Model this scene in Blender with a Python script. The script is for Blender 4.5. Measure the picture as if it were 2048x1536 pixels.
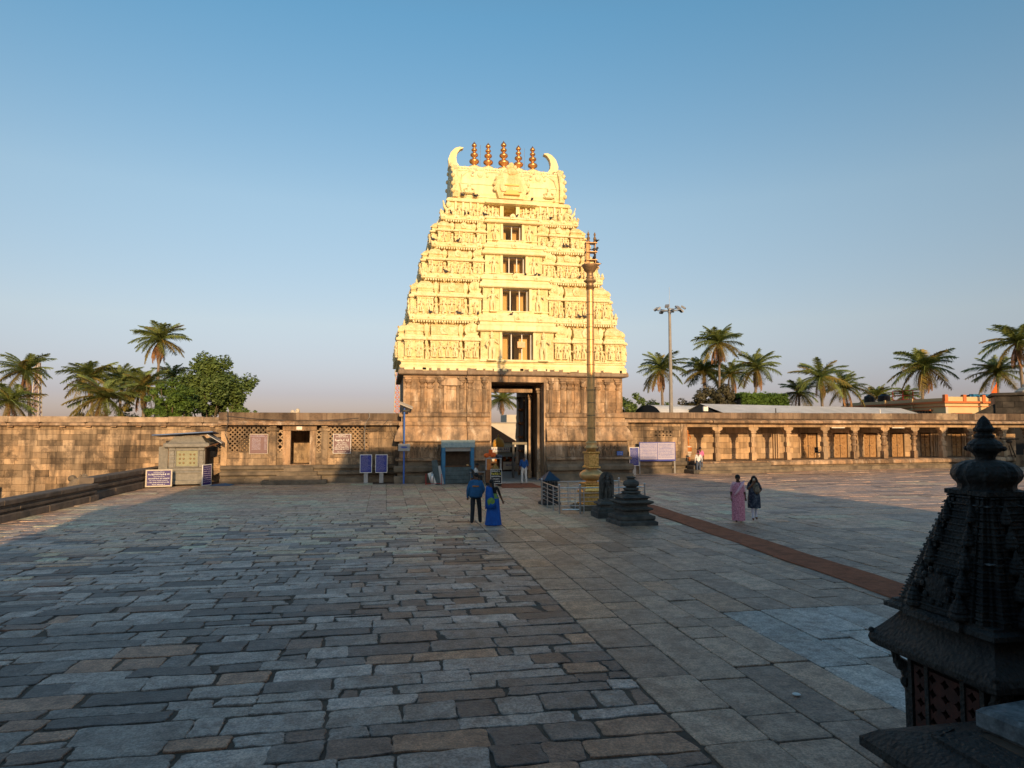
import bpy, bmesh, math, random
from mathutils import Vector, Matrix, Euler
R = math.radians
random.seed(7)
for o in list(bpy.data.objects): bpy.data.objects.remove(o, do_unlink=True)
SC = bpy.context.scene
COL = SC.collection

# ---------------------------------------------------------------- camera
cam_d = bpy.data.cameras.new('camera'); cam = bpy.data.objects.new('camera', cam_d); COL.objects.link(cam)
cam.location = (0, 0, 3.2)
cam.rotation_euler = (R(90 + 3.856), 0, R(-10.5))
cam_d.sensor_width = 36; cam_d.lens = 36 * 1365 / 2048
cam_d.clip_start = 0.05; cam_d.clip_end = 3000
SC.camera = cam

# ---------------------------------------------------------------- sky, sun, exposure
SUN_EL, SUN_AZ = 12.0, 4.5            # low sun behind the camera, a touch to its right
w = bpy.data.worlds.new('World'); SC.world = w; w.use_nodes = True
nt = w.node_tree; nt.nodes.clear()
sky = nt.nodes.new('ShaderNodeTexSky'); sky.sky_type = 'NISHITA'; sky.sun_disc = False
sky.sun_elevation = R(SUN_EL); sky.sun_rotation = R(180 - SUN_AZ)
sky.altitude = 900; sky.air_density = 1.0; sky.dust_density = 1.6; sky.ozone_density = 1.6
bg = nt.nodes.new('ShaderNodeBackground'); bg.inputs['Strength'].default_value = 0.12
wo = nt.nodes.new('ShaderNodeOutputWorld')
# hazy evening air: colour balance of the whole sky by height above the horizon, the same all round
tc = nt.nodes.new('ShaderNodeTexCoord'); sx_ = nt.nodes.new('ShaderNodeSeparateXYZ'); cr = nt.nodes.new('ShaderNodeValToRGB'); mx = nt.nodes.new('ShaderNodeMix'); mx.data_type = 'RGBA'; mx.blend_type = 'MULTIPLY'; mx.inputs[0].default_value = 1
nt.links.new(tc.outputs['Generated'], sx_.inputs[0]); nt.links.new(sx_.outputs[2], cr.inputs[0])
els = cr.color_ramp.elements
STOPS = [(0.0, (.77, .60, .76)), (.05, (.82, .65, .82)), (.148, (1.42, 1.11, .99)), (.31, (1.73, 1.58, 1.34)), (.53, (1.22, 1.76, 1.69)), (1.0, (1.15, 1.55, 1.48))]
while len(els) < len(STOPS): els.new(.5)
for e, (p, c) in zip(els, STOPS): e.position = p; e.color = (*[x / 2 for x in c], 1)
nt.links.new(sky.outputs[0], mx.inputs[6]); nt.links.new(cr.outputs[0], mx.inputs[7])
m2 = nt.nodes.new('ShaderNodeVectorMath'); m2.operation = 'SCALE'; m2.inputs['Scale'].default_value = 2.0
nt.links.new(mx.outputs[2], m2.inputs[0])
nt.links.new(m2.outputs[0], bg.inputs[0]); nt.links.new(bg.outputs[0], wo.inputs[0])
sd = bpy.data.lights.new('sun', 'SUN'); sd.energy = 5.0; sd.angle = R(0.53); sd.color = (1.0, 0.68, 0.36)
so = bpy.data.objects.new('sun', sd); COL.objects.link(so)
_dir = Vector((-math.sin(R(SUN_AZ)) * math.cos(R(SUN_EL)), math.cos(R(SUN_AZ)) * math.cos(R(SUN_EL)), -math.sin(R(SUN_EL))))
so.rotation_euler = _dir.to_track_quat('-Z', 'Y').to_euler()
so.location = (20, -60, 40)
SC.view_settings.view_transform = 'Standard'; SC.view_settings.look = 'None'
SC.view_settings.exposure = 0.0; SC.view_settings.gamma = 1.0; SC.view_settings.use_curve_mapping = False
SC.render.engine = 'CYCLES'

# ---------------------------------------------------------------- materials
MAT = {}
def lerp(a, b, t): return tuple(x + (y - x) * t for x, y in zip(a, b))
def pm(name, c1, c2=None, c3=None, scale=3.0, rough=0.85, bump=0.0, bscale=30.0, metal=0.0, rnd=0.0,
       stain=None, sscale=0.5, samt=0.55, streak=False, tint=False, spec=0.3, voro=0.0, vscale=6.0, trans=0.0, bdist=0.02, blot=None, blscale=1.4, blamt=.6, lime=None, speck=0.0):
    """procedural material: two-colour noise, broad third tone, stains, per-object variation, relief"""
    m = bpy.data.materials.new(name); m.use_nodes = True; n = m.node_tree.nodes; L = m.node_tree.links
    b = n['Principled BSDF']; b.inputs['Roughness'].default_value = rough; b.inputs['Metallic'].default_value = metal
    b.inputs['Specular IOR Level'].default_value = spec
    geo = n.new('ShaderNodeNewGeometry'); pos = geo.outputs['Position']
    def noise(s, d=5.0, r=0.6, vec=pos):
        x = n.new('ShaderNodeTexNoise'); x.inputs['Scale'].default_value = s; x.inputs['Detail'].default_value = d
        x.inputs['Roughness'].default_value = r; L.new(vec, x.inputs['Vector']); return x.outputs[0]
    def ramp(f, p0, p1, a=(0, 0, 0, 1), c=(1, 1, 1, 1)):
        x = n.new('ShaderNodeValToRGB'); e = x.color_ramp.elements
        e[0].position = p0; e[1].position = p1; e[0].color = a; e[1].color = c; L.new(f, x.inputs[0]); return x.outputs[0]
    def mix(f, a, c, mode='MIX'):
        x = n.new('ShaderNodeMix'); x.data_type = 'RGBA'; x.blend_type = mode
        if isinstance(f, float): x.inputs[0].default_value = f
        else: L.new(f, x.inputs[0])
        for s, i in ((a, 6), (c, 7)):
            if isinstance(s, tuple): x.inputs[i].default_value = (*s[:3], 1)
            else: L.new(s, x.inputs[i])
        return x.outputs[2]
    col = c1
    if c2: col = mix(ramp(noise(scale), 0.36, 0.64), c1, c2)
    if c3: col = mix(ramp(noise(scale * 0.23, 3), 0.45, 0.62), col, c3)
    if stain:
        v = pos
        if streak:
            mp = n.new('ShaderNodeMapping'); mp.inputs['Scale'].default_value = (2.2, 2.2, 0.25); L.new(pos, mp.inputs[0]); v = mp.outputs[0]
        f = ramp(noise(sscale, 6, 0.65, v), 0.44, 0.64)
        mu = n.new('ShaderNodeMath'); mu.operation = 'MULTIPLY'; mu.inputs[1].default_value = samt; L.new(f, mu.inputs[0])
        col = mix(mu.outputs[0], col, stain)
    if lime:
        mp2 = n.new('ShaderNodeMapping'); mp2.inputs['Scale'].default_value = (2.6, 2.6, 0.8); mp2.inputs['Location'].default_value = (7, 3, 1); L.new(pos, mp2.inputs[0])
        f2 = ramp(noise(0.8, 7, 0.7, mp2.outputs[0]), 0.54, 0.66); mu2 = n.new('ShaderNodeMath'); mu2.operation = 'MULTIPLY'; mu2.inputs[1].default_value = .75; L.new(f2, mu2.inputs[0]); col = mix(mu2.outputs[0], col, lime)
    if blot:
        f3 = ramp(noise(blscale, 8, 0.72), 0.50, 0.58); mu3 = n.new('ShaderNodeMath'); mu3.operation = 'MULTIPLY'; mu3.inputs[1].default_value = blamt; L.new(f3, mu3.inputs[0]); col = mix(mu3.outputs[0], col, blot)
    if speck:
        f4 = ramp(noise(34, 4, 0.75), 0.40, 0.58, (1 - speck,) * 3 + (1,), (1 + speck * .35,) * 3 + (1,)); col = mix(1.0, col, f4, 'MULTIPLY')
        f5 = ramp(noise(7, 7, 0.75), 0.40, 0.54, (1 - speck * .8,) * 3 + (1,), (1, 1, 1, 1)); col = mix(1.0, col, f5, 'MULTIPLY')
    if rnd or tint:
        if tint:
            a = n.new('ShaderNodeAttribute'); a.attribute_name = 'tint'; src = a.outputs['Color']
            col = mix(1.0, src, col, 'MULTIPLY') if not isinstance(col, tuple) else mix(1.0, src, col, 'MULTIPLY')
        if rnd:
            oi = n.new('ShaderNodeObjectInfo'); mr = n.new('ShaderNodeMapRange')
            mr.inputs[3].default_value = 1 - rnd; mr.inputs[4].default_value = 1 + rnd; L.new(oi.outputs['Random'], mr.inputs[0])
            cc = n.new('ShaderNodeCombineColor'); 
            for i in range(3): L.new(mr.outputs[0], cc.inputs[i])
            col = mix(1.0, col, cc.outputs[0], 'MULTIPLY')
    if isinstance(col, tuple): b.inputs['Base Color'].default_value = (*col[:3], 1)
    else: L.new(col, b.inputs['Base Color'])
    if bump:
        bp = n.new('ShaderNodeBump'); bp.inputs['Strength'].default_value = bump; bp.inputs['Distance'].default_value = bdist
        h = noise(bscale, 6, 0.65)
        if voro:
            vo = n.new('ShaderNodeTexVoronoi'); vo.inputs['Scale'].default_value = vscale; vo.feature = 'SMOOTH_F1'; L.new(pos, vo.inputs['Vector'])
            ad = n.new('ShaderNodeMath'); ad.operation = 'MULTIPLY_ADD'; L.new(vo.outputs[0], ad.inputs[0]); ad.inputs[1].default_value = -voro
            L.new(h, ad.inputs[2]); h = ad.outputs[0]
        L.new(h, bp.inputs['Height']); L.new(bp.outputs[0], b.inputs['Normal'])
    if trans:
        out = n['Material Output']; tr = n.new('ShaderNodeBsdfTranslucent'); ms = n.new('ShaderNodeMixShader'); ms.inputs[0].default_value = trans
        if isinstance(col, tuple): tr.inputs[0].default_value = (*col[:3], 1)
        else: L.new(col, tr.inputs[0])
        L.new(b.outputs[0], ms.inputs[1]); L.new(tr.outputs[0], ms.inputs[2]); L.new(ms.outputs[0], out.inputs[0])
    MAT[name] = m
    return m
pm('cream', (0.82, 0.72, 0.43), (0.80, 0.66, 0.35), scale=1.2, rough=0.6, bump=0.75, bscale=7, voro=1.0, vscale=5.5, bdist=0.07, stain=(0.62, 0.44, 0.17), sscale=1.1, samt=0.6, streak=True, blot=(.60,.42,.16), blscale=3.2, blamt=.45)
pm('cream_plain', (0.82, 0.73, 0.45), (0.81, 0.68, 0.38), scale=1.0, rough=0.6, bump=0.25, bscale=9, stain=(0.62, 0.46, 0.2), sscale=1.2, samt=0.45, streak=True)
pm('inner_yellow', (0.80, 0.52, 0.16), rough=0.6)
pm('stone', (0.42, 0.255, 0.14), (0.26, 0.165, 0.095), (0.47, 0.32, 0.20), scale=2.0, bump=0.9, bscale=10, bdist=.04, stain=(0.09, 0.068, 0.05), sscale=1.0, samt=0.8, streak=True, rnd=0.25, lime=(0.60, 0.46, 0.33), blot=(.12,.085,.06), blscale=1.7, blamt=.45)
pm('stone_wall', (0.46, 0.305, 0.175), (0.26, 0.18, 0.112), (0.37, 0.27, 0.175), scale=1.6, bump=0.9, bscale=9, bdist=.04, stain=(0.07, 0.052, 0.038), sscale=0.8, samt=0.88, streak=True, rnd=0.45, blot=(0.085, 0.062, 0.044), blscale=1.3, blamt=.62)
pm('gallery_wall', (0.49, 0.325, 0.185), (0.36, 0.24, 0.14), (0.42, 0.30, 0.19), scale=1.8, bump=0.8, bscale=10, bdist=.03, stain=(0.12, 0.085, 0.06), sscale=1.0, samt=0.55, streak=True, rnd=0.3)
pm('stone_cornice', (0.25, 0.175, 0.12), (0.18, 0.13, 0.09), scale=3, bump=0.5, bscale=14, stain=(0.35, 0.27, 0.19), sscale=1.2, samt=0.6, streak=True, rnd=0.1)
pm('parapet', (0.15, 0.10, 0.068), (0.085, 0.06, 0.043), scale=2.5, bump=0.7, bscale=12, stain=(0.30, 0.22, 0.15), sscale=1.3, samt=0.5, streak=True, rnd=0.4)
pm('parapet_pale', (0.42, 0.31, 0.21), (0.28, 0.20, 0.135), scale=2.5, bump=0.7, bscale=12, stain=(0.09, 0.07, 0.05), sscale=1.5, samt=0.7, rnd=0.3)
pm('plinth_stone', (0.22, 0.17, 0.12), (0.15, 0.12, 0.085), scale=2, bump=0.55, bscale=16, stain=(0.06, 0.05, 0.04), sscale=0.9, samt=0.75, rnd=0.15)
pm('kerb_stone', (0.20, 0.155, 0.12), (0.13, 0.105, 0.085), scale=2.5, bump=0.5, bscale=18, stain=(0.05, 0.045, 0.04), sscale=0.9, samt=0.6)
pm('soapstone', (0.026, 0.027, 0.026), (0.042, 0.042, 0.040), (0.018, 0.019, 0.02), scale=4, rough=0.6, bump=1.0, bscale=26, stain=(0.075, 0.07, 0.062), sscale=2.6, samt=0.5, bdist=0.03, voro=.8, vscale=30)
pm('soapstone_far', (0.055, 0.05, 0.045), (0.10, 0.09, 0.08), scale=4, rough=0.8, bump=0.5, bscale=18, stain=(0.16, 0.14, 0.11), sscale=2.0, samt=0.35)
pm('red_lattice', (0.085, 0.03, 0.022), (0.045, 0.022, 0.018), scale=9, rough=0.8, bump=0.4, bscale=30, bdist=0.01)
pm('slab', (1.0, 1.0, 1.0), (0.72, 0.72, 0.73), (.90, .86, .82), scale=5.0, rough=0.52, bump=.8, bscale=16, bdist=0.02, tint=True, stain=(0.42, 0.38, 0.35), sscale=1.7, samt=0.65, spec=0.5, speck=.42, blot=(.48,.44,.42), blscale=3.4, blamt=.5)
pm('ground', (0.15, 0.10, 0.07), (0.085, 0.06, 0.045), scale=3, bump=0.6, bscale=25)
pm('earth', (0.20, 0.15, 0.10), (0.12, 0.10, 0.06), scale=0.2, bump=0.3, bscale=3)
pm('coir', (0.44, 0.15, 0.075), (0.30, 0.10, 0.05), scale=40, rough=0.95, bump=0.7, bscale=90, stain=(0.08, 0.035, 0.02), sscale=3, samt=0.5)
pm('gold', (0.82, 0.47, 0.19), (0.60, 0.34, 0.13), scale=6, rough=0.42, metal=0.6, bump=0.25, bscale=18)
pm('gold_relief', (0.86, 0.55, 0.20), (0.5, 0.29, 0.08), scale=14, rough=0.4, metal=1.0, bump=0.8, bscale=26)
pm('bronze', (0.42, 0.27, 0.14), (0.28, 0.17, 0.09), scale=8, rough=0.5, metal=0.6)
pm('copper', (0.74, 0.38, 0.15), (0.58, 0.28, 0.10), scale=4, rough=0.34, metal=0.85, bump=0.1, bscale=8)
pm('steel', (0.55, 0.55, 0.56), (0.45, 0.45, 0.46), scale=6, rough=0.3, metal=1.0)
pm('dark_iron', (0.035, 0.036, 0.04), (0.06, 0.06, 0.06), scale=8, rough=0.6)
pm('galvanised', (0.36, 0.37, 0.38), (0.28, 0.29, 0.30), scale=3, rough=0.5, metal=0.4, rnd=0.05)
pm('sheet_white', (0.62, 0.62, 0.62), (0.50, 0.50, 0.50), scale=0.6, rough=0.55)
pm('blue_paint', (0.03, 0.18, 0.34), (0.04, 0.13, 0.25), scale=6, rough=0.55, bump=0.2, bscale=20)
pm('blue_pole', (0.05, 0.13, 0.42), rough=0.5)
pm('blue_sheet', (0.07, 0.13, 0.27), (0.06, 0.10, 0.20), scale=3, rough=0.45, metal=0.2)
pm('teal_panel', (0.10, 0.135, 0.145), (0.06, 0.085, 0.095), scale=5, rough=0.7, bump=0.3, bscale=15, stain=(0.06, 0.07, 0.07), sscale=3, samt=0.6)
pm('pale_blue_board', (0.33, 0.40, 0.40), (0.22, 0.30, 0.31), scale=5, rough=0.7)
pm('dark_blue_roof', (0.02, 0.06, 0.11), (0.025, 0.05, 0.09), scale=4, rough=0.5)
pm('sign_blue', (0.035, 0.05, 0.27), (0.05, 0.06, 0.24), scale=3, rough=0.45)
pm('sign_purple', (0.03, 0.015, 0.13), rough=0.5)
pm('sign_maroon', (0.17, 0.095, 0.10), (0.20, 0.115, 0.11), scale=3, rough=0.5)
pm('sign_lilac', (0.42, 0.38, 0.46), (0.36, 0.33, 0.44), scale=2, rough=0.5)
pm('sign_black', (0.012, 0.013, 0.018), rough=0.5)
pm('white_paint', (0.72, 0.70, 0.66), rough=0.55)
pm('lettering_yellow', (0.75, 0.62, 0.08), rough=0.6)
pm('print_blue', (0.06, 0.10, 0.36), rough=0.6)
pm('kiosk_stone', (0.26, 0.245, 0.215), (0.19, 0.18, 0.16), scale=5, rough=0.75, bump=0.4, bscale=18)
pm('kiosk_panel', (0.30, 0.29, 0.18), (0.25, 0.25, 0.16), scale=5, rough=0.7, bump=0.2, bscale=15)
pm('wood_door', (0.40, 0.235, 0.105), (0.31, 0.175, 0.075), scale=5, rough=0.65, bump=0.3, bscale=18, stain=(0.16, 0.08, 0.03), sscale=1.5, samt=0.4)
pm('dark_wood', (0.045, 0.028, 0.018), (0.07, 0.045, 0.028), scale=5, rough=0.75, bump=0.3, bscale=20)
pm('brown_wood', (0.16, 0.075, 0.035), (0.11, 0.05, 0.025), scale=6, rough=0.7)
pm('cement', (0.30, 0.28, 0.26), (0.24, 0.225, 0.21), scale=2, bump=0.2, bscale=10)
pm('house_cream', (0.60, 0.46, 0.25), (0.54, 0.41, 0.22), scale=0.5, rough=0.8)
pm('house_grey', (0.27, 0.235, 0.17), (0.23, 0.20, 0.15), scale=0.5, rough=0.85)
pm('house_trim', (0.52, 0.15, 0.05), rough=0.75)
pm('house_white', (0.56, 0.49, 0.39), (0.48, 0.42, 0.34), scale=0.6, rough=0.8)
pm('window_dark', (0.02, 0.025, 0.03), rough=0.25, spec=0.5)
pm('tank_black', (0.015, 0.015, 0.016), rough=0.5)
pm('red_pipe', (0.32, 0.03, 0.025), rough=0.5)
pm('blue_tarp', (0.02, 0.19, 0.40), rough=0.6)
pm('shaded_stone_house', (0.04, 0.034, 0.028), (0.022, 0.02, 0.018), scale=1.2, bump=0.5, bscale=6, stain=(0.10, 0.085, 0.07), sscale=0.8, samt=0.5, rnd=0.3)  # dark stone, made darker still: the building's shade is put into this colour
pm('orange_cloth', (0.75, 0.14, 0.025), (0.62, 0.10, 0.02), scale=6, rough=0.8)
pm('yellow_dome', (0.72, 0.37, 0.06), rough=0.6)
pm('palm_leaf', (0.18, 0.215, 0.06), (0.12, 0.16, 0.045), scale=0.8, rough=0.45, rnd=0.35, trans=0.2)
pm('palm_leaf_yellow', (0.27, 0.20, 0.05), (0.18, 0.16, 0.045), scale=0.8, rough=0.6, rnd=0.3, trans=0.15)
pm('palm_dead', (0.30, 0.16, 0.075), (0.20, 0.11, 0.055), scale=1.2, rough=0.8, rnd=0.25)
pm('palm_trunk', (0.23, 0.18, 0.13), (0.15, 0.12, 0.09), scale=2.5, rough=0.9, bump=0.5, bscale=6)
pm('leaf_mid', (0.13, 0.185, 0.045), (0.085, 0.13, 0.035), scale=0.5, rough=0.55, trans=0.18)
pm('leaf_bright', (0.11, 0.18, 0.03), (0.08, 0.135, 0.025), scale=0.6, rough=0.55, trans=0.2)
pm('leaf_dry', (0.10, 0.085, 0.045), (0.06, 0.06, 0.03), scale=0.6, rough=0.7, trans=0.1)
pm('bark', (0.16, 0.12, 0.085), (0.10, 0.075, 0.055), scale=3, rough=0.9)
pm('bird_grey', (0.07, 0.07, 0.08), (0.03, 0.03, 0.035), scale=20, rough=0.8)
pm('skin', (0.20, 0.095, 0.052), rough=0.55)
pm('skin_dark', (0.13, 0.060, 0.035), rough=0.55)
pm('hair', (0.010, 0.009, 0.009), rough=0.5)
pm('eye', (0.02, 0.015, 0.012), rough=0.3)
pm('jacket_blue', (0.028, 0.12, 0.27), (0.022, 0.095, 0.21), scale=7, rough=0.75, bump=0.5, bscale=10, bdist=0.03)
pm('tshirt_blue', (0.012, 0.075, 0.26), (0.01, 0.06, 0.2), scale=8, rough=0.8, bump=0.3, bscale=10)
pm('sari_blue', (0.008, 0.095, 0.40), (0.006, 0.07, 0.31), scale=8, rough=0.6, bump=0.4, bscale=12)
pm('sari_green', (0.24, 0.34, 0.02), (0.08, 0.20, 0.10), scale=9, rough=0.6)
pm('black_cloth', (0.012, 0.011, 0.012), rough=0.8)
pm('trousers_dark', (0.022, 0.022, 0.026), (0.03, 0.03, 0.032), scale=8, rough=0.85, bump=0.4, bscale=10)
pm('trousers_white', (0.60, 0.57, 0.53), (0.5, 0.48, 0.45), scale=8, rough=0.8, bump=0.3, bscale=10)
pm('sari_pink', (0.78, 0.33, 0.40), (0.46, 0.14, 0.20), scale=26, rough=0.75, bump=0.3, bscale=12)
pm('sari_pink_pale', (0.85, 0.52, 0.58), (0.72, 0.38, 0.45), scale=18, rough=0.75)
pm('kurta_dark', (0.010, 0.016, 0.036), (0.022, 0.028, 0.05), scale=9, rough=0.8, stain=(0.30, 0.32, 0.36), sscale=11, samt=0.35)
pm('scarf', (0.03, 0.026, 0.024), (0.30, 0.24, 0.17), scale=9, rough=0.85)
pm('legging_white', (0.66, 0.62, 0.70), rough=0.8)
pm('shirt_white', (0.70, 0.68, 0.66), (0.6, 0.58, 0.57), scale=6, rough=0.8)
pm('shirt_pink', (0.66, 0.18, 0.38), (0.5, 0.12, 0.28), scale=9, rough=0.8)
pm('jeans', (0.08, 0.11, 0.17), (0.05, 0.07, 0.12), scale=9, rough=0.85)
pm('statue_red', (0.36, 0.09, 0.025), (0.5, 0.2, 0.04), scale=7, rough=0.5)
pm('sandal', (0.10, 0.045, 0.03), rough=0.7)
pm('rubber', (0.02, 0.02, 0.02), rough=0.7)
pm('peanut', (0.45, 0.26, 0.09), (0.30, 0.16, 0.05), scale=25, rough=0.9, bump=0.5, bscale=40)
pm('granite', (0.26, 0.28, 0.29), (0.16, 0.18, 0.19), scale=12, rough=0.8, bump=0.6, bscale=30, stain=(0.05, 0.055, 0.06), sscale=8, samt=0.7, bdist=0.01)
def glassmat():
    m = bpy.data.materials.new('glass'); m.use_nodes = True; b = m.node_tree.nodes['Principled BSDF']
    b.inputs['Base Color'].default_value = (0.85, 0.9, 0.9, 1); b.inputs['Roughness'].default_value = 0.05
    b.inputs['Transmission Weight'].default_value = 1.0; b.inputs['IOR'].default_value = 1.05; MAT['glass'] = m
glassmat()

# ---------------------------------------------------------------- mesh helpers
class MB:
    def __init__(s): s.v = []; s.f = []; s.m = []; s.t = None
    def add(s, vs, fs, mi=0):
        o = len(s.v); s.v.extend([tuple(v) for v in vs]); s.f.extend([tuple(i + o for i in f) for f in fs]); s.m.extend([mi] * len(fs)); return s
    def bx(s, x0, x1, y0, y1, z0, z1, mi=0):
        return s.add([(x0, y0, z0), (x1, y0, z0), (x1, y1, z0), (x0, y1, z0), (x0, y0, z1), (x1, y0, z1), (x1, y1, z1), (x0, y1, z1)],
                     [(0, 3, 2, 1), (4, 5, 6, 7), (0, 1, 5, 4), (1, 2, 6, 5), (2, 3, 7, 6), (3, 0, 4, 7)], mi)
    def cb(s, x0, x1, y0, y1, z0, z1, c=0.02, mi=0):
        """box with chamfered edges along its outline"""
        pr = [(-c, z0), (0, z0 + c), (0, z1 - c), (-c, z1)]
        return s.rl(x0, x1, y0, y1, pr, mi)
    def loft(s, rings, cap=True, mi=0, close=True):
        n = len(rings[0]); vs = [p for r in rings for p in r]; fs = []
        for k in range(len(rings) - 1):
            for i in range(n if close else n - 1):
                j = (i + 1) % n; fs.append((k * n + i, k * n + j, (k + 1) * n + j, (k + 1) * n + i))
        if cap: fs.append(tuple(range(n - 1, -1, -1))); fs.append(tuple((len(rings) - 1) * n + i for i in range(n)))
        return s.add(vs, fs, mi)
    def rl(s, x0, x1, y0, y1, prof, mi=0):
        """rectangle loft: profile of (outward offset, z)"""
        return s.loft([[(x0 - o, y0 - o, z), (x1 + o, y0 - o, z), (x1 + o, y1 + o, z), (x0 - o, y1 + o, z)] for o, z in prof], True, mi)
    def lathe(s, prof, cx=0, cy=0, n=12, mi=0, sx=1, sy=1, ph=0):
        return s.loft([[(cx + r * sx * math.cos(2 * math.pi * i / n + ph), cy + r * sy * math.sin(2 * math.pi * i / n + ph), z) for i in range(n)] for r, z in prof], True, mi)
    def tube(s, pts, r, n=6, mi=0):
        pts = [Vector(p) for p in pts]; rr = r if isinstance(r, (list, tuple)) else [r] * len(pts); rings = []
        for i, p in enumerate(pts):
            d = (pts[min(i + 1, len(pts) - 1)] - pts[max(i - 1, 0)])
            if d.length < 1e-9: d = Vector((0, 0, 1))
            d.normalize(); a = d.cross(Vector((0, 0, 1)) if abs(d.z) < 0.95 else Vector((1, 0, 0))).normalized(); b = d.cross(a)
            rings.append([tuple(p + a * (rr[i] * math.cos(2 * math.pi * k / n)) + b * (rr[i] * math.sin(2 * math.pi * k / n))) for k in range(n)])
        return s.loft(rings, True, mi)
    def ell(s, c, r, nu=8, nv=5, mi=0, rot=None):
        M = rot.to_matrix() if rot else None; rings = []
        for k in range(nv + 1):
            t = math.pi * k / nv; q = max(math.sin(t), 0.03); ring = []
            for i in range(nu):
                a = 2 * math.pi * i / nu; p = Vector((r[0] * q * math.cos(a), r[1] * q * math.sin(a), -r[2] * math.cos(t)))
                if M: p = M @ p
                ring.append((c[0] + p.x, c[1] + p.y, c[2] + p.z))
            rings.append(ring)
        return s.loft(rings, True, mi)
    def prism(s, poly, a0, a1, axis='y', mi=0):
        """extrude a 2-D outline: axis y -> outline in (x,z); x -> (y,z); z -> (x,y)"""
        def P(p, a): return {'y': (p[0], a, p[1]), 'x': (a, p[0], p[1]), 'z': (p[0], p[1], a)}[axis]
        return s.loft([[P(p, a0) for p in poly], [P(p, a1) for p in poly]], True, mi)
    def bar(s, p, q, wx, wy=None, mi=0):
        """square bar from p to q"""
        p = Vector(p); q = Vector(q); d = (q - p).normalized(); wy = wy or wx
        a = d.cross(Vector((0, 0, 1)) if abs(d.z) < 0.95 else Vector((0, 1, 0))).normalized(); b = d.cross(a)
        return s.loft([[tuple(c + a * (wx * i) + b * (wy * j)) for i, j in ((-.5, -.5), (.5, -.5), (.5, .5), (-.5, .5))] for c in (p, q)], True, mi)
    def mesh(s, name='mesh', smooth=False):
        me = bpy.data.meshes.new(name); me.from_pydata(s.v, [], s.f); 
        bm = bmesh.new(); bm.from_mesh(me); bmesh.ops.recalc_face_normals(bm, faces=bm.faces); bm.to_mesh(me); bm.free()
        if any(s.m): me.polygons.foreach_set('material_index', s.m)
        if smooth: me.polygons.foreach_set('use_smooth', [True] * len(me.polygons))
        return me
    def build(s, name, mat, parent=None, loc=(0, 0, 0), rz=0, smooth=False, **k):
        me = s.mesh(name, smooth)
        for x in (mat if isinstance(mat, (list, tuple)) else [mat]): me.materials.append(MAT[x])
        return inst(name, me, parent, loc, rz, **k)
def inst(name, me, parent=None, loc=(0, 0, 0), rz=0, scale=None, rot=None, **k):
    o = bpy.data.objects.new(name, me); COL.objects.link(o); o.location = loc
    o.rotation_euler = rot if rot else (0, 0, rz)
    if scale is not None: o.scale = scale if isinstance(scale, (tuple, list)) else (scale,) * 3
    if parent: o.parent = parent
    for a, b in k.items():
        if b is not None: o[a] = b
    return o
def M_(mb, mat, smooth=False, name='mesh'):
    me = mb.mesh(name, smooth)
    for x in (mat if isinstance(mat, (list, tuple)) else [mat]): me.materials.append(MAT[x])
    return me
def thing(name, label, category, loc=(0, 0, 0), rz=0, group=None, **k):
    o = bpy.data.objects.new(name, None); COL.objects.link(o); o.location = loc; o.rotation_euler = (0, 0, rz)
    o.empty_display_size = 0.3; o['label'] = label; o['category'] = category
    if group: o['group'] = group
    return o
def tag(o, label, category, group=None):
    o['label'] = label; o['category'] = category
    if group: o['group'] = group
    return o
def structure(o): o['kind'] = 'structure'; return o
def stuff(o): o['kind'] = 'stuff'; return o
def stones(parent, name, mat, x0, x1, y, zs, wmin, wmax, depth=0.25, jit=0.02, gap=0.004, skip=None, rng=None):
    """courses of separate blocks facing -y in parent's frame"""
    rg = rng or random
    for k in range(len(zs) - 1):
        z0, z1 = zs[k], zs[k + 1]; x = x0 - rg.uniform(0, wmin * .5)
        while x < x1:
            xe = min(x + rg.uniform(wmin, wmax), x1)
            if x1 - xe < wmin * 0.4: xe = x1
            xs = max(x, x0)
            if xe - xs > 0.08 and not (skip and skip(xs, xe, z0, z1)):
                mb = MB(); d = rg.uniform(-jit, jit)
                mb.cb(xs + gap, xe - gap, y - d, y + depth, z0 + gap, z1 - gap, 0.009)
                mb.build(name, mat, parent)
            x = xe
# ================================================================ SETTING
mb = MB(); Z0 = -0.05; SX0, SX1, SY0, SY1, SZ = -60, -13.35, 8, 46.2, -1.3      # sunken yard behind the kerb wall
for a, c, d, e in ((-900, 900, -300, SY0), (-900, 900, SY1, 1500), (-900, SX0, SY0, SY1), (SX1, 900, SY0, SY1)): mb.add([(a, d, Z0), (c, d, Z0), (c, e, Z0), (a, e, Z0)], [(0, 1, 2, 3)])
mb.add([(SX0, SY0, SZ), (SX1, SY0, SZ), (SX1, SY1, SZ), (SX0, SY1, SZ), (SX0, SY0, Z0), (SX1, SY0, Z0), (SX1, SY1, Z0), (SX0, SY1, Z0)], [(0, 1, 2, 3), (0, 1, 5, 4), (1, 2, 6, 5), (2, 3, 7, 6), (3, 0, 4, 7)])
structure(mb.build('ground', 'earth'))
mb = MB(); mb.add([(-13.3, -8, -0.018), (62, -8, -0.018), (62, 54, -0.018), (-13.3, 54, -0.018)], [(0, 1, 2, 3)])
court = structure(mb.build('courtyard', 'ground'))

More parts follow.
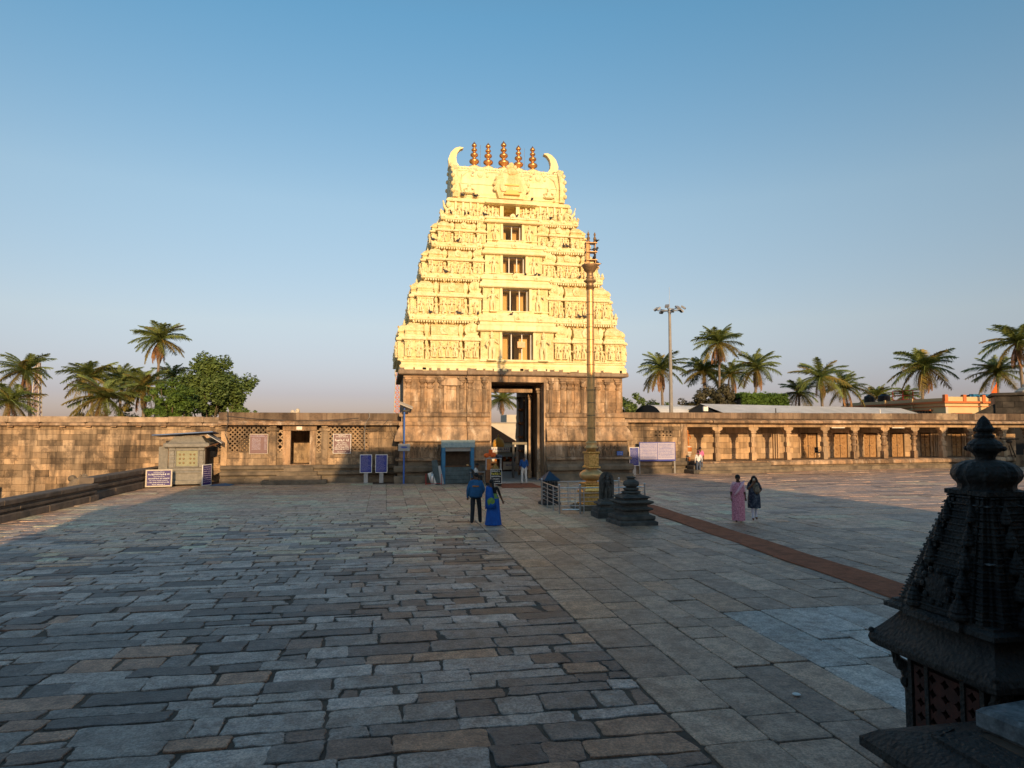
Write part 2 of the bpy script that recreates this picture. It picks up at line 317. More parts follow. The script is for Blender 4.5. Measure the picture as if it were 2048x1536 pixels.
CT, ST = math.cos(R(10.5)), math.sin(R(10.5))
def view(x, y):                       # rough field of view test and apparent size, only to decide which slabs become objects
    cx = x * CT - y * ST; cy = x * ST + y * CT
    return cy > 3 and abs(cx) < cy * 0.80 + 1.5, cy
rs = random.Random(11)
def slab_geo(x0, x1, y0, y1, wob, g, rg):
    x0 += g; x1 -= g; y0 += g; y1 -= g
    j = lambda a: rg.uniform(-a, a)
    c = [(x0 + j(wob), y0 + j(wob)), (x1 + j(wob), y0 + j(wob)), (x1 + j(wob), y1 + j(wob)), (x0 + j(wob), y1 + j(wob))]
    if wob > 0.02 and rg.random() < 0.18:
        k = rg.randrange(4); q = c[(k + 1) % 4]; c[k] = (c[k][0] + (q[0] - c[k][0]) * rg.uniform(.04, .14), c[k][1])
    pts = []
    for k in range(4):
        a = c[k]; b = c[(k + 1) % 4]; L = math.hypot(b[0] - a[0], b[1] - a[1]); n = 8 if L > 0.9 else 5
        for i in range(n):
            t = (i + (0.12 if i == 0 else 0.0)) / n
            if i == 0: t = min(0.06, 0.04 / max(L, .1))
            w = 0 if i == 0 else j(wob * 0.42)
            pts.append((a[0] + (b[0] - a[0]) * t + w, a[1] + (b[1] - a[1]) * t + w))
        t = 1 - min(0.06, 0.04 / max(L, .1)); pts.append((a[0] + (b[0] - a[0]) * t, a[1] + (b[1] - a[1]) * t))
    cx = sum(p[0] for p in pts) / len(pts); cy = sum(p[1] for p in pts) / len(pts)
    zt = j(0.008); tx = j(0.006); ty = j(0.006)
    def ring(s, dz):
        out = []
        for p in pts:
            dx, dy = p[0] - cx, p[1] - cy; L = max(math.hypot(dx, dy), .01); f = max(0.3, 1 - s / L)
            out.append((cx + dx * f, cy + dy * f, zt + dz + tx * dx + ty * dy))
        return out
    return [ring(0, -0.05), ring(0, -0.010), ring(0.008, -0.002), ring(0.02, 0.0)]
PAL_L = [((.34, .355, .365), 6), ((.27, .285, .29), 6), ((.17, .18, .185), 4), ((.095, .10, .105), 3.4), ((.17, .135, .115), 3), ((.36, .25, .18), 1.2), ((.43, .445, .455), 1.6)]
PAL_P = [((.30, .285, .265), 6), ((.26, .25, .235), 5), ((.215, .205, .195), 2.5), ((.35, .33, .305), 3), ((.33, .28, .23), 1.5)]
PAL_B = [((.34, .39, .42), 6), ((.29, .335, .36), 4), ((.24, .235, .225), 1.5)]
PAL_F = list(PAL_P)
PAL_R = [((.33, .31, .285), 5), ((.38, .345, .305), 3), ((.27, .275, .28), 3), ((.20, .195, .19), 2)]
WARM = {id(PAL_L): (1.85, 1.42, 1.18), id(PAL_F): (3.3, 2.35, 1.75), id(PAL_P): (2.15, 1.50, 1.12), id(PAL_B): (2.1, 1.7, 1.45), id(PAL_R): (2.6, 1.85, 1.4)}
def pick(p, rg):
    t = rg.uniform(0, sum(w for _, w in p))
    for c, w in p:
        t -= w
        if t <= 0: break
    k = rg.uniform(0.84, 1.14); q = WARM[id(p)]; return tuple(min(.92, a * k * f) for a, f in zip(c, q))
slabs = []
def region(x0, x1, y0, y1, along, wa, wb, la, lb, wob, pal, gap, skip=None):
    a0, a1, b0, b1 = (y0, y1, x0, x1) if along == 'x' else (x0, x1, y0, y1)   # a: across rows, b: along rows
    a = a0
    while a < a1 - 0.05:
        w = rs.uniform(wa, wb); ae = a + w
        if a1 - ae < wa * 0.6: ae = a1
        b = b0 - rs.uniform(0, la)
        while b < b1:
            be = b + rs.uniform(la, lb) * (0.55 if rs.random() < 0.18 else 1)
            if b1 - be < la * 0.5: be = b1
            bs = max(b, b0)
            if be - bs > 0.12:
                X0, X1, Y0, Y1 = (bs, be, a, ae) if along == 'x' else (a, ae, bs, be)
                cx, cy = (X0 + X1) / 2, (Y0 + Y1) / 2; ok, d = view(cx, cy)
                if ok and not (skip and skip(cx, cy)):
                    parts = [(X0, X1, Y0, Y1)]
                    if wob > 0.025 and ae - a > 0.42 and be - bs < 1.3 and rs.random() < 0.12:    # some courses are split by thin stones
                        m = Y0 + (Y1 - Y0) * rs.uniform(.35, .65); parts = [(X0, X1, Y0, m), (X0, X1, m, Y1)]
                    for q in parts:
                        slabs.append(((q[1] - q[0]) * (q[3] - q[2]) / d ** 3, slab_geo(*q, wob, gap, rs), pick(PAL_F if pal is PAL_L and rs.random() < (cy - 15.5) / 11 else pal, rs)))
            b = be
        a = ae
blue = lambda x, y: 5.85 < x < 10.2 and 5.0 < y < 11.4
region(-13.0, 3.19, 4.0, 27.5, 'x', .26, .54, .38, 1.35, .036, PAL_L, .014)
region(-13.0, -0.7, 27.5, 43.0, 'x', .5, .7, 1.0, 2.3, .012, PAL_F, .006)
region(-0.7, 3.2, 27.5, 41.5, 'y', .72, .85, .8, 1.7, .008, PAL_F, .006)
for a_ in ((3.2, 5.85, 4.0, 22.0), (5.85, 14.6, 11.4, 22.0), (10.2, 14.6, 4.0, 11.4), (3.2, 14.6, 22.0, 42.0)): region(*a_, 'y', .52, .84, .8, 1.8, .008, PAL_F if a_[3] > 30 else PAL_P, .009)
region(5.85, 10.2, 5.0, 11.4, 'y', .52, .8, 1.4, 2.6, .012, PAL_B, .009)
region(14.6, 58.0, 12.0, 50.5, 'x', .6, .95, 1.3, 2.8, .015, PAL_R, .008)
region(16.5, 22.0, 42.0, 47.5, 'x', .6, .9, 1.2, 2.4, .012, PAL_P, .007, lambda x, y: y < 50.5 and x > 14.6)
slabs.sort(key=lambda s: -s[0])
def slab_mesh(items, name):
    b = MB(); tint = []
    for _, rings, c in items:
        n0 = len(b.v); n = len(rings[0]); vs = [p for r in rings for p in r]; fs = []
        for k in range(len(rings) - 1):
            for i in range(n):
                q = (i + 1) % n; fs.append((k * n + i, k * n + q, (k + 1) * n + q, (k + 1) * n + i))
        fs.append(tuple((len(rings) - 1) * n + i for i in range(n)))
        b.add(vs, fs); tint += [(*c, 1)] * len(vs)
    me = bpy.data.meshes.new(name); me.from_pydata(b.v, [], b.f)
    at = me.color_attributes.new('tint', 'FLOAT_COLOR', 'POINT'); at.data.foreach_set('color', [x for t in tint for x in t])
    me.materials.append(MAT['slab']); return me
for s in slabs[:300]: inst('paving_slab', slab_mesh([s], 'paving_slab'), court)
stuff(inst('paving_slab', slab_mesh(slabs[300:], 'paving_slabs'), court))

# coir mats
def mat_strip(pts, wid, label):
    b = MB(); L = []; n = len(pts)
    for i, (x, y) in enumerate(pts):
        e = 0.012 * math.sin(i * 2.3); L.append((x, y, wid / 2 + e))
    rings = [[(x - w_, y, 0.012), (x - w_ + .02, y, 0.026), (x + w_ - .02, y, 0.026), (x + w_, y, 0.012)] for x, y, w_ in L]
    b.loft(rings, True, 0, False)
    return tag(b.build('coir_mat', 'coir'), label, 'mat')
mat_strip([(10.75 + .03 * math.sin(i * .9) - 0.027 * i, 27.8 - i * 0.62) for i in range(31)], 1.05, 'long red brown coir runner across the paved courtyard')
mat_strip([(7.55 + .02 * math.sin(i), 37.4 + i * .33) for i in range(10)], 2.3, 'short brown coir mat laid before the gateway')

# ---------------------------------------------------------------- main temple behind the camera (its shade covers the court)
tm = thing('main_temple', 'long flat roofed stone temple on a platform behind the camera', 'temple', (8, -11.2, 0))
b = MB(); b.rl(-6.5, 15.0, -9.0, 9.6, [(.35, 0), (.35, .5), (.15, .6), (.15, 1.9), (.35, 2.0), (.35, 11.35), (.4, 11.4), (.4, 11.5), (0, 11.6)]); b.build('wall', 'stone', tm)
b = MB(); b.rl(-14.9, -6.9, -9.0, 9.6, [(0, 0), (0, 3), (.0, 9.3), (.1, 9.4), (.1, 9.6), (-.2, 9.75)]); b.build('porch', 'stone', tm)
b = MB(); b.rl(-14.5, -5.2, 10.1, 13.4, [(.1, 0), (.1, .3), (0, .35), (0, 1.2), (.1, 1.3), (.1, 1.5)]); b.build('platform', 'stone', tm)
ps = thing('shade_pillar', 'unseen square pillar added to cast a thin shadow strip', 'pillar', (-8.1, -6, 0))  # unseen, added to throw the narrow dark strip over the left paving
b = MB(); b.rl(-.2, .2, -.2, .2, [(.5, 0), (.5, .4), (.1, .5), (0, 7.2), (.2, 7.3), (.2, 7.7), (-.1, 8.1)]); b.build('shaft', 'stone', ps)
ss = thing('shade_block', 'unseen flat topped block added to shade the far gallery end', 'temple', (58.3, 26, 0))  # unseen, added so that its shadow falls on the last gallery bays
b = MB(); b.rl(-8.6, 9, -4, 4, [(.6, 0), (.6, 1.0), (0, 1.1), (0, 7.0), (.7, 7.1), (.7, 7.3), (0, 8.0)]); b.build('wall', 'stone', ss)

# ---------------------------------------------------------------- low moulded kerb walls at the left
def kerb(x, y0, y1, z, label):
    t = thing('kerb_wall', label, 'wall', (x, (y0 + y1) / 2, 0), R(-0.6))
    L = (y1 - y0) / 2
    for nm, prof in (('base_course', [(.17, 0), (.17, z * .30), (.13, z * .34)]), ('middle_course', [(.0, z * .34), (.0, z * .42), (.10, z * .47), (.11, z * .58), (.03, z * .64), (.03, z * .72)]),
                     ('cap_course', [(.03, z * .72), (.15, z * .78), (.16, z * .96), (.13, z)])):
        a = -L
        while a < L - 0.1:
            e = min(a + random.uniform(1.5, 2.6), L)
            if L - e < .7: e = L
            q = MB(); dx = random.uniform(-.012, .012)
            q.loft([[(-.45, a + .006, zz), (o + dx, a + .006, zz), (o + dx, e - .006, zz), (-.45, e - .006, zz)] for o, zz in prof])
            q.build(nm, 'kerb_stone', t); a = e
    q = MB(); q.bx(-.44, -.3, -L, L, -1.3, .02); q.build('retaining_face', 'kerb_stone', t)
kerb(-13.08, 19.0, 34.35, .76, 'lower moulded stone kerb wall, the stretch without the kiosk')
kerb(-13.22, 34.5, 45.0, 1.02, 'higher moulded stone kerb wall ending at the stone kiosk')
b = MB(); b.ell((0, 0, .55), (.42, .34, .5), 10, 7); b.ell((.3, -.1, .95), (.28, .24, .24), 8, 6); b.ell((.46, -.14, .86), (.13, .12, .1), 7, 5); b.bx(-.5, .55, -.4, .4, -1.25, .28); b.ell((-.25, .1, 1.0), (.2, .2, .16), 7, 5)
for q in ((.22, .1), (.22, -.25), (.35, -.02)): b.ell((q[0], q[1], 1.14), (.06, .06, .09), 6, 4)
tag(b.build('carved_stone', 'plinth_stone', None, (-14.0, 35.0, -.05)), 'weathered carved stone animal behind the kerb wall step', 'sculpture')
b = MB(); b.ell((0, 0, .55), (.4, .4, .6), 9, 6); b.ell((.05, -.1, 1.3), (.25, .25, .42), 8, 6); b.bx(-.5, .5, -.4, .4, -1.1, .3); b.ell((-.2, 0, 1.75), (.16, .16, .22), 7, 5)
tag(b.build('carved_stone', 'soapstone_far', None, (-22.5, 43.6, -.2)), 'dark tall carved stone standing against the block wall', 'sculpture')

# ---------------------------------------------------------------- left block wall
lw = thing('boundary_wall', 'long stone block wall with eave slab and weathered parapet', 'wall', (-18.3, 45.2, 0))
b = MB(); b.bx(-9.6, 8.5, .12, .9, -1.3, 3.5); b.build('core', 'ground', lw)
rw = random.Random(3)
stones(lw, 'stone_block', 'stone_wall', -9.6, 8.5, 0.0, [-1.3, -.85, -.42, 0, .42, .82, 1.18, 1.52, 1.9, 2.26, 2.6, 2.94, 3.22, 3.46], .55, 1.5, .2, .03, .004, rng=rw)
x = -9.6
while x < 8.5:
    e = min(x + rw.uniform(1.6, 2.8), 8.5); q = MB(); q.rl(x + .01, e - .01, -.30, .9, [(0, 3.47), (.0, 3.53), (-.02, 3.60), (-.16, 3.66)]); q.build('eave_slab', 'stone', lw)
    q = MB(); q.cb(x + .005, e - .005, -.12 + rw.uniform(-.02, .02), .6, 3.665, 4.0 + rw.uniform(-.025, .035), .02); q.build('parapet_block', rw.choice(['parapet', 'parapet_pale', 'parapet_pale']), lw); x = e
for i in range(13):
    q = MB(); q.cb(-9.2 + i * 1.4, -8.9 + i * 1.4, -.2, .1, 3.36, 3.465, .02); q.build('corbel', 'stone', lw)

# ---------------------------------------------------------------- hall with lattice screens (left of the gateway)
OHX, OHY = -4.35, 43.3
hall = thing('lattice_hall', 'low stone hall with lattice screens and central doorway beside the gateway', 'building', (OHX, OHY, 0))
b = MB()
for nm, prof, y in (('plinth_base', [(.28, 0), (.28, .26), (.24, .3)], 0), ('plinth_recess', [(.06, .3), (.06, .46)], 0), ('plinth_roll', [(.16, .46), (.24, .52), (.24, .66), (.16, .72)], 0),
                    ('plinth_neck', [(.04, .72), (.04, .84)], 0), ('plinth_cap', [(.16, .84), (.2, .88), (.2, 1.0), (.1, 1.08)], 0)):
    x = -5.25
    while x < 5.2:
        e = min(x + random.uniform(1.3, 2.4), 5.25); e = 5.25 if 5.25 - e < .6 else e
        q = MB(); q.loft([[(x + .005, -o, z), (e - .005, -o, z), (e - .005, .4, z), (x + .005, .4, z)] for o, z in prof]); q.build(nm, 'plinth_stone', hall); x = e
b.bx(-5.2, 5.2, .38, 4.0, 0, 1.05); b.build('floor', 'stone', hall)
b = MB(); b.bx(-5.25, 5.25, 3.7, 4.0, 1.05, 3.6); b.build('back_wall', 'stone_wall', hall)
for a_, c_ in ((-5.25, -5.0), (5.0, 5.25)): b = MB(); b.bx(a_, c_, .3, 3.7, 1.05, 3.6); b.build('side_wall', 'stone_wall', hall)
b = MB(); b.bx(-5.25, 5.25, .1, 4.0, 3.6, 3.78); b.build('roof', 'stone', hall)
def wallstones(x0, x1, zs, wmin=.6, wmax=1.3): stones(hall, 'stone_block', 'stone_wall', x0, x1, 0.02, zs, wmin, wmax, .26, .012, .005)
wallstones(-4.9, -2.5, [1.08, 1.5, 1.86]); wallstones(.9, 3.35, [1.08, 1.5, 1.86])
wallstones(3.35, 5.25, [1.08, 1.6, 2.1, 2.65, 3.1, 3.45]); wallstones(-2.1, -1.72, [1.08, 1.5, 1.8], .3, .4); wallstones(.2, .52, [1.08, 1.5, 1.8], .3, .4)
wallstones(-4.9, -2.5, [3.44, 3.6], 1, 1.4); wallstones(.9, 3.35, [3.44, 3.6], 1, 1.4)
for x0, x1 in ((-5.25, -4.9), (-2.5, -2.1), (.52, .9)):
    q = MB(); q.cb(x0, x1, -.08, .26, 1.08, 3.12, .025); q.build('pillar', 'stone_wall', hall)
    q = MB(); q.cb(x0 - .14, x1 + .14, -.12, .26, 3.125, 3.33, .05); q.cb(x0, x1, -.16, .26, 3.33, 3.52, .03); q.build('bracket', 'stone_wall', hall)
for x0, x1 in ((-1.72, -1.28), (-.16, .2)):
    q = MB(); q.cb(x0, x1, -.05, .28, 1.08, 3.15, .02); q.build('door_jamb', 'stone', hall)
q = MB(); q.cb(-1.75, .24, -.07, .28, 3.155, 3.5, .02); q.build('lintel', 'stone', hall)
q = MB(); q.bx(-.95, -.62, -.085, -.07, 3.22, 3.42); q.build('notice_plate', 'white_paint', hall)
q = MB(); q.bx(-1.3, -.1, -.1, .5, 1.05, 1.12); q.build('threshold', 'stone', hall)
def lattice(x0, x1, z0, z1, n, parent, y=0.1, t=.10, wf=.30):
    """pierced stone screen: two families of slanting ribs leave staggered diamond holes"""
    q = MB(); p = (x1 - x0) / n; w_ = wf * p
    def clip(c, sgn):                      # line sgn*(x-x0) + (z-z0) = c inside the rectangle
        W, H_ = x1 - x0, z1 - z0
        xs_ = [0, W] if sgn > 0 else [0, W]; pts = []
        for xx in (0, W):
            zz = c - sgn * xx
            if -1e-6 <= zz <= H_ + 1e-6: pts.append((xx, zz))
        for zz in (0, H_):
            xx = (c - zz) * sgn
            if -1e-6 <= xx <= W + 1e-6: pts.append((xx, zz))
        pts = sorted(set((round(a, 4), round(b_, 4)) for a, b_ in pts)); return (pts[0], pts[-1]) if len(pts) > 1 else None
    for sgn, dy in ((1, 0), (-1, .004)):
        c = -(x1 - x0) if sgn < 0 else 0.0
        while c < (x1 - x0) + (z1 - z0):
            e = clip(c, sgn)
            if e and math.dist(*e) > .03:
                d = Vector((e[1][0] - e[0][0], 0, e[1][1] - e[0][1])).normalized(); nx, nz = -d.z * w_ / 2, d.x * w_ / 2
                a, b_ = (x0 + e[0][0], z0 + e[0][1]), (x0 + e[1][0], z0 + e[1][1])
                q.prism([(a[0] + nx, a[1] + nz), (b_[0] + nx, b_[1] + nz), (b_[0] - nx, b_[1] - nz), (a[0] - nx, a[1] - nz)], y + dy, y + t - dy)
            c += p
    f = .05
    for a0, a1, c0, c1 in ((x0, x1, z0 - .02, z0 + f), (x0, x1, z1 - f, z1 + .02), (x0 - .02, x0 + f, z0 + f, z1 - f), (x1 - f, x1 + .02, z0 + f, z1 - f)): q.bx(a0, a1, y - .01, y + t + .01, c0, c1)
    return q.build('lattice', 'stone_wall', parent)
lattice(-4.9, -2.5, 1.86, 3.44, 9, hall); lattice(.9, 3.35, 1.86, 3.44, 9, hall); lattice(-2.1, -1.72, 1.8, 3.18, 1, hall, wf=.2); lattice(.2, .52, 1.8, 3.18, 1, hall, wf=.2)
q = MB(); q.bx(1.9, 3.3, .5, .56, 1.6, 3.5); q.build('inner_screen', 'stone_wall', hall)
x = -5.4
while x < 5.3:
    e = min(x + random.uniform(1.7, 2.6), 5.4); e = 5.4 if 5.4 - e < .8 else e
    q = MB(); q.loft([[(x + .006, -o, z), (e - .006, -o, z), (e - .006, .5, z), (x + .006, .5, z)] for o, z in [(.30, 3.52), (.46, 3.50), (.48, 3.56), (.30, 3.68), (.1, 3.775)]]); q.build('eave_slab', 'stone', hall)
    q = MB(); q.cb(x + .004, e - .004, -.2 + random.uniform(-.015, .015), .5, 3.79, 4.24 + random.uniform(-.02, .02), .025); q.build('parapet_block', random.choice(['parapet', 'parapet', 'parapet_pale']), hall); x = e
for i, (x0, x1, y) in enumerate(((-2.75, .95, -1.28), (-2.35, .6, -.98), (-1.95, .35, -.7), (-1.6, .1, -.45))):
    q = MB(); q.cb(x0, x1, y, -.2, 0.0, .24 * (i + 1), .02); q.build('step', 'plinth_stone', hall)
# loose cables on the hall front
def cable(pts, r, label, matn='dark_iron', sag=.0):
    q = MB(); q.tube(pts, r, 5); return tag(q.build('cable', matn), label, 'cable')
def sagging(a, c, sag, n=9):
    return [(a[0] + (c[0] - a[0]) * t, a[1] + (c[1] - a[1]) * t, a[2] + (c[2] - a[2]) * t - sag * 4 * t * (1 - t)) for t in [i / n for i in range(n + 1)]]
cable(sagging((-9.3, 42.95, 4.05), (-1.6, 42.95, 3.95), .22), .014, 'black cable looping along the hall eave')
cable([(-9.2, 42.85, 4.3), (-9.15, 42.8, 3.6), (-9.3, 42.8, 3.0), (-9.1, 42.85, 2.4)], .02, 'dark cable dropping down the hall corner')
cable([(-1.0, 42.8, 4.3), (-.95, 42.75, 4.0), (-1.2, 42.75, 3.6), (-1.25, 42.9, 3.0), (-1.22, 43.0, 2.0)], .022, 'pale conduit bending down from the hall parapet', 'cement')
cable(sagging((-1.2, 42.8, 3.3), (.2, 42.8, 3.9), .35), .012, 'thin slack cable between conduit and gateway')
cable(sagging((.25, 42.8, 3.6), (.95, 42.7, 3.4), .6), .014, 'drooping black cable loop beside the gateway corner')
b = MB(); b.bx(-.5, .5, -.2, .2, 0, .16)
tag(b.build('roof_slab', 'house_white', None, (-7.4, 44.6, 4.0 - .22)), 'pale flat slab lying on the lattice hall roof', 'slab')
b = MB(); b.ell((0, 0, .2), (.32, .25, .28), 9, 6); b.ell((.18, 0, .5), (.14, .13, .17), 7, 5); b.ell((-.12, .03, .42), (.15, .15, .16), 7, 5); b.bx(-.4, .4, -.2, .2, -.1, .1)
tag(b.build('roof_sculpture', 'house_white', None, (-5.55, 44.2, 3.88)), 'small pale seated figure on the lattice hall roof', 'sculpture')
# ================================================================ GATEWAY TOWER
GX, GY = 8.1, 42.3
gop = thing('gateway_tower', 'tall tiered temple gateway tower painted cream above a brown stone base', 'tower', (GX, GY, 0))
rg = random.Random(21)
G0, G1 = -1.72, 1.84                          # gate opening
HW = 7.0; DEP = 9.4
# (name, profile of outward offset / height)
COURSES = [('plinth', [(.55, 0), (.55, .40), (.50, .44)], 'plinth_stone'),
           ('plinth_recess', [(.34, .44), (.34, .62)], 'plinth_stone'),
           ('lower_roll', [(.46, .62), (.56, .70), (.58, .92), (.50, 1.05)], 'plinth_stone'),
           ('shadow_recess', [(.28, 1.05), (.28, 1.32)], 'plinth_stone'),
           ('ledge', [(.44, 1.32), (.47, 1.36), (.47, 1.46), (.42, 1.50)], 'stone'),
           ('frieze', [(.24, 1.50), (.24, 2.50)], 'stone'),
           ('great_roll', [(.52, 2.50), (.56, 2.56), (.50, 2.85), (.36, 3.20), (.20, 3.45)], 'stone'),
           ('upper_ledge', [(.26, 3.45), (.30, 3.50), (.30, 3.66), (.22, 3.72)], 'stone'),
           ('upper_band', [(.14, 3.72), (.14, 4.0)], 'stone'),
           ('wall_foot', [(.24, 4.0), (.28, 4.05), (.28, 4.20), (.16, 4.30)], 'stone')]
WALLZ = [4.30, 4.95, 5.70, 6.28, 6.58]
CORN = [(.06, 6.58), (.30, 6.60), (.36, 6.66), (.34, 6.86), (.20, 7.0)]
def halves():
    yield -1, -HW, G0
    yield 1, G1, HW
for sgn, xa, xb in halves():
    b = MB()
    prof = [(o - .015, z) for _, p, _ in COURSES for o, z in p] + [(0.04, 4.30), (0.04, 6.58)] + CORN
    prof = [(0, -0.02)] + prof
    rings = []
    for o, z in prof:
        x0 = xa - o if sgn < 0 else xa; x1 = xb if sgn < 0 else xb + o
        rings.append([(x0, .02 - o + .02, z), (x1, .02 - o + .02, z), (x1, DEP + o, z), (x0, DEP + o, z)])
    b.loft(rings); b.build('base_core', 'stone', gop)
    inner = (-3.15, G0) if sgn < 0 else (G1, 3.2)
    outer = (-HW, -3.15) if sgn < 0 else (3.2, HW)
    for nm, prof, mt in COURSES + [('cornice', CORN, 'stone_cornice')]:
        for (x0, x1), ex in ((outer, 0.0), (inner, .20)):
            x = x0
            while x < x1 - .05:
                e = min(x + rg.uniform(1.1, 2.3), x1); e = x1 if x1 - e < .7 else e
                d = rg.uniform(-.012, .012) + ex; q = MB()
                l_end = (sgn < 0 and abs(x - x0) < 1e-6 and ex == 0); r_end = (sgn > 0 and abs(e - x1) < 1e-6 and ex == 0)
                q.loft([[(x - (o if l_end else -.004), -o - d, z), (e + (o if r_end else -.004), -o - d, z), (e + (o if r_end else -.004), .35, z), (x - (o if l_end else -.004), .35, z)] for o, z in prof])
                q.build(nm, mt, gop); x = e
    stones(gop, 'wall_stone', 'stone', outer[0], outer[1], -.06, WALLZ, .8, 1.7, .3, .012, .005, rng=rg)
    stones(gop, 'wall_stone', 'stone', inner[0], inner[1], -.26, WALLZ, .6, 1.2, .5, .012, .005, rng=rg)
b = MB(); b.bx(G0 - .3, G1 + .3, -.28, DEP, 6.2, 7.0); b.build('gate_lintel', 'stone', gop)
b = MB(); b.loft([[(G0 - .3, -o - .2, z), (G1 + .3, -o - .2, z), (G1 + .3, .3, z), (G0 - .3, .3, z)] for o, z in CORN]); b.build('cornice', 'stone_cornice', gop)
for x0, x1 in ((G0 - .02, G0 + .10), (G1 - .10, G1 + .02)):
    q = MB(); q.cb(x0, x1, -.30, .6, 0, 6.2, .02); q.build('gate_jamb', 'stone', gop)
# pilasters with pot capitals, wall niche
def pilaster(h, w_):
    q = MB(); q.cb(-w_ * .62, w_ * .62, -.12, .02, 0, .22, .02); q.cb(-w_ / 2, w_ / 2, -.09, .02, .22, h * .66, .015)
    q.lathe([(w_ * .5, h * .66), (w_ * .72, h * .71), (w_ * .42, h * .76), (w_ * .55, h * .79)], 0, -.02, 8); q.lathe([(w_ * .42, h * .79), (w_ * .95, h * .85), (w_ * .95, h * .88), (w_ * .5, h * .9)], 0, -.02, 8)
    q.cb(-w_ * .8, w_ * .8, -.14, .02, h * .9, h * .96, .015); q.cb(-w_ * 1.15, w_ * 1.15, -.11, .02, h * .96, h, .015); return q
pil = M_(pilaster(2.2, .24), 'stone'); pilw = M_(pilaster(2.2, .34), 'stone')
for x, me in ((-6.75, pil), (-5.87, pil), (-5.42, pilw), (-4.75, pil), (-3.45, pil), (3.45, pilw), (3.9, pil), (4.35, pil), (5.33, pilw), (5.96, pil), (6.7, pil)): inst('pilaster', me, gop, (x, -.06, 4.3))
for x in (-2.95, -2.05, 2.2, 2.95): inst('pilaster', pil, gop, (x, -.27, 4.3))
q = MB(); q.bx(-.48, -.32, -.14, .02, 0, 1.5); q.bx(.32, .48, -.14, .02, 0, 1.5); q.prism([(-.62, 1.5), (.62, 1.5), (.7, 1.62), (.3, 1.95), (-.3, 1.95), (-.7, 1.62)], -.24, .02); q.bx(-.58, .58, -.16, .02, -.18, 0)
me = M_(q, 'stone'); inst('wall_niche', me, gop, (-4.1, -.06, 4.45)); inst('wall_niche', me, gop, (4.85, -.06, 4.45))
# carved frieze figures between ledge and roll
def figure(h, k):
    """standing temple figure, height 1"""
    r_ = random.Random(k); q = MB(); s = r_.uniform(-.06, .06)
    q.cb(-.17, .17, -.1, .1, 0, .05, .01)
    for sx in (-1, 1): q.tube([(sx * .07 + s * .3, 0, .04), (sx * .085 + s, -.02, .25), (sx * .06 + s, 0, .46)], [.045, .055, .075], 6)
    q.ell((s, 0, .47), (.12, .085, .08), 8, 5); q.tube([(s, 0, .45), (s * .6, -.01, .57), (s * .2, 0, .70)], [.10, .085, .12], 8)
    q.ell((s * .2, 0, .70), (.15, .08, .06), 8, 5); q.tube([(0, 0, .72), (0, 0, .78)], .04, 6); q.ell((0, -.02, .82), (.062, .07, .075), 8, 6)
    q.lathe([(.075, .86), (.085, .89), (.06, .93), (.05, .97), (.015, 1.02)], 0, 0, 8)
    for sx in (-1, 1):
        if r_.random() < .5: q.tube([(sx * .14, 0, .69), (sx * .22, -.03, .55), (sx * .17, -.09, .46)], [.04, .036, .03], 5)
        else: q.tube([(sx * .14, 0, .69), (sx * .24, -.04, .60), (sx * .20, -.08, .76)], [.04, .036, .03], 5)
    for v in range(len(q.v)): q.v[v] = tuple(c * h for c in q.v[v])
    return q
fig_s = [M_(figure(1, k), 'stone') for k in (1, 2, 3)]
for i in range(26):
    x = -6.8 + i * .42 if i < 9 else 2.4 + (i - 9) * .42
    if i < 9 and x > -3.3 or x > 6.9: continue
    inst('frieze_figure', fig_s[i % 3], gop, (x, -.26, 1.52), 0, rg.uniform(.8, .94))
# ---- passage: inner frames, pillars, open door leaf
q = MB(); q.cb(G0 + .1, G1 - .55, 1.1, 1.45, 5.62, 5.86, .02); q.build('passage_beam', 'stone', gop)
q = MB(); q.bx(G0, G1, 3.4, 3.9, 5.75, 6.2); q.build('passage_lintel', 'dark_wood', gop)
def ppillar(x, y, w_, z1=5.55):
    q = MB(); q.cb(x - w_, x + w_, y - w_, y + w_, 0, .5, .03); q.cb(x - w_ * .75, x + w_ * .75, y - w_ * .75, y + w_ * .75, .5, z1 - .35, .03)
    q.cb(x - w_ * 1.1, x + w_ * 1.1, y - w_ * 1.1, y + w_ * 1.1, z1 - .35, z1 - .18, .04); q.cb(x - w_ * 1.5, x + w_ * 1.3, y - w_, y + w_, z1 - .18, z1, .05)
    q.build('passage_pillar', 'stone', gop)
ppillar(1.62, .75, .13, 5.9); ppillar(1.36, 2.3, .11); ppillar(1.42, 5.6, .2); ppillar(-1.45, 5.6, .2)
for a_, c_ in ((1.5, 1.84), (G0, G0 + .2)): q = MB(); q.cb(a_, c_, 3.4, 3.9, 0, 5.75, .02); q.build('door_frame', 'dark_wood', gop)
leaf = MB(); leaf.cb(1.30, 1.42, 4.1, 5.3, .15, 5.5, .02); leaf = leaf.build('door_leaf', 'dark_wood', gop)
for k in range(5):
    q = MB(); q.cb(1.22, 1.30, 4.15, 5.25, .7 + k * .95, .92 + k * .95, .01); q.build('batten', 'brown_wood', leaf)
    for j in range(3): q = MB(); q.lathe([(.10, 0), (.08, .05), (.03, .14)], 0, 0, 8); o = q.build('boss', 'brown_wood', leaf, (1.22, 4.3 + j * .4, .81 + k * .95)); o.rotation_euler = (0, R(-90), 0)
q = MB(); q.bx(G0, G1, -.1, DEP, -.02, .03); q.build('passage_floor', 'cement', gop)

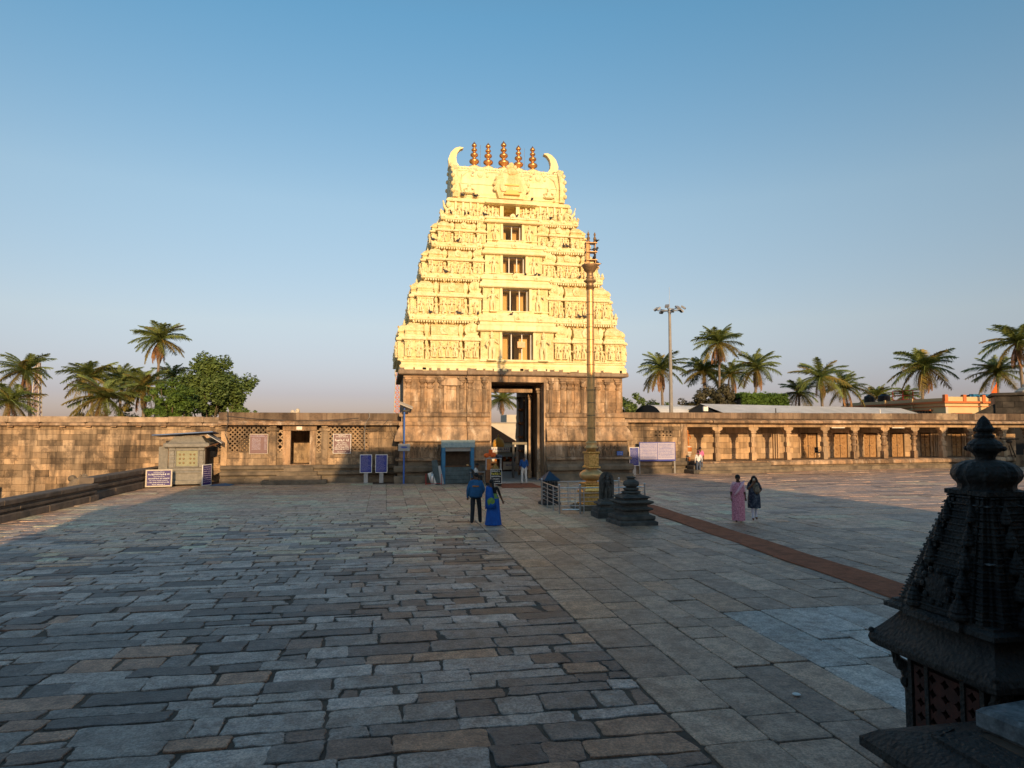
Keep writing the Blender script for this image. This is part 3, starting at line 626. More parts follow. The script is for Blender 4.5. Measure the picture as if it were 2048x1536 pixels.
# ---- painted storeys
#        y    z0     hw    win0   win1   whw  c0     c1
TIERS = [(.2, 7.50, 7.02, 7.62, 9.35, .98, 10.0, 10.42),
         (.8, 10.42, 6.25, 10.82, 12.26, .86, 12.78, 13.16),
         (1.4, 13.16, 5.52, 13.42, 14.56, .74, 15.0, 15.36),
         (2.0, 15.36, 4.88, 15.78, 16.84, .62, 17.0, 17.38)]
WCX = .05
b = MB(); b.rl(-HW, HW, .15, DEP - .1, [(.16, 6.98), (.26, 7.02), (.30, 7.16), (.18, 7.26), (.18, 7.36), (.26, 7.42), (.24, 7.5)]); b.build('painted_band', 'cream_plain', gop)
for k in range(26):        # uneven lower edge where the paint runs over the stone cornice
    q = rg.uniform(.25, .8); x = -HW + k * .55; b = MB(); b.cb(x, min(x + q, HW + .2), -.39 - (.2 if -3.1 < x < 3 else 0), -.05, 6.9 - rg.uniform(0, .07), 7.03, .012); b.build('paint_edge', 'cream_plain', gop)
def dome(w_, d, h, name_mat):
    q = MB(); q.rl(-w_ / 2, w_ / 2, -d, 0.05, [(.03, 0), (.05, h * .1), (-.02, h * .18), (.06, h * .3), (.05, h * .5), (-.06, h * .75), (-.2 * w_, h * .95), (-.3 * w_, h)]); return q
def shala(w_, d, h):
    q = MB(); pr = [(-d - .04, 0), (-d - .06, h * .3), (-d * .85, h * .68), (-d * .4, h * .95), (.05, h)]; pr += [(.05, 0)]
    q.prism(pr, -w_ / 2, w_ / 2, 'x')
    a = [(w_ * .18 * math.cos(t), h * .42 + h * .42 * math.sin(t)) for t in [math.pi * (i / 8 * 1.3 - .15) for i in range(9)]]; q.prism([(-w_ * .12, h * .05)] + [(x, z) for x, z in a][::-1] + [(w_ * .12, h * .05)], -d - .13, -d)
    q.ell((0, -d - .12, h * .42), (w_ * .09, .06, h * .18), 8, 5)
    return q
def arch(w_, h, t=.1):
    q = MB(); n = 10; out = [(w_ / 2 * math.cos(a) * (1.0 if a > .6 and a < 2.5 else 1.0), h * .45 + h * .5 * math.sin(a)) for a in [-.5 + (math.pi + 1.0) * i / n for i in range(n + 1)]]
    q.prism([(w_ * .35, 0)] + out + [(-w_ * .35, 0)], -t, 0.05)
    q.prism([(x * .62, h * .12 + z * .62) for x, z in out], -t - .05, -t + .01); q.ell((0, -t - .05, h * .42), (w_ * .13, .07, h * .17), 8, 5); q.ell((0, -t, h), (w_ * .1, .07, h * .1), 6, 4); return q
fin_me = MB(); fin_me.lathe([(.05, 0), (.10, .06), (.10, .11), (.04, .15), (.07, .21), (.02, .30), (.004, .40)], 0, 0, 8); fin_me = M_(fin_me, 'cream_plain', True)
FIG = [M_(figure(1, k), 'cream_plain') for k in range(10, 16)]
cache = {}
def bay_meshes(kind, w_, h):
    key = (kind, round(w_, 2), round(h, 2))
    if key in cache: return cache[key]
    hb = h * .50; d = .62; q = MB()
    q.rl(-w_ / 2, w_ / 2, -d, .1, [(.06, 0), (.06, h * .04), (.02, h * .06), (.05, h * .08), (0, h * .1), (0, hb)])
    npil = 2 if w_ < 1.0 else 4
    for i in range(npil):
        x = -w_ / 2 + .07 + (w_ - .14) * i / (npil - 1); q.cb(x - .06, x + .06, -d - .07, -d + .02, h * .1, hb - .14, .015); q.cb(x - .10, x + .10, -d - .10, -d + .02, hb - .14, hb - .03, .03)
    body = M_(q, 'cream')
    e = MB(); e.rl(-w_ / 2, w_ / 2, -d, .1, [(.04, hb), (.14, hb + .0), (.17, hb + h * .025), (.12, hb + h * .07), (.02, hb + h * .10), (-.02, hb + h * .15)]); 
    n = max(2, int(w_ / .17))
    for i in range(n): x = -w_ / 2 + w_ * (i + .5) / n; e.ell((x, -d - .12, hb + h * .05), (.05, .05, h * .035), 6, 4)
    eave = M_(e, 'cream_plain')
    rh = h * .30
    r_ = M_(dome(w_ * .92, d, rh, 0) if kind == 'k' else shala(w_ * .96, d, rh) if kind == 's' else arch(w_ * 1.05, rh * 1.12, d), 'cream')
    cache[key] = (body, eave, r_, hb, h * .64, rh, d); return cache[key]
def bay(kind, w_, h, x, y, z, rz, parent, rgn):
    body, eave, roof, hb, zr, rh, d = bay_meshes(kind, w_, h)
    o = inst('miniature_shrine', body, parent, (x, y, z), rz)
    inst('eave', eave, o); inst('shrine_roof', roof, o, (0, 0, zr))
    n = {'k': 1, 'p': 1, 's': 3}[kind]
    for i in range(n):
        inst('finial', fin_me, o, ((i - (n - 1) / 2) * w_ * .3, -d * .45, zr + rh * (1.0 if kind != 'p' else 1.1) - .02), 0, h * .4)
    nf = max(1, int(w_ / .42))
    for i in range(nf):
        inst('statue', rgn.choice(FIG), o, ((i - (nf - 1) / 2) * w_ / nf, -d - .15, h * .08), rgn.uniform(-.35, .35), h * .40 * rgn.uniform(.78, 1.05))
kudu = M_(arch(.34, .34, .06), 'cream_plain')
for ti, (y, z0, hw, w0, w1, whw, c0, c1) in enumerate(TIERS):
    yb = DEP - y; h = c0 - z0; cw = 2.35 - ti * .22             # half width of the projecting centre
    st = MB(); dk = y + .75
    yc = y + .30
    st.bx(-hw + .3, WCX - whw, yc, yb - .3, z0 - .02, c0 + .05); st.bx(WCX + whw, hw - .3, yc, yb - .3, z0 - .02, c0 + .05)
    st.bx(WCX - whw, WCX + whw, y + .1, yb - .3, w1, c0 + .05); st.bx(WCX - whw, WCX + whw, y + .1, yb - .3, z0 - .02, w0)
    st = st.build('storey', 'cream', gop)
    # centre projection: side panels, sill, its own deep cornice
    for a_, c_ in ((WCX - cw, WCX - whw - .02), (WCX + whw + .02, WCX + cw)): q = MB(); q.bx(a_, c_, y - .42, y + .35, z0, w1 + .18); q.build('centre_panel', 'cream', gop)
    q = MB(); q.rl(WCX - cw, WCX + cw, y - .42, y + .1, [(.04, z0 - .01), (.04, z0 + .06), (-.02, w0 - .08), (.05, w0 - .07), (.05, w0 - .005)]); q.build('window_sill', 'cream_plain', gop)
    ch = c1 - w1 - .06
    q = MB(); q.rl(WCX - cw, WCX + cw, y - .46, y + .1, [(.0, w1 + .02), (.20, w1 + .04), (.24, w1 + .1), (.20, w1 + ch * .36), (.06, w1 + ch * .5), (.04, w1 + ch * .62), (.14, w1 + ch * .68), (.14, w1 + ch * .85), (-.02, w1 + ch * 1.08)]); q.build('centre_cornice', 'cream_plain', gop)
    for i in range(3): inst('arch_ornament', kudu, gop, (WCX + (i - 1) * cw * .62, y - .60, w1 + ch * .66), 0, (1.1 if i != 1 else 1.5) * (1 - ti * .1))
    # window: back wall with dark middle gap, frame, mullions, thin bars
    win = MB(); win.bx(WCX - whw, WCX - whw * .38, dk, dk + .1, w0, w1 - .14); win.bx(WCX + whw * .30, WCX + whw * .92, dk, dk + .1, w0, w1 - .14); win.bx(WCX + whw * .2, WCX + whw, dk + .9, dk + 1, w0, w1); win = win.build('window', 'inner_yellow', gop)
    q = MB(); q.bx(WCX - whw - .2, WCX + whw + .2, yb - 1.2, yb - 1.0, w0, w1); q.build('inner_dark', 'dark_wood', win)
    q = MB(); f = .035
    for x in (WCX - whw + f, WCX + whw - f): q.bx(x - f, x + f, y - .06, y, w0, w1)
    q.bx(WCX - whw, WCX + whw, y - .055, y - .005, w1 - 2 * f, w1); q.bx(WCX - whw, WCX + whw, y - .055, y - .005, w0, w0 + f); q.build('frame', 'galvanised', win)
    for x in ((-.34, .36) if ti < 2 else ((-.36, .34) if ti == 2 else (.02,))):
        q = MB(); q.bx(WCX + x * whw - .03, WCX + x * whw + .03, y - .065, y - .005, w0, w1); q.build('mullion', 'white_paint', win)
    q = MB(); n = int(whw * 2 / .075)
    for i in range(1, n): x = WCX - whw + i * 2 * whw / n; q.bx(x - .007, x + .007, y - .04, y - .026, w0, w1)
    stuff(q.build('bars', 'dark_iron', win))
    # guardian figures beside the window
    for sx in (-1, 1):
        inst('guardian_statue', FIG[(ti + (sx > 0)) % 6], gop, (WCX + sx * (whw + cw) / 2, y - .55, w0 - .1), sx * -.2, ((w1 - w0) * 1.02, (w1 - w0) * .9, (w1 - w0) * 1.06))
        q = MB(); q.cb(WCX + sx * (whw + .1) - .08, WCX + sx * (whw + .1) + .08, y - .52, y - .4, w0, w1, .02); q.build('pilaster', 'cream_plain', gop)
    # bays on the front
    L = hw - cw
    for sx in (-1, 1):
        for kind, f0, f1 in (('p', .02, .21), ('s', .29, .66), ('k', .75, .995)):
            xm = WCX * (1 - (f0 + f1) / 2) + sx * (cw + L * (f0 + f1) / 2)
            bay(kind, L * (f1 - f0), h, xm, y + .3, z0, 0, gop, rg)
        for f0 in (.25, .705):
            xm = sx * (cw + L * f0)
            q = MB(); q.cb(xm - .09, xm + .09, y - .14, y + .02, z0, z0 + h * .5, .02); q.lathe([(.10, z0 + h * .5), (.17, z0 + h * .56), (.17, z0 + h * .6), (.10, z0 + h * .64), (.20, z0 + h * .74), (.20, z0 + h * .84), (.06, z0 + h * .93)], xm, y - .04, 8); q.build('column', 'cream_plain', gop)
            inst('statue', rg.choice(FIG), gop, (xm, y - .24, z0 + .02), 0, h * .42)
    # bays on the two flanks
    for sx, rz in ((-1, R(-90)), (1, R(90))):
        D = yb - y
        for kind, f0, wf in (('k', .10, .17), ('s', .5, .34), ('k', .90, .17), ('p', .27, .10), ('p', .73, .10)):
            bay(kind, D * wf, h, sx * (hw - .3), y + D * f0, z0, rz, gop, rg)
        for f0 in (.2, .34, .66, .8): inst('statue', rg.choice(FIG), gop, (sx * (hw + .2), y + D * f0, z0), rz, h * .45)
    # storey cornice, dentils and horseshoe ornaments
    hwc = .35 * hw + .65 * (TIERS[ti + 1][2] if ti < 3 else 4.25)
    q = MB(); q.rl(-hwc, hwc, y, yb, [(.02, c0), (.16, c0 + .02), (.22, c0 + .08), (.19, c0 + .16), (.10, c0 + .24), (.08, c1 - .08), (.12, c1 - .06), (.10, c1)]); q.build('cornice', 'cream_plain', gop)
    q = MB(); n = int(hw * 2 / .16)
    for i in range(n):
        x = -hw + (i + .5) * 2 * hw / n
        if cw < abs(x) < hwc: q.bx(x - .045, x + .045, y - .22, y + .3, c0 - .10, c0 + .015)
    stuff(q.build('dentils', 'cream_plain', gop))
    n = 5 - (ti > 1)
    for sx in (-1, 1):
        for i in range(n): inst('arch_ornament', kudu, gop, (sx * (cw + .3 + (hwc - cw - .3) * i / (n - 1)), y - .18, c0 + .05), 0, 1.05)
        q = MB(); q.tube([(0, 0, 0), (.12 * sx, -.1, .12), (.2 * sx, -.14, .36), (.14 * sx, -.1, .5)], [.10, .09, .06, .015], 6); q.build('corner_scroll', 'cream_plain', gop, (sx * (hwc + .04), y - .06, c0 + .14))
crk = MB(); crk.lathe([(.05, 0), (.09, .05), (.10, .1), (.05, .16), (.07, .2), (.02, .3)], 0, 0, 7); crk = M_(crk, 'cream_plain')
for ti, (y, z0, hw, w0, w1, whw, c0, c1) in enumerate(TIERS):
    cw = 2.35 - ti * .22; n = 11 - ti; hw0 = hw; hw = .35 * hw + .65 * (TIERS[ti + 1][2] if ti < 3 else 4.25)
    for sx in (-1, 1):
        for i in range(n): inst('crocket', crk, gop, (sx * (cw + .2 + (hw - cw) * i / (n - 1)) + rg.uniform(-.06, .06), y - .08, c1 - .01), rg.uniform(0, 3), rg.uniform(.9, 1.5))
        for i in range(7):
            f = i / 6; inst('crocket', crk, gop, (sx * (hw + .06), y + .2 + (DEP - 2 * y - .4) * f, c1 - .01), 0, rg.uniform(1.2, 2.0))
            inst('statue', rg.choice(FIG), gop, (sx * (hw + .02), y + .1 + (DEP - 2 * y - .2) * f, z0 + (c0 - z0) * .55), R(90) * sx, (c0 - z0) * rg.uniform(.3, .42))
# small lamp box hung in the lowest window
q = MB(); q.bx(-.25, .25, -.12, .1, -.2, .2); o = q.build('lamp_box', 'bronze', gop, (.32, .02, 8.6)); 
q = MB()
for i in range(4): q.bx(-.24, .24, -.14, -.121, -.14 + i * .08, -.105 + i * .08)
q.build('louvre', 'house_white', o)

# ---- neck storey
ny, nz0, nz1, nhw = 2.5, 17.38, 18.45, 4.08
q = MB(); q.bx(-nhw, -.5, ny, DEP - ny, nz0, nz1); q.bx(.5, nhw, ny, DEP - ny, nz0, nz1); q.bx(-.5, .5, ny, DEP - ny, nz0, 17.62); q.bx(-.5, .5, ny + 1.2, DEP - ny, 17.6, nz1); q.bx(-.5, .5, ny, DEP - ny, 18.3, nz1); q.build('neck_storey', 'cream', gop)
for sx in (-1, 1):
    for i in range(7):
        x = sx * (.95 + i * .5)
        inst('statue', FIG[i % 6], gop, (x, ny - .22, nz0), 0, .92 if i % 2 else .8)
        q = MB(); q.cb(x + .2 * sx - .06, x + .2 * sx + .06, ny - .16, ny + .02, nz0, nz1, .015); q.build('pilaster', 'cream_plain', gop)
    q = MB(); q.bx(.55 * sx - .12, .55 * sx + .12, ny - .3, ny, nz0, nz1); q.build('pilaster', 'cream_plain', gop)
    # lion brackets at the corners
    for yy in (ny - .2, DEP - ny + .2):
        q = MB(); q.ell((0, 0, .35), (.28, .34, .34), 8, 6); q.ell((.16 * sx, -.18, .72), (.2, .2, .22), 8, 6); q.tube([(.1 * sx, -.1, .2), (.45 * sx, -.3, .5), (.55 * sx, -.3, .95)], [.12, .10, .04], 6); q.tube([(0, -.2, .5), (.25 * sx, -.4, .3), (.28 * sx, -.42, .02)], [.1, .07, .06], 6)
        q.build('lion_bracket', 'cream_plain', gop, (sx * (nhw - .1), yy, nz0 + .02))
q = MB(); q.rl(-nhw, nhw, ny, DEP - ny, [(.02, nz1), (.18, nz1 + .02), (.2, nz1 + .1), (.1, nz1 + .26), (-.05, nz1 + .34)]); q.build('cornice', 'cream_plain', gop)
q = MB(); q.rl(-1.35, 1.45, ny - .3, ny, [(.1, nz1 - .12), (.36, nz1 - .1), (.38, nz1), (.2, nz1 + .2), (.0, nz1 + .3)]); q.build('centre_cornice', 'cream_plain', gop)
# ---- barrel roof
BY = DEP / 2; bz = 18.78
sec = [(2.15, 0), (2.28, .35), (2.30, .8), (2.2, 1.35), (1.95, 1.85), (1.5, 2.3), (.85, 2.62), (.35, 2.74), (0, 2.78)]
full = [(-a, z) for a, z in sec] + [(a, z) for a, z in sec[::-1][1:]]
def bhw(z): return 3.84 - .40 * (z / 2.78)
q = MB(); q.loft([[(sgn * bhw(z), BY + a, bz + z) for a, z in full] for sgn in (-1, 1)]); barrel = q.build('barrel_roof', 'cream_plain', gop)
q = MB(); q.bx(-3.55, 3.55, BY - .32, BY + .32, bz + 2.62, bz + 2.92)
for x in (-2.12, -1.12, 0, 1.08, 2.12): q.lathe([(.46, bz + 2.75), (.44, bz + 2.95), (.36, bz + 3.04)], x, BY, 12)
q.build('ridge', 'cream_plain', barrel)
for zz in (.10, .95, 2.05):
    a = [p for p in sec if p[1] <= zz][-1]; c = [p for p in sec if p[1] > zz][0]; t = (zz - a[1]) / (c[1] - a[1]); yy = a[0] + (c[0] - a[0]) * t
    q = MB(); q.bx(-bhw(zz), bhw(zz), BY - yy - .05, BY - yy + .1, bz + zz, bz + zz + .09); q.build('roof_band', 'cream_plain', barrel)
for i in range(17):
    x = -3.4 + i * .425; inst('arch_ornament', kudu, barrel, (x, BY - 1.62, bz + 2.16), 0, .75)
for sx in (-1, 1):
    # gable end plates
    q = MB(); out = [(a * 1.10, z * 1.04 + .02) for a, z in full]; inn = [(a * .62, z * .62 + .25) for a, z in full]
    q.prism([(BY + a, bz + z) for a, z in out], sx * 3.5, sx * 3.86, 'x'); q.prism([(BY + a, bz + z) for a, z in inn], sx * 3.85, sx * 3.95, 'x')
    for k in range(12):
        a, z = out[1 + k]; q.ell((sx * 3.86, BY + a * 1.0, bz + z), (.14, .14, .16), 7, 5)
    q.build('gable_end', 'cream', barrel)
    # crescent horns
    outer = [(-3.80, 20.9), (-3.92, 21.6), (-3.98, 22.2), (-3.80, 22.7), (-3.50, 23.02), (-3.18, 23.14), (-2.92, 23.10)]
    innr = [(-2.92, 23.06), (-3.16, 22.94), (-3.34, 22.68), (-3.42, 22.35), (-3.38, 22.0), (-3.15, 21.68), (-2.7, 21.5), (-2.7, 21.2)]
    q = MB(); pl = [(sx * -x, z) for x, z in outer + innr]; q.prism(pl, BY - .22, BY + .22, 'y'); q.build('horn', 'cream_plain', barrel)
    # ornamental roundels and seated figures on the roof slope
    q = MB(); q.ell((0, 0, 0), (.5, .14, .42), 12, 6); q.ell((0, -.1, .02), (.22, .14, .2), 8, 5); q.ell((0, -.04, .46), (.3, .1, .16), 8, 5)
    for k in range(10): q.ell((.5 * math.cos(k * .628), -.04, .42 * math.sin(k * .628)), (.11, .09, .1), 6, 4)
    q.build('roundel', 'cream_plain', barrel, (sx * 2.0, BY - 2.1, bz + 1.62))
    q = MB(); q.ell((0, 0, .1), (.42, .18, .12), 8, 5); q.tube([(0, 0, .1), (0, 0, .45)], [.2, .15], 8); q.ell((0, -.02, .58), (.12, .11, .14), 8, 5); q.tube([(-.15, 0, .42), (-.34, -.06, .3), (-.28, -.1, .12)], .05, 5); q.tube([(.15, 0, .42), (.34, -.06, .3), (.28, -.1, .12)], .05, 5)
    q.build('seated_figure', 'cream_plain', barrel, (sx * 2.75, BY - 2.36, bz + .25))
    q = MB(); q.tube([(sx * 3.15, BY - 2.3, bz + .1), (sx * 3.35, BY - 2.38, bz + .9), (sx * 3.2, BY - 2.15, bz + 1.6), (sx * 2.6, BY - 1.7, bz + 2.15)], .07, 6); q.build('roof_rib', 'cream_plain', barrel)
# central horseshoe with monster face
q = MB(); n = 12; oa = [(1.12 * math.cos(a), .75 + 1.05 * math.sin(a)) for a in [-.55 + (math.pi + 1.1) * i / n for i in range(n + 1)]]
q.prism([(.85, -.12)] + oa + [(-.85, -.12)], BY - 2.62, BY - 2.0)
q.prism([(x * .72, .2 + z * .66) for x, z in oa], BY - 2.72, BY - 2.6)
for k in range(1, n): x, z = oa[k]; q.ell((x, BY - 2.55, z), (.17, .13, .17), 7, 5)
q.ell((0, BY - 2.5, 1.75), (.42, .25, .34), 9, 6); q.ell((-.25, BY - 2.62, 2.05), (.14, .12, .16), 7, 5); q.ell((.25, BY - 2.62, 2.05), (.14, .12, .16), 7, 5); q.ell((0, BY - 2.55, 2.22), (.2, .12, .2), 7, 5)
q.build('monster_face_arch', 'cream', barrel, (.1, 0, bz + .12))
q = MB(); q.bx(-.55, .55, BY - 2.86, BY - 2.6, 0, .1); q.bx(-.42, .42, BY - 2.84, BY - 2.6, .1, .3); q.bx(-.5, .5, BY - 2.8, BY - 2.72, .62, .72); q.build('niche_seat', 'inner_yellow', barrel, (.1, 0, bz + .22))
# ---- copper finials
fp = [(.36, 0), (.40, .05), (.14, .14), (.13, .22), (.34, .36), (.38, .46), (.34, .56), (.12, .70), (.12, .76), (.27, .88), (.30, .96), (.26, 1.05), (.10, 1.16), (.10, 1.20), (.20, 1.29), (.22, 1.35), (.19, 1.42), (.08, 1.50), (.08, 1.54), (.18, 1.63), (.20, 1.70), (.16, 1.78), (.04, 1.93), (.01, 2.0)]
q = MB(); q.lathe(fp, 0, 0, 16); fme = M_(q, 'copper', True)
for x, s in ((-2.12, .95), (-1.12, .95), (0, 1.06), (1.08, .95), (2.12, .95)): inst('pot_finial', fme, gop, (x, BY, bz + 3.0), 0, s)
for x in (-1.7, 1.5): q = MB(); q.tube([(0, 0, 0), (.03, 0, 1.9)], .012, 4); q.build('lightning_rod', 'galvanised', gop, (x, BY, bz + 2.8))
# ================================================================ RIGHT COLONNADE AND WALL
CA = R(6.4)
col = thing('colonnade', 'long stone pillared gallery with doors along the court edge', 'building', (25.3, 49.2, 0), CA)
rc = random.Random(5)
CX0, CX1 = -2.9, 34.5; PZ = .82
# platform courses
for nm, prof, mt in (('platform_base', [(.42, 0), (.42, .28), (.36, .31)], 'plinth_stone'), ('platform_recess', [(.2, .31), (.2, .46)], 'plinth_stone'), ('platform_cap', [(.36, .46), (.42, .50), (.42, .70), (.3, PZ)], 'stone')):
    x = CX0
    while x < CX1 - .1:
        e = min(x + rc.uniform(1.6, 2.8), CX1); q = MB(); d = rc.uniform(-.02, .02)
        q.loft([[(x + .006, -.6 - o - d, z), (e - .006, -.6 - o - d, z), (e - .006, .2, z), (x + .006, .2, z)] for o, z in prof]); q.build(nm, mt, col); x = e
q = MB(); q.bx(CX0, CX1, -.58, 3.4, 0, PZ - .01); q.build('floor', 'stone', col)
for i, (x0, x1, y) in enumerate(((-3.1, 4.9, -2.25), (-2.7, 4.3, -1.85), (-2.4, 3.7, -1.45))):
    q = MB(); q.cb(x0, x1, y, -.9, 0, .23 * (i + 1), .025); q.build('step', 'plinth_stone', col)
for i, y in enumerate((-2.2, -1.8, -1.4)):
    q = MB(); q.cb(-3.5 + i * .25, -2.75 + i * .2, y, -.9, 0, .3 * (i + 1), .05); q.build('step_block', 'soapstone_far', col)
# back wall of blocks with door openings
doors = [(9.75, 11.6, 1), (13.2, 14.85, 1), (16.4, 18.0, 1), (19.5, 21.05, 1), (22.85, 24.1, 1), (26.5, 27.85, 1), (29.6, 31.0, 1)]
def dskip(a, b_, z0, z1):
    return z0 < 2.85 and any(a < d1 - .1 and b_ > d0 + .1 for d0, d1, _ in doors)
xs = sorted([CX0] + [v for d in doors for v in d[:2]] + [CX1])
for k in range(0, len(xs), 2):
    stones(col, 'stone_block', 'gallery_wall', xs[k], xs[k + 1], 2.6, [PZ, 1.25, 1.7, 2.2, 2.65, 2.95], .45, 1.1, .3, .015, .005, rng=rc)
stones(col, 'stone_block', 'gallery_wall', CX0, CX1, 2.6, [2.955, 3.7], 1.6, 2.6, .3, .01, .005, rng=rc)
q = MB(); q.bx(CX0, CX1, 2.95, 3.3, 0, 3.9); q.build('back_core', 'dark_wood', col)
ring = MB(); ring.lathe([(.02, 0), (.16, 0), (.18, .03), (.12, .06), (.10, .03), (.05, .05)], 0, 0, 10); ring = M_(ring, 'wood_door')
for d0, d1, _ in doors:
    d = MB(); d.cb(d0 + .1, d1 - .1, 2.68, 2.76, PZ, 2.86, .01); d = d.build('door', 'wood_door', col)
    mid = (d0 + d1) / 2; q = MB(); q.bx(mid - .02, mid + .02, 2.65, 2.68, PZ, 2.86); q.build('leaf_joint', 'dark_wood', d)
    for i in range(4):
        for s in (-1, 1):
            o = inst('rosette', ring, d, (mid + s * (d1 - d0) * .2, 2.68, PZ + .35 + i * .47), 0, .9); o.rotation_euler = (R(90), 0, 0)
    q = MB(); q.bx(mid - .12, mid + .12, 2.64, 2.68, 1.82, 1.87); q.build('bolt', 'dark_iron', d)
    for a, c in ((d0, d0 + .1), (d1 - .1, d1)): q = MB(); q.cb(a, c, 2.56, 2.9, PZ, 2.95, .015); q.build('door_jamb', 'stone_wall', col)
for x0 in (7.0, 15.2, 24.3, 28.0):
    for j in range(3): q = MB(); q.cb(x0 + j * .22, x0 + .12 + j * .22, 2.45, 2.6, PZ, 2.95, .02); q.build('half_column', 'gallery_wall', col)
# pillars
def pillar_mesh(v):
    q = MB(); r = .23
    q.cb(-r, r, -r, r, 0, .62, .03)
    if v == 0:
        q.loft([[(a * k, c * k, z) for a, c in [(math.cos(t * math.pi / 4 + math.pi / 8) , math.sin(t * math.pi / 4 + math.pi / 8)) for t in range(8)]] for k, z in ((.235, .62), (.22, .7), (.22, 1.0), (.235, 1.05))])
        q.cb(-r * .98, r * .98, -r * .98, r * .98, 1.05, 1.42, .03)
        q.loft([[(a * k, c * k, z) for a, c in [(math.cos(t * math.pi / 4 + math.pi / 8) , math.sin(t * math.pi / 4 + math.pi / 8)) for t in range(8)]] for k, z in ((.235, 1.42), (.21, 1.5), (.21, 1.78), (.23, 1.84))])
        q.cb(-r * .9, r * .9, -r * .9, r * .9, 1.84, 2.1, .02)
    else:
        q.lathe([(.24, .62), (.20, .72), (.20, 1.05), (.26, 1.12), (.26, 1.2), (.19, 1.3), (.19, 1.5), (.28, 1.62), (.31, 1.72), (.22, 1.8), (.2, 1.9), (.34, 2.0), (.34, 2.08), (.22, 2.1)], 0, 0, 14)
    q.cb(-.27, .27, -.25, .25, 2.12, 2.26, .05)
    return q
pmesh = [M_(pillar_mesh(0), 'gallery_wall'), M_(pillar_mesh(1), 'stone')]
brk = MB(); brk.prism([(-.2, 0), (.2, 0), (.28, .08), (.42, .14), (.45, .26), (.42, .34), (-.42, .34), (-.45, .26), (-.42, .14), (-.28, .08)], -.2, .2); brk = M_(brk, 'gallery_wall')
PX = [-.12, 3.14, 6.41, 9.96, 12.97, 16.08, 19.29, 22.44, 25.57, 29.51, 32.4]
for i, x in enumerate(PX):
    inst('pillar', pmesh[0 if i < 4 or i in (7, 9) else 1], col, (x, 0, PZ), 0, (.9, .9, 1.0)); inst('bracket', brk, col, (x, 0, PZ + 2.26))
    inst('pillar', pmesh[0], col, (x, 1.7, PZ)) if False else None
# end wall next to the first bay and beams, eaves, parapet
q = MB(); q.bx(CX0 - .5, CX0 + .05, -.35, 3.3, PZ, 3.7); q.build('end_wall', 'stone', col)
x = CX0
for x0, x1 in zip([CX0] + PX, PX + [CX1]):
    if x1 - x0 > .4: q = MB(); q.cb(x0 + .012, x1 - .012, -.22, .24, 3.425, 3.70, .015); q.build('beam', 'gallery_wall', col)
q = MB(); q.bx(CX0, CX1, .2, 3.4, 3.71, 3.9); q.build('ceiling_slab', 'plinth_stone', col)
x = -10.0
while x < CX1:
    e = min(x + rc.uniform(1.8, 3.4), CX1); zz = rc.uniform(-.015, .015); y_ = -.85 if x > -3.6 else -.75
    q = MB(); q.loft([[(x + .01, yy, z + zz) for yy, z in [(-.28, 3.70), (y_ + .1, 3.72), (y_, 3.78), (y_ + .02, 3.88), (y_ + .15, 3.97), (-.2, 4.06), (.3, 4.06), (.3, 3.70)]], [(e - .01, yy, z + zz) for yy, z in [(-.28, 3.70), (y_ + .1, 3.72), (y_, 3.78), (y_ + .02, 3.88), (y_ + .15, 3.97), (-.2, 4.06), (.3, 4.06), (.3, 3.70)]]])
    q.build('eave_slab', 'stone', col); x = e
x = -10.0
while x < CX1:
    e = min(x + rc.uniform(.9, 2.4), CX1); q = MB(); q.cb(x + .005, e - .005, -.42 + rc.uniform(-.015, .015), .4, 4.07, 4.54 + .004 * x + rc.uniform(-.012, .012), .02); q.build('parapet_block', rc.choice(['parapet'] * 4 + ['parapet_pale']), col); x = e
# plain wall between the gateway tower and the gallery
sw = thing('boundary_wall', 'plain stone wall with small diamond vents right of the gateway', 'wall', (25.3, 49.2, 0), CA)
vent = lambda a, b_, z0, z1: False
for nm, prof in (('plinth_base', [(.55, 0), (.55, .35)]), ('plinth_recess', [(.3, .35), (.3, .55)]), ('plinth_roll', [(.45, .55), (.5, .62), (.5, .8), (.4, .9)]), ('plinth_cap', [(.25, .9), (.25, 1.1)])):
    x = -10
    while x < -3.0:
        e = min(x + rc.uniform(1.4, 2.4), -3.0); q = MB(); q.loft([[(x + .006, -.3 - o, z), (e - .006, -.3 - o, z), (e - .006, .1, z), (x + .006, .1, z)] for o, z in prof]); q.build(nm, 'plinth_stone', sw); x = e
stones(sw, 'stone_block', 'stone_wall', -10, -3.3, -.3, [1.1, 1.6, 2.1, 2.66], .7, 1.7, .4, .02, .006, rng=rc)
stones(sw, 'stone_block', 'stone_wall', -10, -5.65, -.3, [2.665, 3.18], .7, 1.5, .4, .02, .006, rng=rc); stones(sw, 'stone_block', 'stone_wall', -4.1, -3.3, -.3, [2.665, 3.18], .5, .9, .4, .02, .006, rng=rc)
stones(sw, 'stone_block', 'stone_wall', -10, -3.3, -.3, [3.185, 3.45, 3.70], .7, 1.7, .4, .03, .006, rng=rc)
q = MB(); q.bx(-10, -3.3, .1, .7, 0, 3.7); q.build('core', 'dark_wood', sw)
for i in range(5):                     # vent grille: ten diamond openings, one pierced stone each
    for k in range(2):
        p_, pz_ = 1.53 / 5, .51 / 2; c_ = (-5.64 + (i + .5) * p_, 2.67 + (k + .5) * pz_); q = MB()
        for sx, sz in ((-1, -1), (1, -1), (1, 1), (-1, 1)):
            co = (c_[0] + sx * (p_ / 2 - .003), c_[1] + sz * (pz_ / 2 - .003)); q.prism([co, (c_[0], co[1]), (c_[0], c_[1] + sz * pz_ * .34), (c_[0] + sx * p_ * .32, c_[1]), (co[0], c_[1])], -.31, -.05)
        q.build('vent_stone', 'stone_wall', sw)
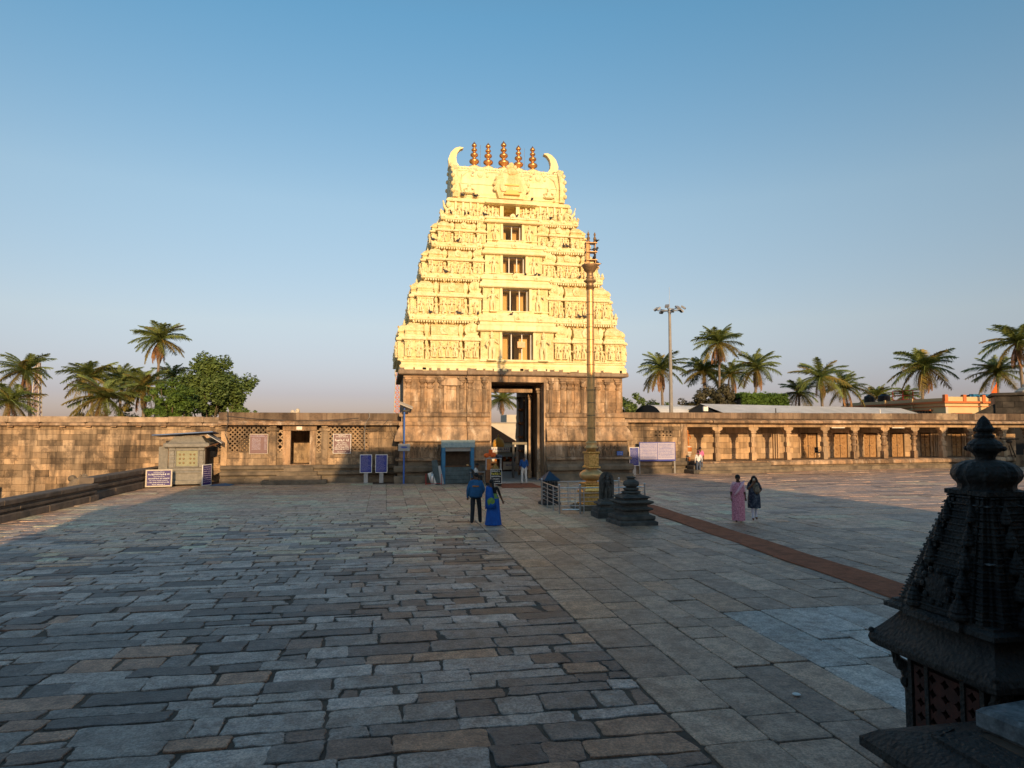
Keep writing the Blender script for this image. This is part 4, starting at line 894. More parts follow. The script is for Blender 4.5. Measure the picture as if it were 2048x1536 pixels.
# ================================================================ FLAG PILLAR, RAILING, STATUE, ALTAR
fx, fy = 8.29, 26.95
fl = thing('flag_pillar', 'tall gold plated temple flag pillar with ringed shaft', 'pillar', (fx, fy, 0))
q = MB(); q.rl(-.62, .62, -.62, .62, [(.1, 0), (.1, .12), (.0, .14), (0, .18)]); q.build('stone_step', 'plinth_stone', fl)
q = MB(); q.rl(-.42, .42, -.42, .42, [(.06, .18), (.06, .24), (0, .27), (0, .62), (.05, .66), (.05, .72), (-.03, .76), (-.08, .95), (-.02, 1.0), (-.02, 1.06)]); q.build('pedestal', 'gold_relief', fl)
q = MB(); q.lathe([(.24, 1.06), (.26, 1.1), (.22, 1.14), (.34, 1.18), (.46, 1.26), (.50, 1.36), (.47, 1.46), (.36, 1.55), (.24, 1.60), (.22, 1.66)], 0, 0, 28); q.build('lotus_bulb', 'gold', fl, smooth=True)
q = MB(); q.rl(-.22, .22, -.22, .22, [(.05, 1.66), (.05, 1.72), (0, 1.75), (0, 2.22), (.04, 2.26), (.04, 2.32)], 0); q.build('square_block', 'gold_relief', fl, rz=R(12))
q = MB(); q.lathe([(.20, 2.32), (.20, 2.42), (.28, 2.46), (.28, 2.5), (.22, 2.56), (.24, 2.66), (.24, 2.70), (.175, 2.76)], 0, 0, 24); q.build('neck_ring', 'gold', fl, smooth=True)
z = 2.76; k = 0; r = .17
while z < 8.5:
    e = z + .52
    q = MB(); q.loft([[(r * math.cos(2 * math.pi * i / 24), r * math.sin(2 * math.pi * i / 24), zz) for i in range(24)] for zz in (z, e)], False); q.build('shaft_drum', 'gold', fl, smooth=True)
    q = MB(); q.lathe([(r, e - .022), (r + .016, e - .014), (r + .016, e + .008), (r, e + .016)], 0, 0, 24); q.build('ring', 'bronze', fl); z = e; k += 1; r -= .002
q = MB(); q.lathe([(r, z), (r, z + .15), (r + .03, z + .17), (r, z + .22), (r, z + .28), (r + .1, z + .34), (r + .12, z + .38), (r + .02, z + .44), (r, z + .5), (r + .04, z + .53), (r, z + .56), (r - .01, z + .72), (r + .07, z + .78), (r + .14, z + .92), (r + .2, z + 1.02), (r + .2, z + 1.05)], 0, 0, 24); q.build('capital', 'bronze', fl, smooth=True)
zt = z + 1.05
for k, (zz, s) in enumerate(((zt, 1.0), (zt + .18, .72), (zt + .52, .72), (zt + .9, .72))):
    q = MB(); q.bx(-.27 * s, .40 * s, -.22 * s, .22 * s, zz, zz + .035); q.build('top_plate', 'bronze', fl)
for x, y_, r_ in ((-.08, 0, .09), (.22, -.09, .022), (.22, .09, .022), (-.17, -.11, .018), (-.17, .11, .018)): q = MB(); q.tube([(x, y_, zt), (x, y_, zt + .94)], r_, 8); q.build('rod', 'gold', fl)
for x, s in ((-.06, .9), (.22, .75)): q = MB(); q.lathe([(.08 * s, 0), (.10 * s, .06), (.05 * s, .12), (.09 * s, .2), (.03 * s, .3), (.07 * s, .36), (.02 * s, .46), (.005, .6 * s)], x, 0, 10); q.build('spike', 'bronze', fl, (0, 0, zt + .93))
for k in range(7): q = MB(); q.lathe([(.02, 0), (.035, -.05), (.04, -.1), (.01, -.11)], .28 * math.cos(k), .22 * math.sin(k), 6); q.build('bell', 'bronze', fl, (.06, 0, zt - .01))
# stainless railing
rail = thing('steel_railing', 'low stainless steel railing around the gold flag pillar', 'railing', (fx, fy, 0))
corners = [(-1.65, 1.8), (-1.7, -1.35), (.2, -1.5), (1.75, -1.35), (1.8, 1.8)]
def rail_run(a, c, gate=False):
    L = math.dist(a, c); n = max(1, round(L / 1.0))
    for z in ((.98, .022), (.78, .012), (.62, .012), (.46, .012), (.30, .012)): q = MB(); q.tube([(a[0], a[1], z[0]), (c[0], c[1], z[0])], z[1], 8); q.build('rail', 'steel', rail)
    for i in range(1, n): t = i / n; q = MB(); q.tube([(a[0] + (c[0] - a[0]) * t, a[1] + (c[1] - a[1]) * t, 0), (a[0] + (c[0] - a[0]) * t, a[1] + (c[1] - a[1]) * t, .98)], .022, 8); q.build('post', 'steel', rail)
for i in range(4): rail_run(corners[i], corners[i + 1])
rail_run(corners[4], corners[0])
for c in corners + [(-.9, -1.43)]:
    q = MB(); q.tube([(c[0], c[1], 0), (c[0], c[1], 1.06)], .036, 10); q.ell((c[0], c[1], 1.09), (.045, .045, .045), 8, 6); q.build('corner_post', 'steel', rail)
q = MB(); q.tube([(-1.6, -1.40, .16), (-.95, -1.45, .16)], .03, 8); q.tube([(-1.3, -1.42, .16), (-1.3, -1.42, .98)], .014, 6); q.tube([(-1.1, -1.43, .16), (-1.1, -1.43, .98)], .014, 6); q.build('gate_leaf', 'steel', rail)
# blue capped lantern post beside the railing
bp = thing('lantern_box', 'dark slatted box post with blue pyramid cap beside the railing', 'lantern', (7.02, 29.0, 0), R(8))
for sx in (-1, 1):
    for sy in (-1, 1):
        q = MB(); q.cb(sx * .25 - .03, sx * .25 + .03, sy * .25 - .03, sy * .25 + .03, 0, 1.02, .006); q.build('post', 'dark_iron', bp)
for k in range(3):
    for sx in (-1, 1):
        q = MB(); q.cb(sx * .25 - .02, sx * .25 + .02, -.14 + k * .14 - .04, -.14 + k * .14 + .04, .12, 1.0, .005); q.build('slat', 'dark_iron', bp)
        q = MB(); q.cb(-.14 + k * .14 - .04, -.14 + k * .14 + .04, sx * .25 - .02, sx * .25 + .02, .12, 1.0, .005); q.build('slat', 'dark_iron', bp)
q = MB(); q.rl(-.3, .3, -.3, .3, [(.06, 1.02), (.06, 1.06), (-.285, 1.42), (-.29, 1.43)]); q.build('cap', 'dark_blue_roof', bp)
q = MB(); q.rl(-.3, .3, -.3, .3, [(.08, 0), (.08, .09), (.02, .14)]); q.build('foot', 'dark_iron', bp)
# winged figure statue on stepped pedestal
ga = thing('stone_statue', 'black stone winged figure with arched halo on stepped pedestal', 'statue', (8.1, 24.4, 0))
ga.scale = (.86, .9, .9)
q = MB(); q.rl(-.58, .58, -.5, .5, [(0, 0), (0, .22), (-.04, .25), (-.04, .36), (-.2, .44), (-.2, .5), (-.1, .53), (-.1, .58), (-.24, .64), (-.26, .72)]); q.build('pedestal', 'soapstone_far', ga)
q = MB(); n = 10
arc = [(.32 * math.cos(a), 1.46 + .38 * math.sin(a)) for a in [math.pi * i / n for i in range(n + 1)]]; inn = [(x * .62, 1.44 + (z - 1.46) * .68) for x, z in arc]
q.prism([(.32, .72)] + arc + [(-.32, .72), (-.20, .72)] + inn[::-1] + [(.20, .72)], .02, .14); q.build('halo_slab', 'soapstone_far', ga)
q = MB(); q.prism([(-.2, .72), (.2, .72), (.2, 1.5), (0, 1.72), (-.2, 1.5)], .08, .12); q.build('back_slab', 'soapstone_far', ga)
fg = figure(1.02, 5); fg.build('figure', 'soapstone_far', ga, (0, -.04, .72), smooth=False)
for s in (-1, 1): q = MB(); q.prism([(s * .1, 1.4), (s * .3, 1.5), (s * .27, 1.2), (s * .2, 1.0)], -.02, .03); q.build('wing', 'soapstone_far', ga)
# lotus altar
al = thing('stone_altar', 'stepped black stone altar with lotus bud top near the railing', 'altar', (8.35, 22.55, 0), R(3))
al.scale = (.92, .92, .95)
q = MB(); q.rl(-.62, .62, -.6, .6, [(.12, 0), (.12, .12), (.02, .17), (.05, .22), (.05, .32), (-.12, .38), (-.14, .48), (-.02, .53), (.0, .58), (-.16, .64), (-.18, .70)]); q.build('base', 'soapstone_far', al)
q = MB(); q.rl(-.6, .6, -.58, .58, [(-.1, .70), (.0, .76), (.04, .80), (.02, .84), (-.14, .88), (-.12, .93), (-.04, .96), (-.1, 1.0), (-.3, 1.06), (-.34, 1.1)]); q.build('middle_tier', 'soapstone_far', al)
q = MB(); q.lathe([(.26, 1.08), (.36, 1.12), (.36, 1.15), (.24, 1.19), (.30, 1.23), (.30, 1.26), (.18, 1.30), (.28, 1.36), (.31, 1.43), (.28, 1.51), (.16, 1.57), (.12, 1.60), (.17, 1.64), (.17, 1.67), (.1, 1.69)], 0, 0, 14); q.build('lotus_top', 'soapstone_far', al, smooth=False)
# ================================================================ BACKGROUND: PALMS, TREES, BUILDINGS
rp = random.Random(9)
def frond(L, droop, up, wid, seed, dead=False):
    """one palm leaf along +x from origin: arching midrib with many narrow leaflets"""
    r_ = random.Random(seed); q = MB(); n = 30; pts = []
    for i in range(n + 1):
        t = i / n; x = L * t * (1 - .10 * t); z = up * L * t - droop * L * t * t
        pts.append((x, .04 * math.sin(t * 3 + seed), z))
    q.tube([pts[i] for i in range(0, n + 1, 3)] + [pts[-1]], [max(.003, .022 - .019 * (i / 11.0)) for i in range(20)][:len(range(0, n + 1, 3)) + 1], 4)
    for i in range(2, n + 1):
        t = i / n; l = wid * (0.45 + 1.1 * t * (1 - t) * 2 * .9) * (1.0 if t < .9 else .7) * r_.uniform(.8, 1.1)
        for s in (-1, 1):
            for j in range(2):
                p = Vector(pts[i]) - Vector((L / n * .5 * j, 0, 0)); fold = r_.uniform(.2, 1.0) if not dead else r_.uniform(.9, 1.6)
                tip = p + Vector((l * r_.uniform(.25, .5), s * l * (.8 if not dead else .3), -l * fold * (0.35 + .6 * t)))
                w_ = .0085 if not dead else .008; m = p.lerp(tip, .5) + Vector((0, 0, .06 * l))
                q.add([p - Vector((w_, 0, 0)), p + Vector((w_, 0, 0)), m + Vector((w_, 0, 0)), tip, m - Vector((w_, 0, 0))], [(0, 1, 2, 4), (4, 2, 3)])
    return q
FR = [M_(frond(1, d, u, w_, k), 'palm_leaf') for k, (d, u, w_) in enumerate(((.42, .30, .26), (.55, .42, .25), (.34, .15, .27), (.5, .22, .26)))]
FRY = [M_(frond(1, d, u, w_, k + 5), 'palm_leaf_yellow') for k, (d, u, w_) in enumerate(((.5, .12, .26), (.42, .05, .27)))]
FRD = [M_(frond(1, .35, -.05, .22, k + 9, True), 'palm_dead') for k in range(2)]
def rescale(mb_list, L): pass
PALMS = [(-41.7, 89.1, 10.1, 3.3, 1, 'slender palm with orange lower fronds beside the lattice mast'), (-39.1, 80.5, 6.2, 3.2, .4, 'low palm at the wall end left of the mast'), (-36.3, 93.2, 9.8, 3.9, .3, 'wide palm, tallest of the dense grove but for the lone trunk'), (-31.7, 85.2, 6.9, 4.2, .3, 'low spreading palm at the front of the dense grove'),
         (-34.4, 97.9, 9.7, 3.4, .2, 'palm rising in the middle of the dense grove'), (-28.7, 88.7, 8.3, 3.7, .6, 'palm with yellow fronds between grove and broadleaf tree'), (-29.5, 97.0, 15.2, 3.7, 1.2, 'tallest palm on a bare trunk behind the broadleaf trees'), (-30.8, 107.4, 11.2, 3.0, .2, 'small far palm hidden behind the tallest grove palm'),
         (33.8, 80.2, 10.8, 3.5, 1.0, 'palm with brown skirt beside the floodlight mast'), (45.8, 88.1, 15.4, 3.7, 1.7, 'tall palm with thick hanging dead brown fronds'), (46.0, 93.2, 11.8, 3.8, .4, 'palm crowded beneath the tall brown skirted palm'), (52.4, 97.1, 11.8, 3.6, .4, 'palm behind the trunk of the tall brown skirted palm'), (49.3, 84.4, 11.6, 3.7, .9, 'full palm standing above the clipped hedge'),
         (56.6, 86.1, 8.4, 3.4, .3, 'lower palm in the trio beyond the shed roof'), (55.2, 79.3, 10.0, 3.8, .7, 'middle tallest palm of the trio beyond the shed roof'), (60.9, 82.3, 8.9, 3.5, .5, 'palm of the trio next to the water tanks'), (111.6, 182.7, 11.7, 2.6, .2, 'tiny distant palm over the shed roof ridge'),
         (78.2, 97.4, 8.7, 3.0, .2, 'dark low palm behind the red roof frame'), (70.0, 78.6, 11.5, 4.4, .9, 'lone spreading palm behind the cream building'), (90.1, 105.4, 9.2, 2.9, .2, 'small palm peeping over the cream building roof'), (75.1, 72.5, 10.4, 3.6, .3, 'dark palm behind the darkened stone shrine'), (73.3, 67.8, 13.5, 4.2, .8, 'tall palm above the darkened stone shrine roof'), (28.4, 167.6, 10.7, 4.6, .7, 'palm seen through the gateway passage')]
for i, (x, y, z, L, dead, lab) in enumerate(PALMS):
    t = thing('palm_tree', lab, 'palm', (x, y, 0), 0, 'palms beyond the walls'); tl = Euler((rp.uniform(-.16, .16), rp.uniform(-.16, .16), rp.uniform(0, 6))).to_matrix(); nf = rp.randrange(30, 42)
    lean = rp.uniform(-.8, .8); q = MB(); n = 9
    q.tube([(lean * ((k / n) ** 2 - 1), .3 * lean * ((k / n) ** 2 - 1), z * k / n) for k in range(n + 1)], [.26 - .13 * k / n for k in range(n + 1)], 8); q.build('trunk', 'palm_trunk', t)
    q = MB(); 
    for k in range(9): a = k * 2.4; q.ell((.22 * math.cos(a), .22 * math.sin(a), z - .25 - .1 * (k % 3)), (.14, .14, .17), 6, 4)
    q.build('coconuts', 'palm_dead', t)
    for k in range(nf):
        el = 1.35 - 1.95 * (k / (nf - 1)) ** .85; az = k * 2.399 + rp.uniform(-.25, .25)
        low = k > nf * .72; me = rp.choice(FRY if (low and rp.random() < .6) or rp.random() < .10 else FR)
        inst('frond', me, t, (0, 0, z), 0, L * rp.uniform(.85, 1.12) * (.85 if k < 5 else 1), rot=(tl @ Euler((rp.uniform(-.45, .45), -el * .85 + rp.uniform(-.14, .14), az)).to_matrix()).to_euler())
    for k in range(int(9 * dead)):
        az = k * 2.399 + 1; inst('dead_frond', rp.choice(FRD), t, (0, 0, z - .1), 0, L * rp.uniform(.6, .85), rot=Euler((rp.uniform(-.4, .4), R(rp.uniform(42, 70)), az)))
def leaf_crown(c, r, n, sz, seed, lumps=9, mat_='leaf_mid'):
    """leaf-sized faces gathered on clumps within an uneven crown"""
    r_ = random.Random(seed); q = MB(); cl = []
    for k in range(lumps * 7):
        d = Vector((r_.gauss(0, 1), r_.gauss(0, 1), r_.gauss(0, .8))).normalized() * r_.uniform(.35, 1.0)
        if d.z < -.55: continue
        cl.append((Vector((c[0] + d.x * r[0], c[1] + d.y * r[1], c[2] + d.z * r[2])), r_.uniform(.16, .30) * min(r)))
    for k in range(n):
        p, rr = r_.choice(cl); d = Vector((r_.gauss(0, 1), r_.gauss(0, 1), r_.gauss(0, .8))).normalized(); o = p + d * rr * r_.uniform(.6, 1.05)
        u = Vector((r_.uniform(-1, 1), r_.uniform(-1, 1), r_.uniform(-.6, .4))).normalized(); v_ = u.cross((d + Vector((0, 0, .6))).normalized())
        if v_.length < .05: continue
        v_.normalize(); s = sz * r_.uniform(.6, 1.2); q.add([o - u * s * .5, o + v_ * s * .3, o + u * s * .6, o - v_ * s * .3], [(0, 1, 2, 3)])
    me = bpy.data.meshes.new('crown'); me.from_pydata(q.v, [], q.f); me.materials.append(MAT[mat_]); return me, cl
def tree(loc, r, zc, n, sz, seed, lab, mat_, name='broadleaf_tree', lumps=9, cat='tree'):
    t = thing(name, lab, cat, loc); me, cl = leaf_crown((0, 0, zc), r, n, sz, seed, lumps, mat_); stuff(inst('crown', me, t))
    q = MB(); q.tube([(0, 0, 0), (.05, 0, zc * .4), (0, .05, zc * .8)], [.28, .22, .1], 8)
    for p, rr in cl[::max(1, len(cl) // 9)]: q.tube([(0, 0, zc * .45), ((p.x) * .5, p.y * .5, zc * .6 + (p.z - zc) * .35), tuple(p)], [.12, .08, .03], 5)
    q.build('trunk', 'bark', t); return t
tree((-19.2, 81, 0), (4.4, 3.6, 3.9), 7.4, 19000, .36, 1, 'large dark green broadleaf tree rising over the block wall', 'leaf_mid', lumps=16)
tree((-21.6, 75, 0), (2.2, 2.0, 2.6), 5.7, 9000, .26, 2, 'smaller bright green bushy tree before the large one', 'leaf_bright', lumps=8)
tree((-36, 95, 0), (5.0, 2.2, 1.9), 4.3, 2600, .22, 3, 'thin dry brownish bush showing above the wall by the mast', 'leaf_dry', 'bush', 6, 'bush')
tree((-27.5, 92, 0), (7.0, 2.5, 2.4), 4.0, 6000, .4, 33, 'dark undergrowth bush between the grove palms', 'leaf_mid', 'bush', 9, 'bush')
tree((-13.9, 76, 0), (1.2, 1.2, 1.0), 4.6, 1200, .25, 34, 'small shrub at the foot of the large broadleaf tree', 'leaf_mid', 'bush', 5, 'bush')
tree((27.5, 76, 0), (3.0, 2, 2.6), 5.2, 4200, .34, 4, 'loose leafy tree between gateway tower and floodlight mast', 'leaf_mid', lumps=7)
tree((35.0, 84, 0), (2.6, 2, 2.2), 5.4, 3000, .34, 44, 'open small tree just right of the floodlight mast', 'leaf_mid', lumps=6)
tree((41.5, 82, 0), (4.2, 2.6, 3.2), 6.6, 8500, .36, 5, 'feathery olive green tree below the tall palms', 'leaf_dry', lumps=10)
tree((56.0, 120, 0), (3.5, 2, 1.2), 6.4, 1500, .4, 45, 'far low bushes above the shed roof', 'leaf_mid', 'bush', 6, 'bush')
h = thing('hedge', 'dense clipped green hedge behind the white shed roof', 'hedge', (47.5, 80.5, 0))
r_ = random.Random(6); q = MB()
for k in range(12000):
    f = r_.random(); p = Vector((r_.uniform(-3.2, 3.2), r_.uniform(-1, 1), 0)); p.z = r_.uniform(3.5, 7.6)
    e = r_.random()
    if e < .6: p.y = -1 + r_.gauss(0, .12)
    else: p.z = 7.5 + r_.gauss(0, .16)
    u = Vector((r_.uniform(-1, 1), r_.uniform(-1, 1), r_.uniform(-1, 1))).normalized(); v_ = u.orthogonal().normalized(); s = r_.uniform(.14, .26)
    q.add([p - u * s, p + v_ * s * .6, p + u * s, p - v_ * s * .6], [(0, 1, 2, 3)])
stuff(q.build('foliage', 'leaf_bright', h)); q = MB(); q.bx(-3, 3, -.8, .8, 0, 7.3); q.build('branches', 'bark', h)
# floodlight mast
ms = thing('floodlight_mast', 'tall grey floodlight mast with a ring of lamps', 'mast', (28.8, 65.85, 0))
q = MB(); q.tube([(0, 0, 0), (0, 0, 15.6)], [.24, .13], 12); q.build('pole', 'cement', ms)
q = MB(); q.lathe([(.2, 15.3), (.2, 15.7), (.1, 15.8)], 0, 0, 10); q.tube([(0, 0, 15.7), (0, 0, 18.0)], .015, 5); q.build('head', 'galvanised', ms)
for k in range(8):
    a = k * math.pi / 4 + .2; dx, dy = math.cos(a), math.sin(a)
    q = MB(); q.bar((0, 0, 15.5), (dx * 1.25, dy * 1.25, 15.6), .06); q.build('arm', 'galvanised', ms)
    q = MB(); q.bx(-.24, .24, -.2, .2, -.07, .10); q.bx(-.2, .2, -.16, .16, -.09, -.07, 1); o = q.build('floodlight', ['galvanised', 'window_dark'], ms, (dx * 1.4, dy * 1.4, 15.62 + .14 * (k % 2)), a); o.rotation_euler = (.0, R(35), a)
# lattice communication masts
def lattice_mast(loc, h, w_, lab, m1, m2):
    t = thing('lattice_mast', lab, 'mast', loc); 
    for sx in (-1, 1):
        for sy in (-1, 1): q = MB(); q.tube([(sx * w_, sy * w_, 0), (sx * w_ * .3, sy * w_ * .3, h)], w_ * .10, 5); q.build('leg', m1, t)
    q = MB(); n = 16
    for k in range(n):
        f0, f1 = 1 - .7 * k / n, 1 - .7 * (k + 1) / n; z0, z1 = h * k / n, h * (k + 1) / n
        for s in (-1, 1):
            q.bar((-w_ * f0, s * w_ * f0, z0), (w_ * f1, s * w_ * f1, z1), w_ * .09); q.bar((w_ * f0, s * w_ * f0, z0), (-w_ * f1, s * w_ * f1, z1), w_ * .09)
            q.bar((s * w_ * f0, -w_ * f0, z0), (s * w_ * f1, w_ * f1, z1), w_ * .09); q.bar((-w_ * f0, s * w_ * f0, z0), (w_ * f0, s * w_ * f0, z0), w_ * .09)
    q.build('bracing', m2, t)
    for k in range(5): q = MB(); a = k * 1.25; q.bx(-.18, .18, -.1, .1, 0, 1.6); q.build('antenna', 'house_white', t, (w_ * .7 * math.cos(a), w_ * .7 * math.sin(a), h * (.78 + .03 * k)), a)
lattice_mast((-100.6, 222, 0), 23, 1.4, 'pale lattice telecom mast beyond the block wall palms', 'house_white', 'palm_dead'); lattice_mast((4.2, 253.5, 0), 27, 1.5, 'red and white lattice telecom mast behind the gateway tower edge', 'house_white', 'house_trim')
# white sheet roofed sheds
def shed(loc, rz, L, w_, ze, zr, lab, flat=True):
    t = thing('shed', lab, 'shed', loc, rz)
    q = MB(); q.bx(0, L, -w_ / 2, w_ / 2, 0, ze); q.build('wall', 'tank_black', t)
    q = MB(); n = 60
    for i in range(n):
        a, c = L * i / n, L * (i + .93) / n
        q.add([(a, -w_ / 2 - .3, ze), (c, -w_ / 2 - .3, ze), (c, 0, zr), (a, 0, zr)], [(0, 1, 2, 3)]); q.add([(c, -w_ / 2 - .3, ze), (L * (i + 1) / n, -w_ / 2 - .3, ze), (L * (i + 1) / n, 0, zr + .0), (c, 0, zr + .0)], [(0, 1, 2, 3)])
    q.add([(0, 0, zr), (L, 0, zr), (L, w_ / 2, ze), (0, w_ / 2, ze)], [(0, 1, 2, 3)]); q.build('roof', 'sheet_white', t)
    q = MB(); q.prism([(-w_ / 2 - .1, ze - .3), (0, zr - .1), (w_ / 2, ze - .3)], -.02, .05, 'x'); q.build('gable', 'tank_black', t); return t
shed((33.6, 69.2, 0), R(16), 34, 7.0, 4.9, 6.05, 'long white sheet roofed shed behind the gallery parapet')
t = thing('shed', 'smaller round arched sheet shed beside the floodlight mast', 'shed', (28.6, 72.0, 0), R(16))
q = MB(); arc = [(-2.6 * math.cos(a), 4.4 + 1.6 * math.sin(a)) for a in [math.pi * i / 12 for i in range(13)]]; q.loft([[(x_, yy, zz) for yy, zz in arc] for x_ in (0, 12)], False, 0, False); q.build('roof', 'sheet_white', t)
q = MB(); q.prism(arc, .06, .1, 'x'); q.bx(0.1, 12, -2.5, 2.5, 0, 4.4); q.build('gable', 'tank_black', t)
# cream and orange building: its end wall faces the sun, the long side stays in shade
ho = thing('cream_building', 'long cream house with orange trim and sunlit end wall', 'building', (68.4, 73.6, 0))
q = MB(); q.bx(0, 7.2, 0, 19, 0, 6.55); q.build('wall', 'house_cream', ho)
q = MB(); q.bx(-.35, 7.5, -.35, 19.3, 6.55, 6.78); q.build('band', 'house_trim', ho)
q = MB(); q.bx(-.2, 7.3, -.2, 19.2, 6.1, 6.18); q.build('thin_band', 'house_trim', ho)
for a in ((0, 7.2, 0, .2, 7.35), (0, .2, .2, 19, 7.2)): q = MB(); q.bx(a[0], a[1], a[2], a[3], 6.78, a[4]); q.build('parapet', 'house_cream', ho)
for x, y in ((-.06, -.1), (2.6, -.1), (5.4, -.1), (6.9, -.1)): q = MB(); q.cb(x, x + .45, y, y + .42, 6.78, 7.62, .05); q.build('post', 'house_trim', ho)
for y in (5.2, 10.2, 15.0): q = MB(); q.bx(-.14, .0, y, y + .3, 3, 7.3); q.build('pilaster', 'house_cream', ho)
for x in (0, 6.6): q = MB(); q.bx(x, x + .35, -.08, 0, 3, 6.1); q.build('corner_strip', 'house_white', ho)
q = MB(); q.bx(.8, 3.2, -.7, 0, 5.2, 5.3); q.build('sunshade', 'house_trim', ho)
for y in (2.2, 6.6, 11.6):
    q = MB(); q.bx(-.05, .05, y, y + 2.4, 4.5, 5.6); wn = q.build('window', 'window_dark', ho)
    q = MB(); q.bx(-.5, .0, y - .3, y + 2.7, 5.65, 5.78); q.build('sunshade', 'house_trim', wn)
    q = MB()
    for k in range(1, 5): q.bx(-.09, -.05, y + k * .48 - .02, y + k * .48 + .02, 4.5, 5.6)
    q.build('bars', 'house_white', wn)
q = MB(); q.add([(3.2, 3.2, 7.5), (7.5, 3.0, 7.6), (7.5, 5, 7.4), (3.2, 5, 7.3)], [(0, 1, 2, 3)]); q.bx(3.2, 7.4, 3.0, 3.1, 6.9, 7.6); tag(q.build('tarpaulin', 'blue_tarp', None, (69.6, 71.4, .15), 0), 'bright blue tarpaulin on the cream house roof', 'tarpaulin')
for x, y, s, lab in ((69.6, 88.6, 1.0, 'squat black water tank on the cream house roof'), (70.1, 86.2, 1.12, 'wider black water tank next to the red roof frame')):
    q = MB(); q.lathe([(.7 * s, 0), (.72 * s, .3), (.68 * s, .34), (.72 * s, .38), (.72 * s, .9), (.68 * s, .94), (.72 * s, .98), (.7 * s, 1.3), (.3 * s, 1.5), (.28 * s, 1.6)], 0, 0, 14); tag(q.build('water_tank', 'tank_black', None, (x, y, 6.78), smooth=False), lab, 'water tank')
rf = thing('roof_frame', 'red pipe frame standing on the cream house roof', 'frame', (70.2, 84.6, 6.78), R(-70))
for x in (0, 1.4, 2.8, 4.2): q = MB(); q.tube([(x, 0, 0), (x, 0, 1.9)], .05, 5); q.build('upright', 'red_pipe', rf)
for z in (.6, 1.2, 1.85): q = MB(); q.tube([(0, 0, z), (4.2, 0, z)], .045, 5); q.build('crossbar', 'red_pipe', rf)
# stone shrine at the far right, its shade put into the dark colour
dh = thing('dark_shrine', 'dark stone block building, shade put into its colour, behind the far gallery end', 'building', (61.6, 59.9, 0), R(-42))
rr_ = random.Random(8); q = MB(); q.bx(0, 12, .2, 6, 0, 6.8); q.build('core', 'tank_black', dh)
stones(dh, 'stone_block', 'shaded_stone_house', 0, 12, 0, [3.6, 4.3, 4.9, 5.5, 6.1, 6.7], .7, 1.8, .3, .04, .01, rng=rr_)
q = MB(); q.cb(-.3, 12.2, -.3, 6.2, 6.7, 7.0, .05); q.build('roof_slab', 'shaded_stone_house', dh)
q = MB(); q.prism([(-1.9, 4.6), (-1.7, 4.95), (0, 5.9), (0, 4.9)], .2, 3.0); q.build('side_eave', 'shaded_stone_house', dh)
q = MB(); q.bx(-1.0, 0, .5, 3, 0, 4.9); q.build('side_wall', 'shaded_stone_house', dh)
q = MB(); q.lathe([(1.5, 0), (1.55, .2), (1.3, .35), (1.2, .5), (.85, .65), (.9, .85), (.6, 1.05), (.3, 1.2)], 0, 0, 14); d_ = q.build('roof_dome', 'house_white', dh, (3.4, 2.5, 7.0)); q = MB(); q.lathe([(.16, 0), (.26, .15), (.1, .32), (.16, .45), (.02, .8)], 0, 0, 10); q.build('gold_finial', 'gold', d_, (0, 0, 1.15), smooth=True)
q = MB(); q.tube([(0, 0, -.4), (0, 0, 1.9)], .03, 5); q.prism([(0, .7), (.0, 1.75), (-.7, .75)], -.02, .02); tag(q.build('pennant', 'orange_cloth', None, (62.9, 60.9, 6.3)), 'small orange pennant on the darkened shrine roof', 'flag')
# ================================================================ SIGNS, KIOSKS, STALL, STREET BEYOND THE GATE
rl_ = random.Random(31)
def strokes(q, x0, x1, z, h, y, dens=1.0, mi=0):
    """a line of small painted letter-like marks"""
    x = x0
    while x < x1 - h * .3:
        w_ = h * rl_.uniform(.45, .95); w_ = min(w_, x1 - x)
        q.bx(x, x + w_ * .78, y, y + .004, z + h * rl_.uniform(0, .18), z + h * rl_.uniform(.3, .5), mi); 
        q.bx(x + w_ * .1, x + w_ * .3, y - .001, y + .004, z + h * .2, z + h * rl_.uniform(.8, 1.05), mi)
        if rl_.random() < .6: q.bx(x + w_ * .1, x + w_ * .75, y - .0015, y + .004, z + h * .78, z + h, mi)
        x += w_
        if rl_.random() < .14: x += h * .5
def board(name, label, loc, w_, z0, z1, bg_, fg, lines, rz=0, frame='galvanised', posts=None, cat='sign', tilt=0, fr=.02, pm_='galvanised'):
    t = thing(name, label, cat, loc, rz)
    q = MB(); q.cb(-w_ / 2, w_ / 2, -.02, .02, z0, z1, .006); pn = q.build('panel', frame, t)
    q = MB(); q.bx(-w_ / 2 + fr, w_ / 2 - fr, -.024, -.02, z0 + fr, z1 - fr); fc = q.build('face', bg_, t)
    q = MB()
    for x0, x1, z, h in lines: strokes(q, x0 * w_ / 2, x1 * w_ / 2, z0 + (z1 - z0) * z, h, -.028)
    if lines: q.build('lettering', fg, fc)
    for x, pw in (posts or []): q = MB(); q.cb(x - pw, x + pw, .022, .022 + pw * 1.2, 0, z0 + (z1 - z0) * .5, .006); q.build('post', pm_, t)
    if tilt:
        t.rotation_euler = (tilt, 0, rz)
    return t
small = [(-.4, .4, .90, .05)] + [(-.8, rl_.uniform(.3, .8), .82 - i * .062, .026) for i in range(12)]
board('information_sign', 'blue notice board on grey post, the one nearer the hall steps', (-1.12, 42.4, 0), .72, .62, 1.72, 'sign_blue', 'sign_lilac', small, R(-4), 'white_paint', [(0, .12)], fr=.035)
board('information_sign', 'blue notice board on grey post, the one nearer the solar lamp', (-.2, 42.35, 0), .72, .62, 1.72, 'sign_blue', 'sign_lilac', small, R(-4), 'white_paint', [(0, .12)], fr=.035)
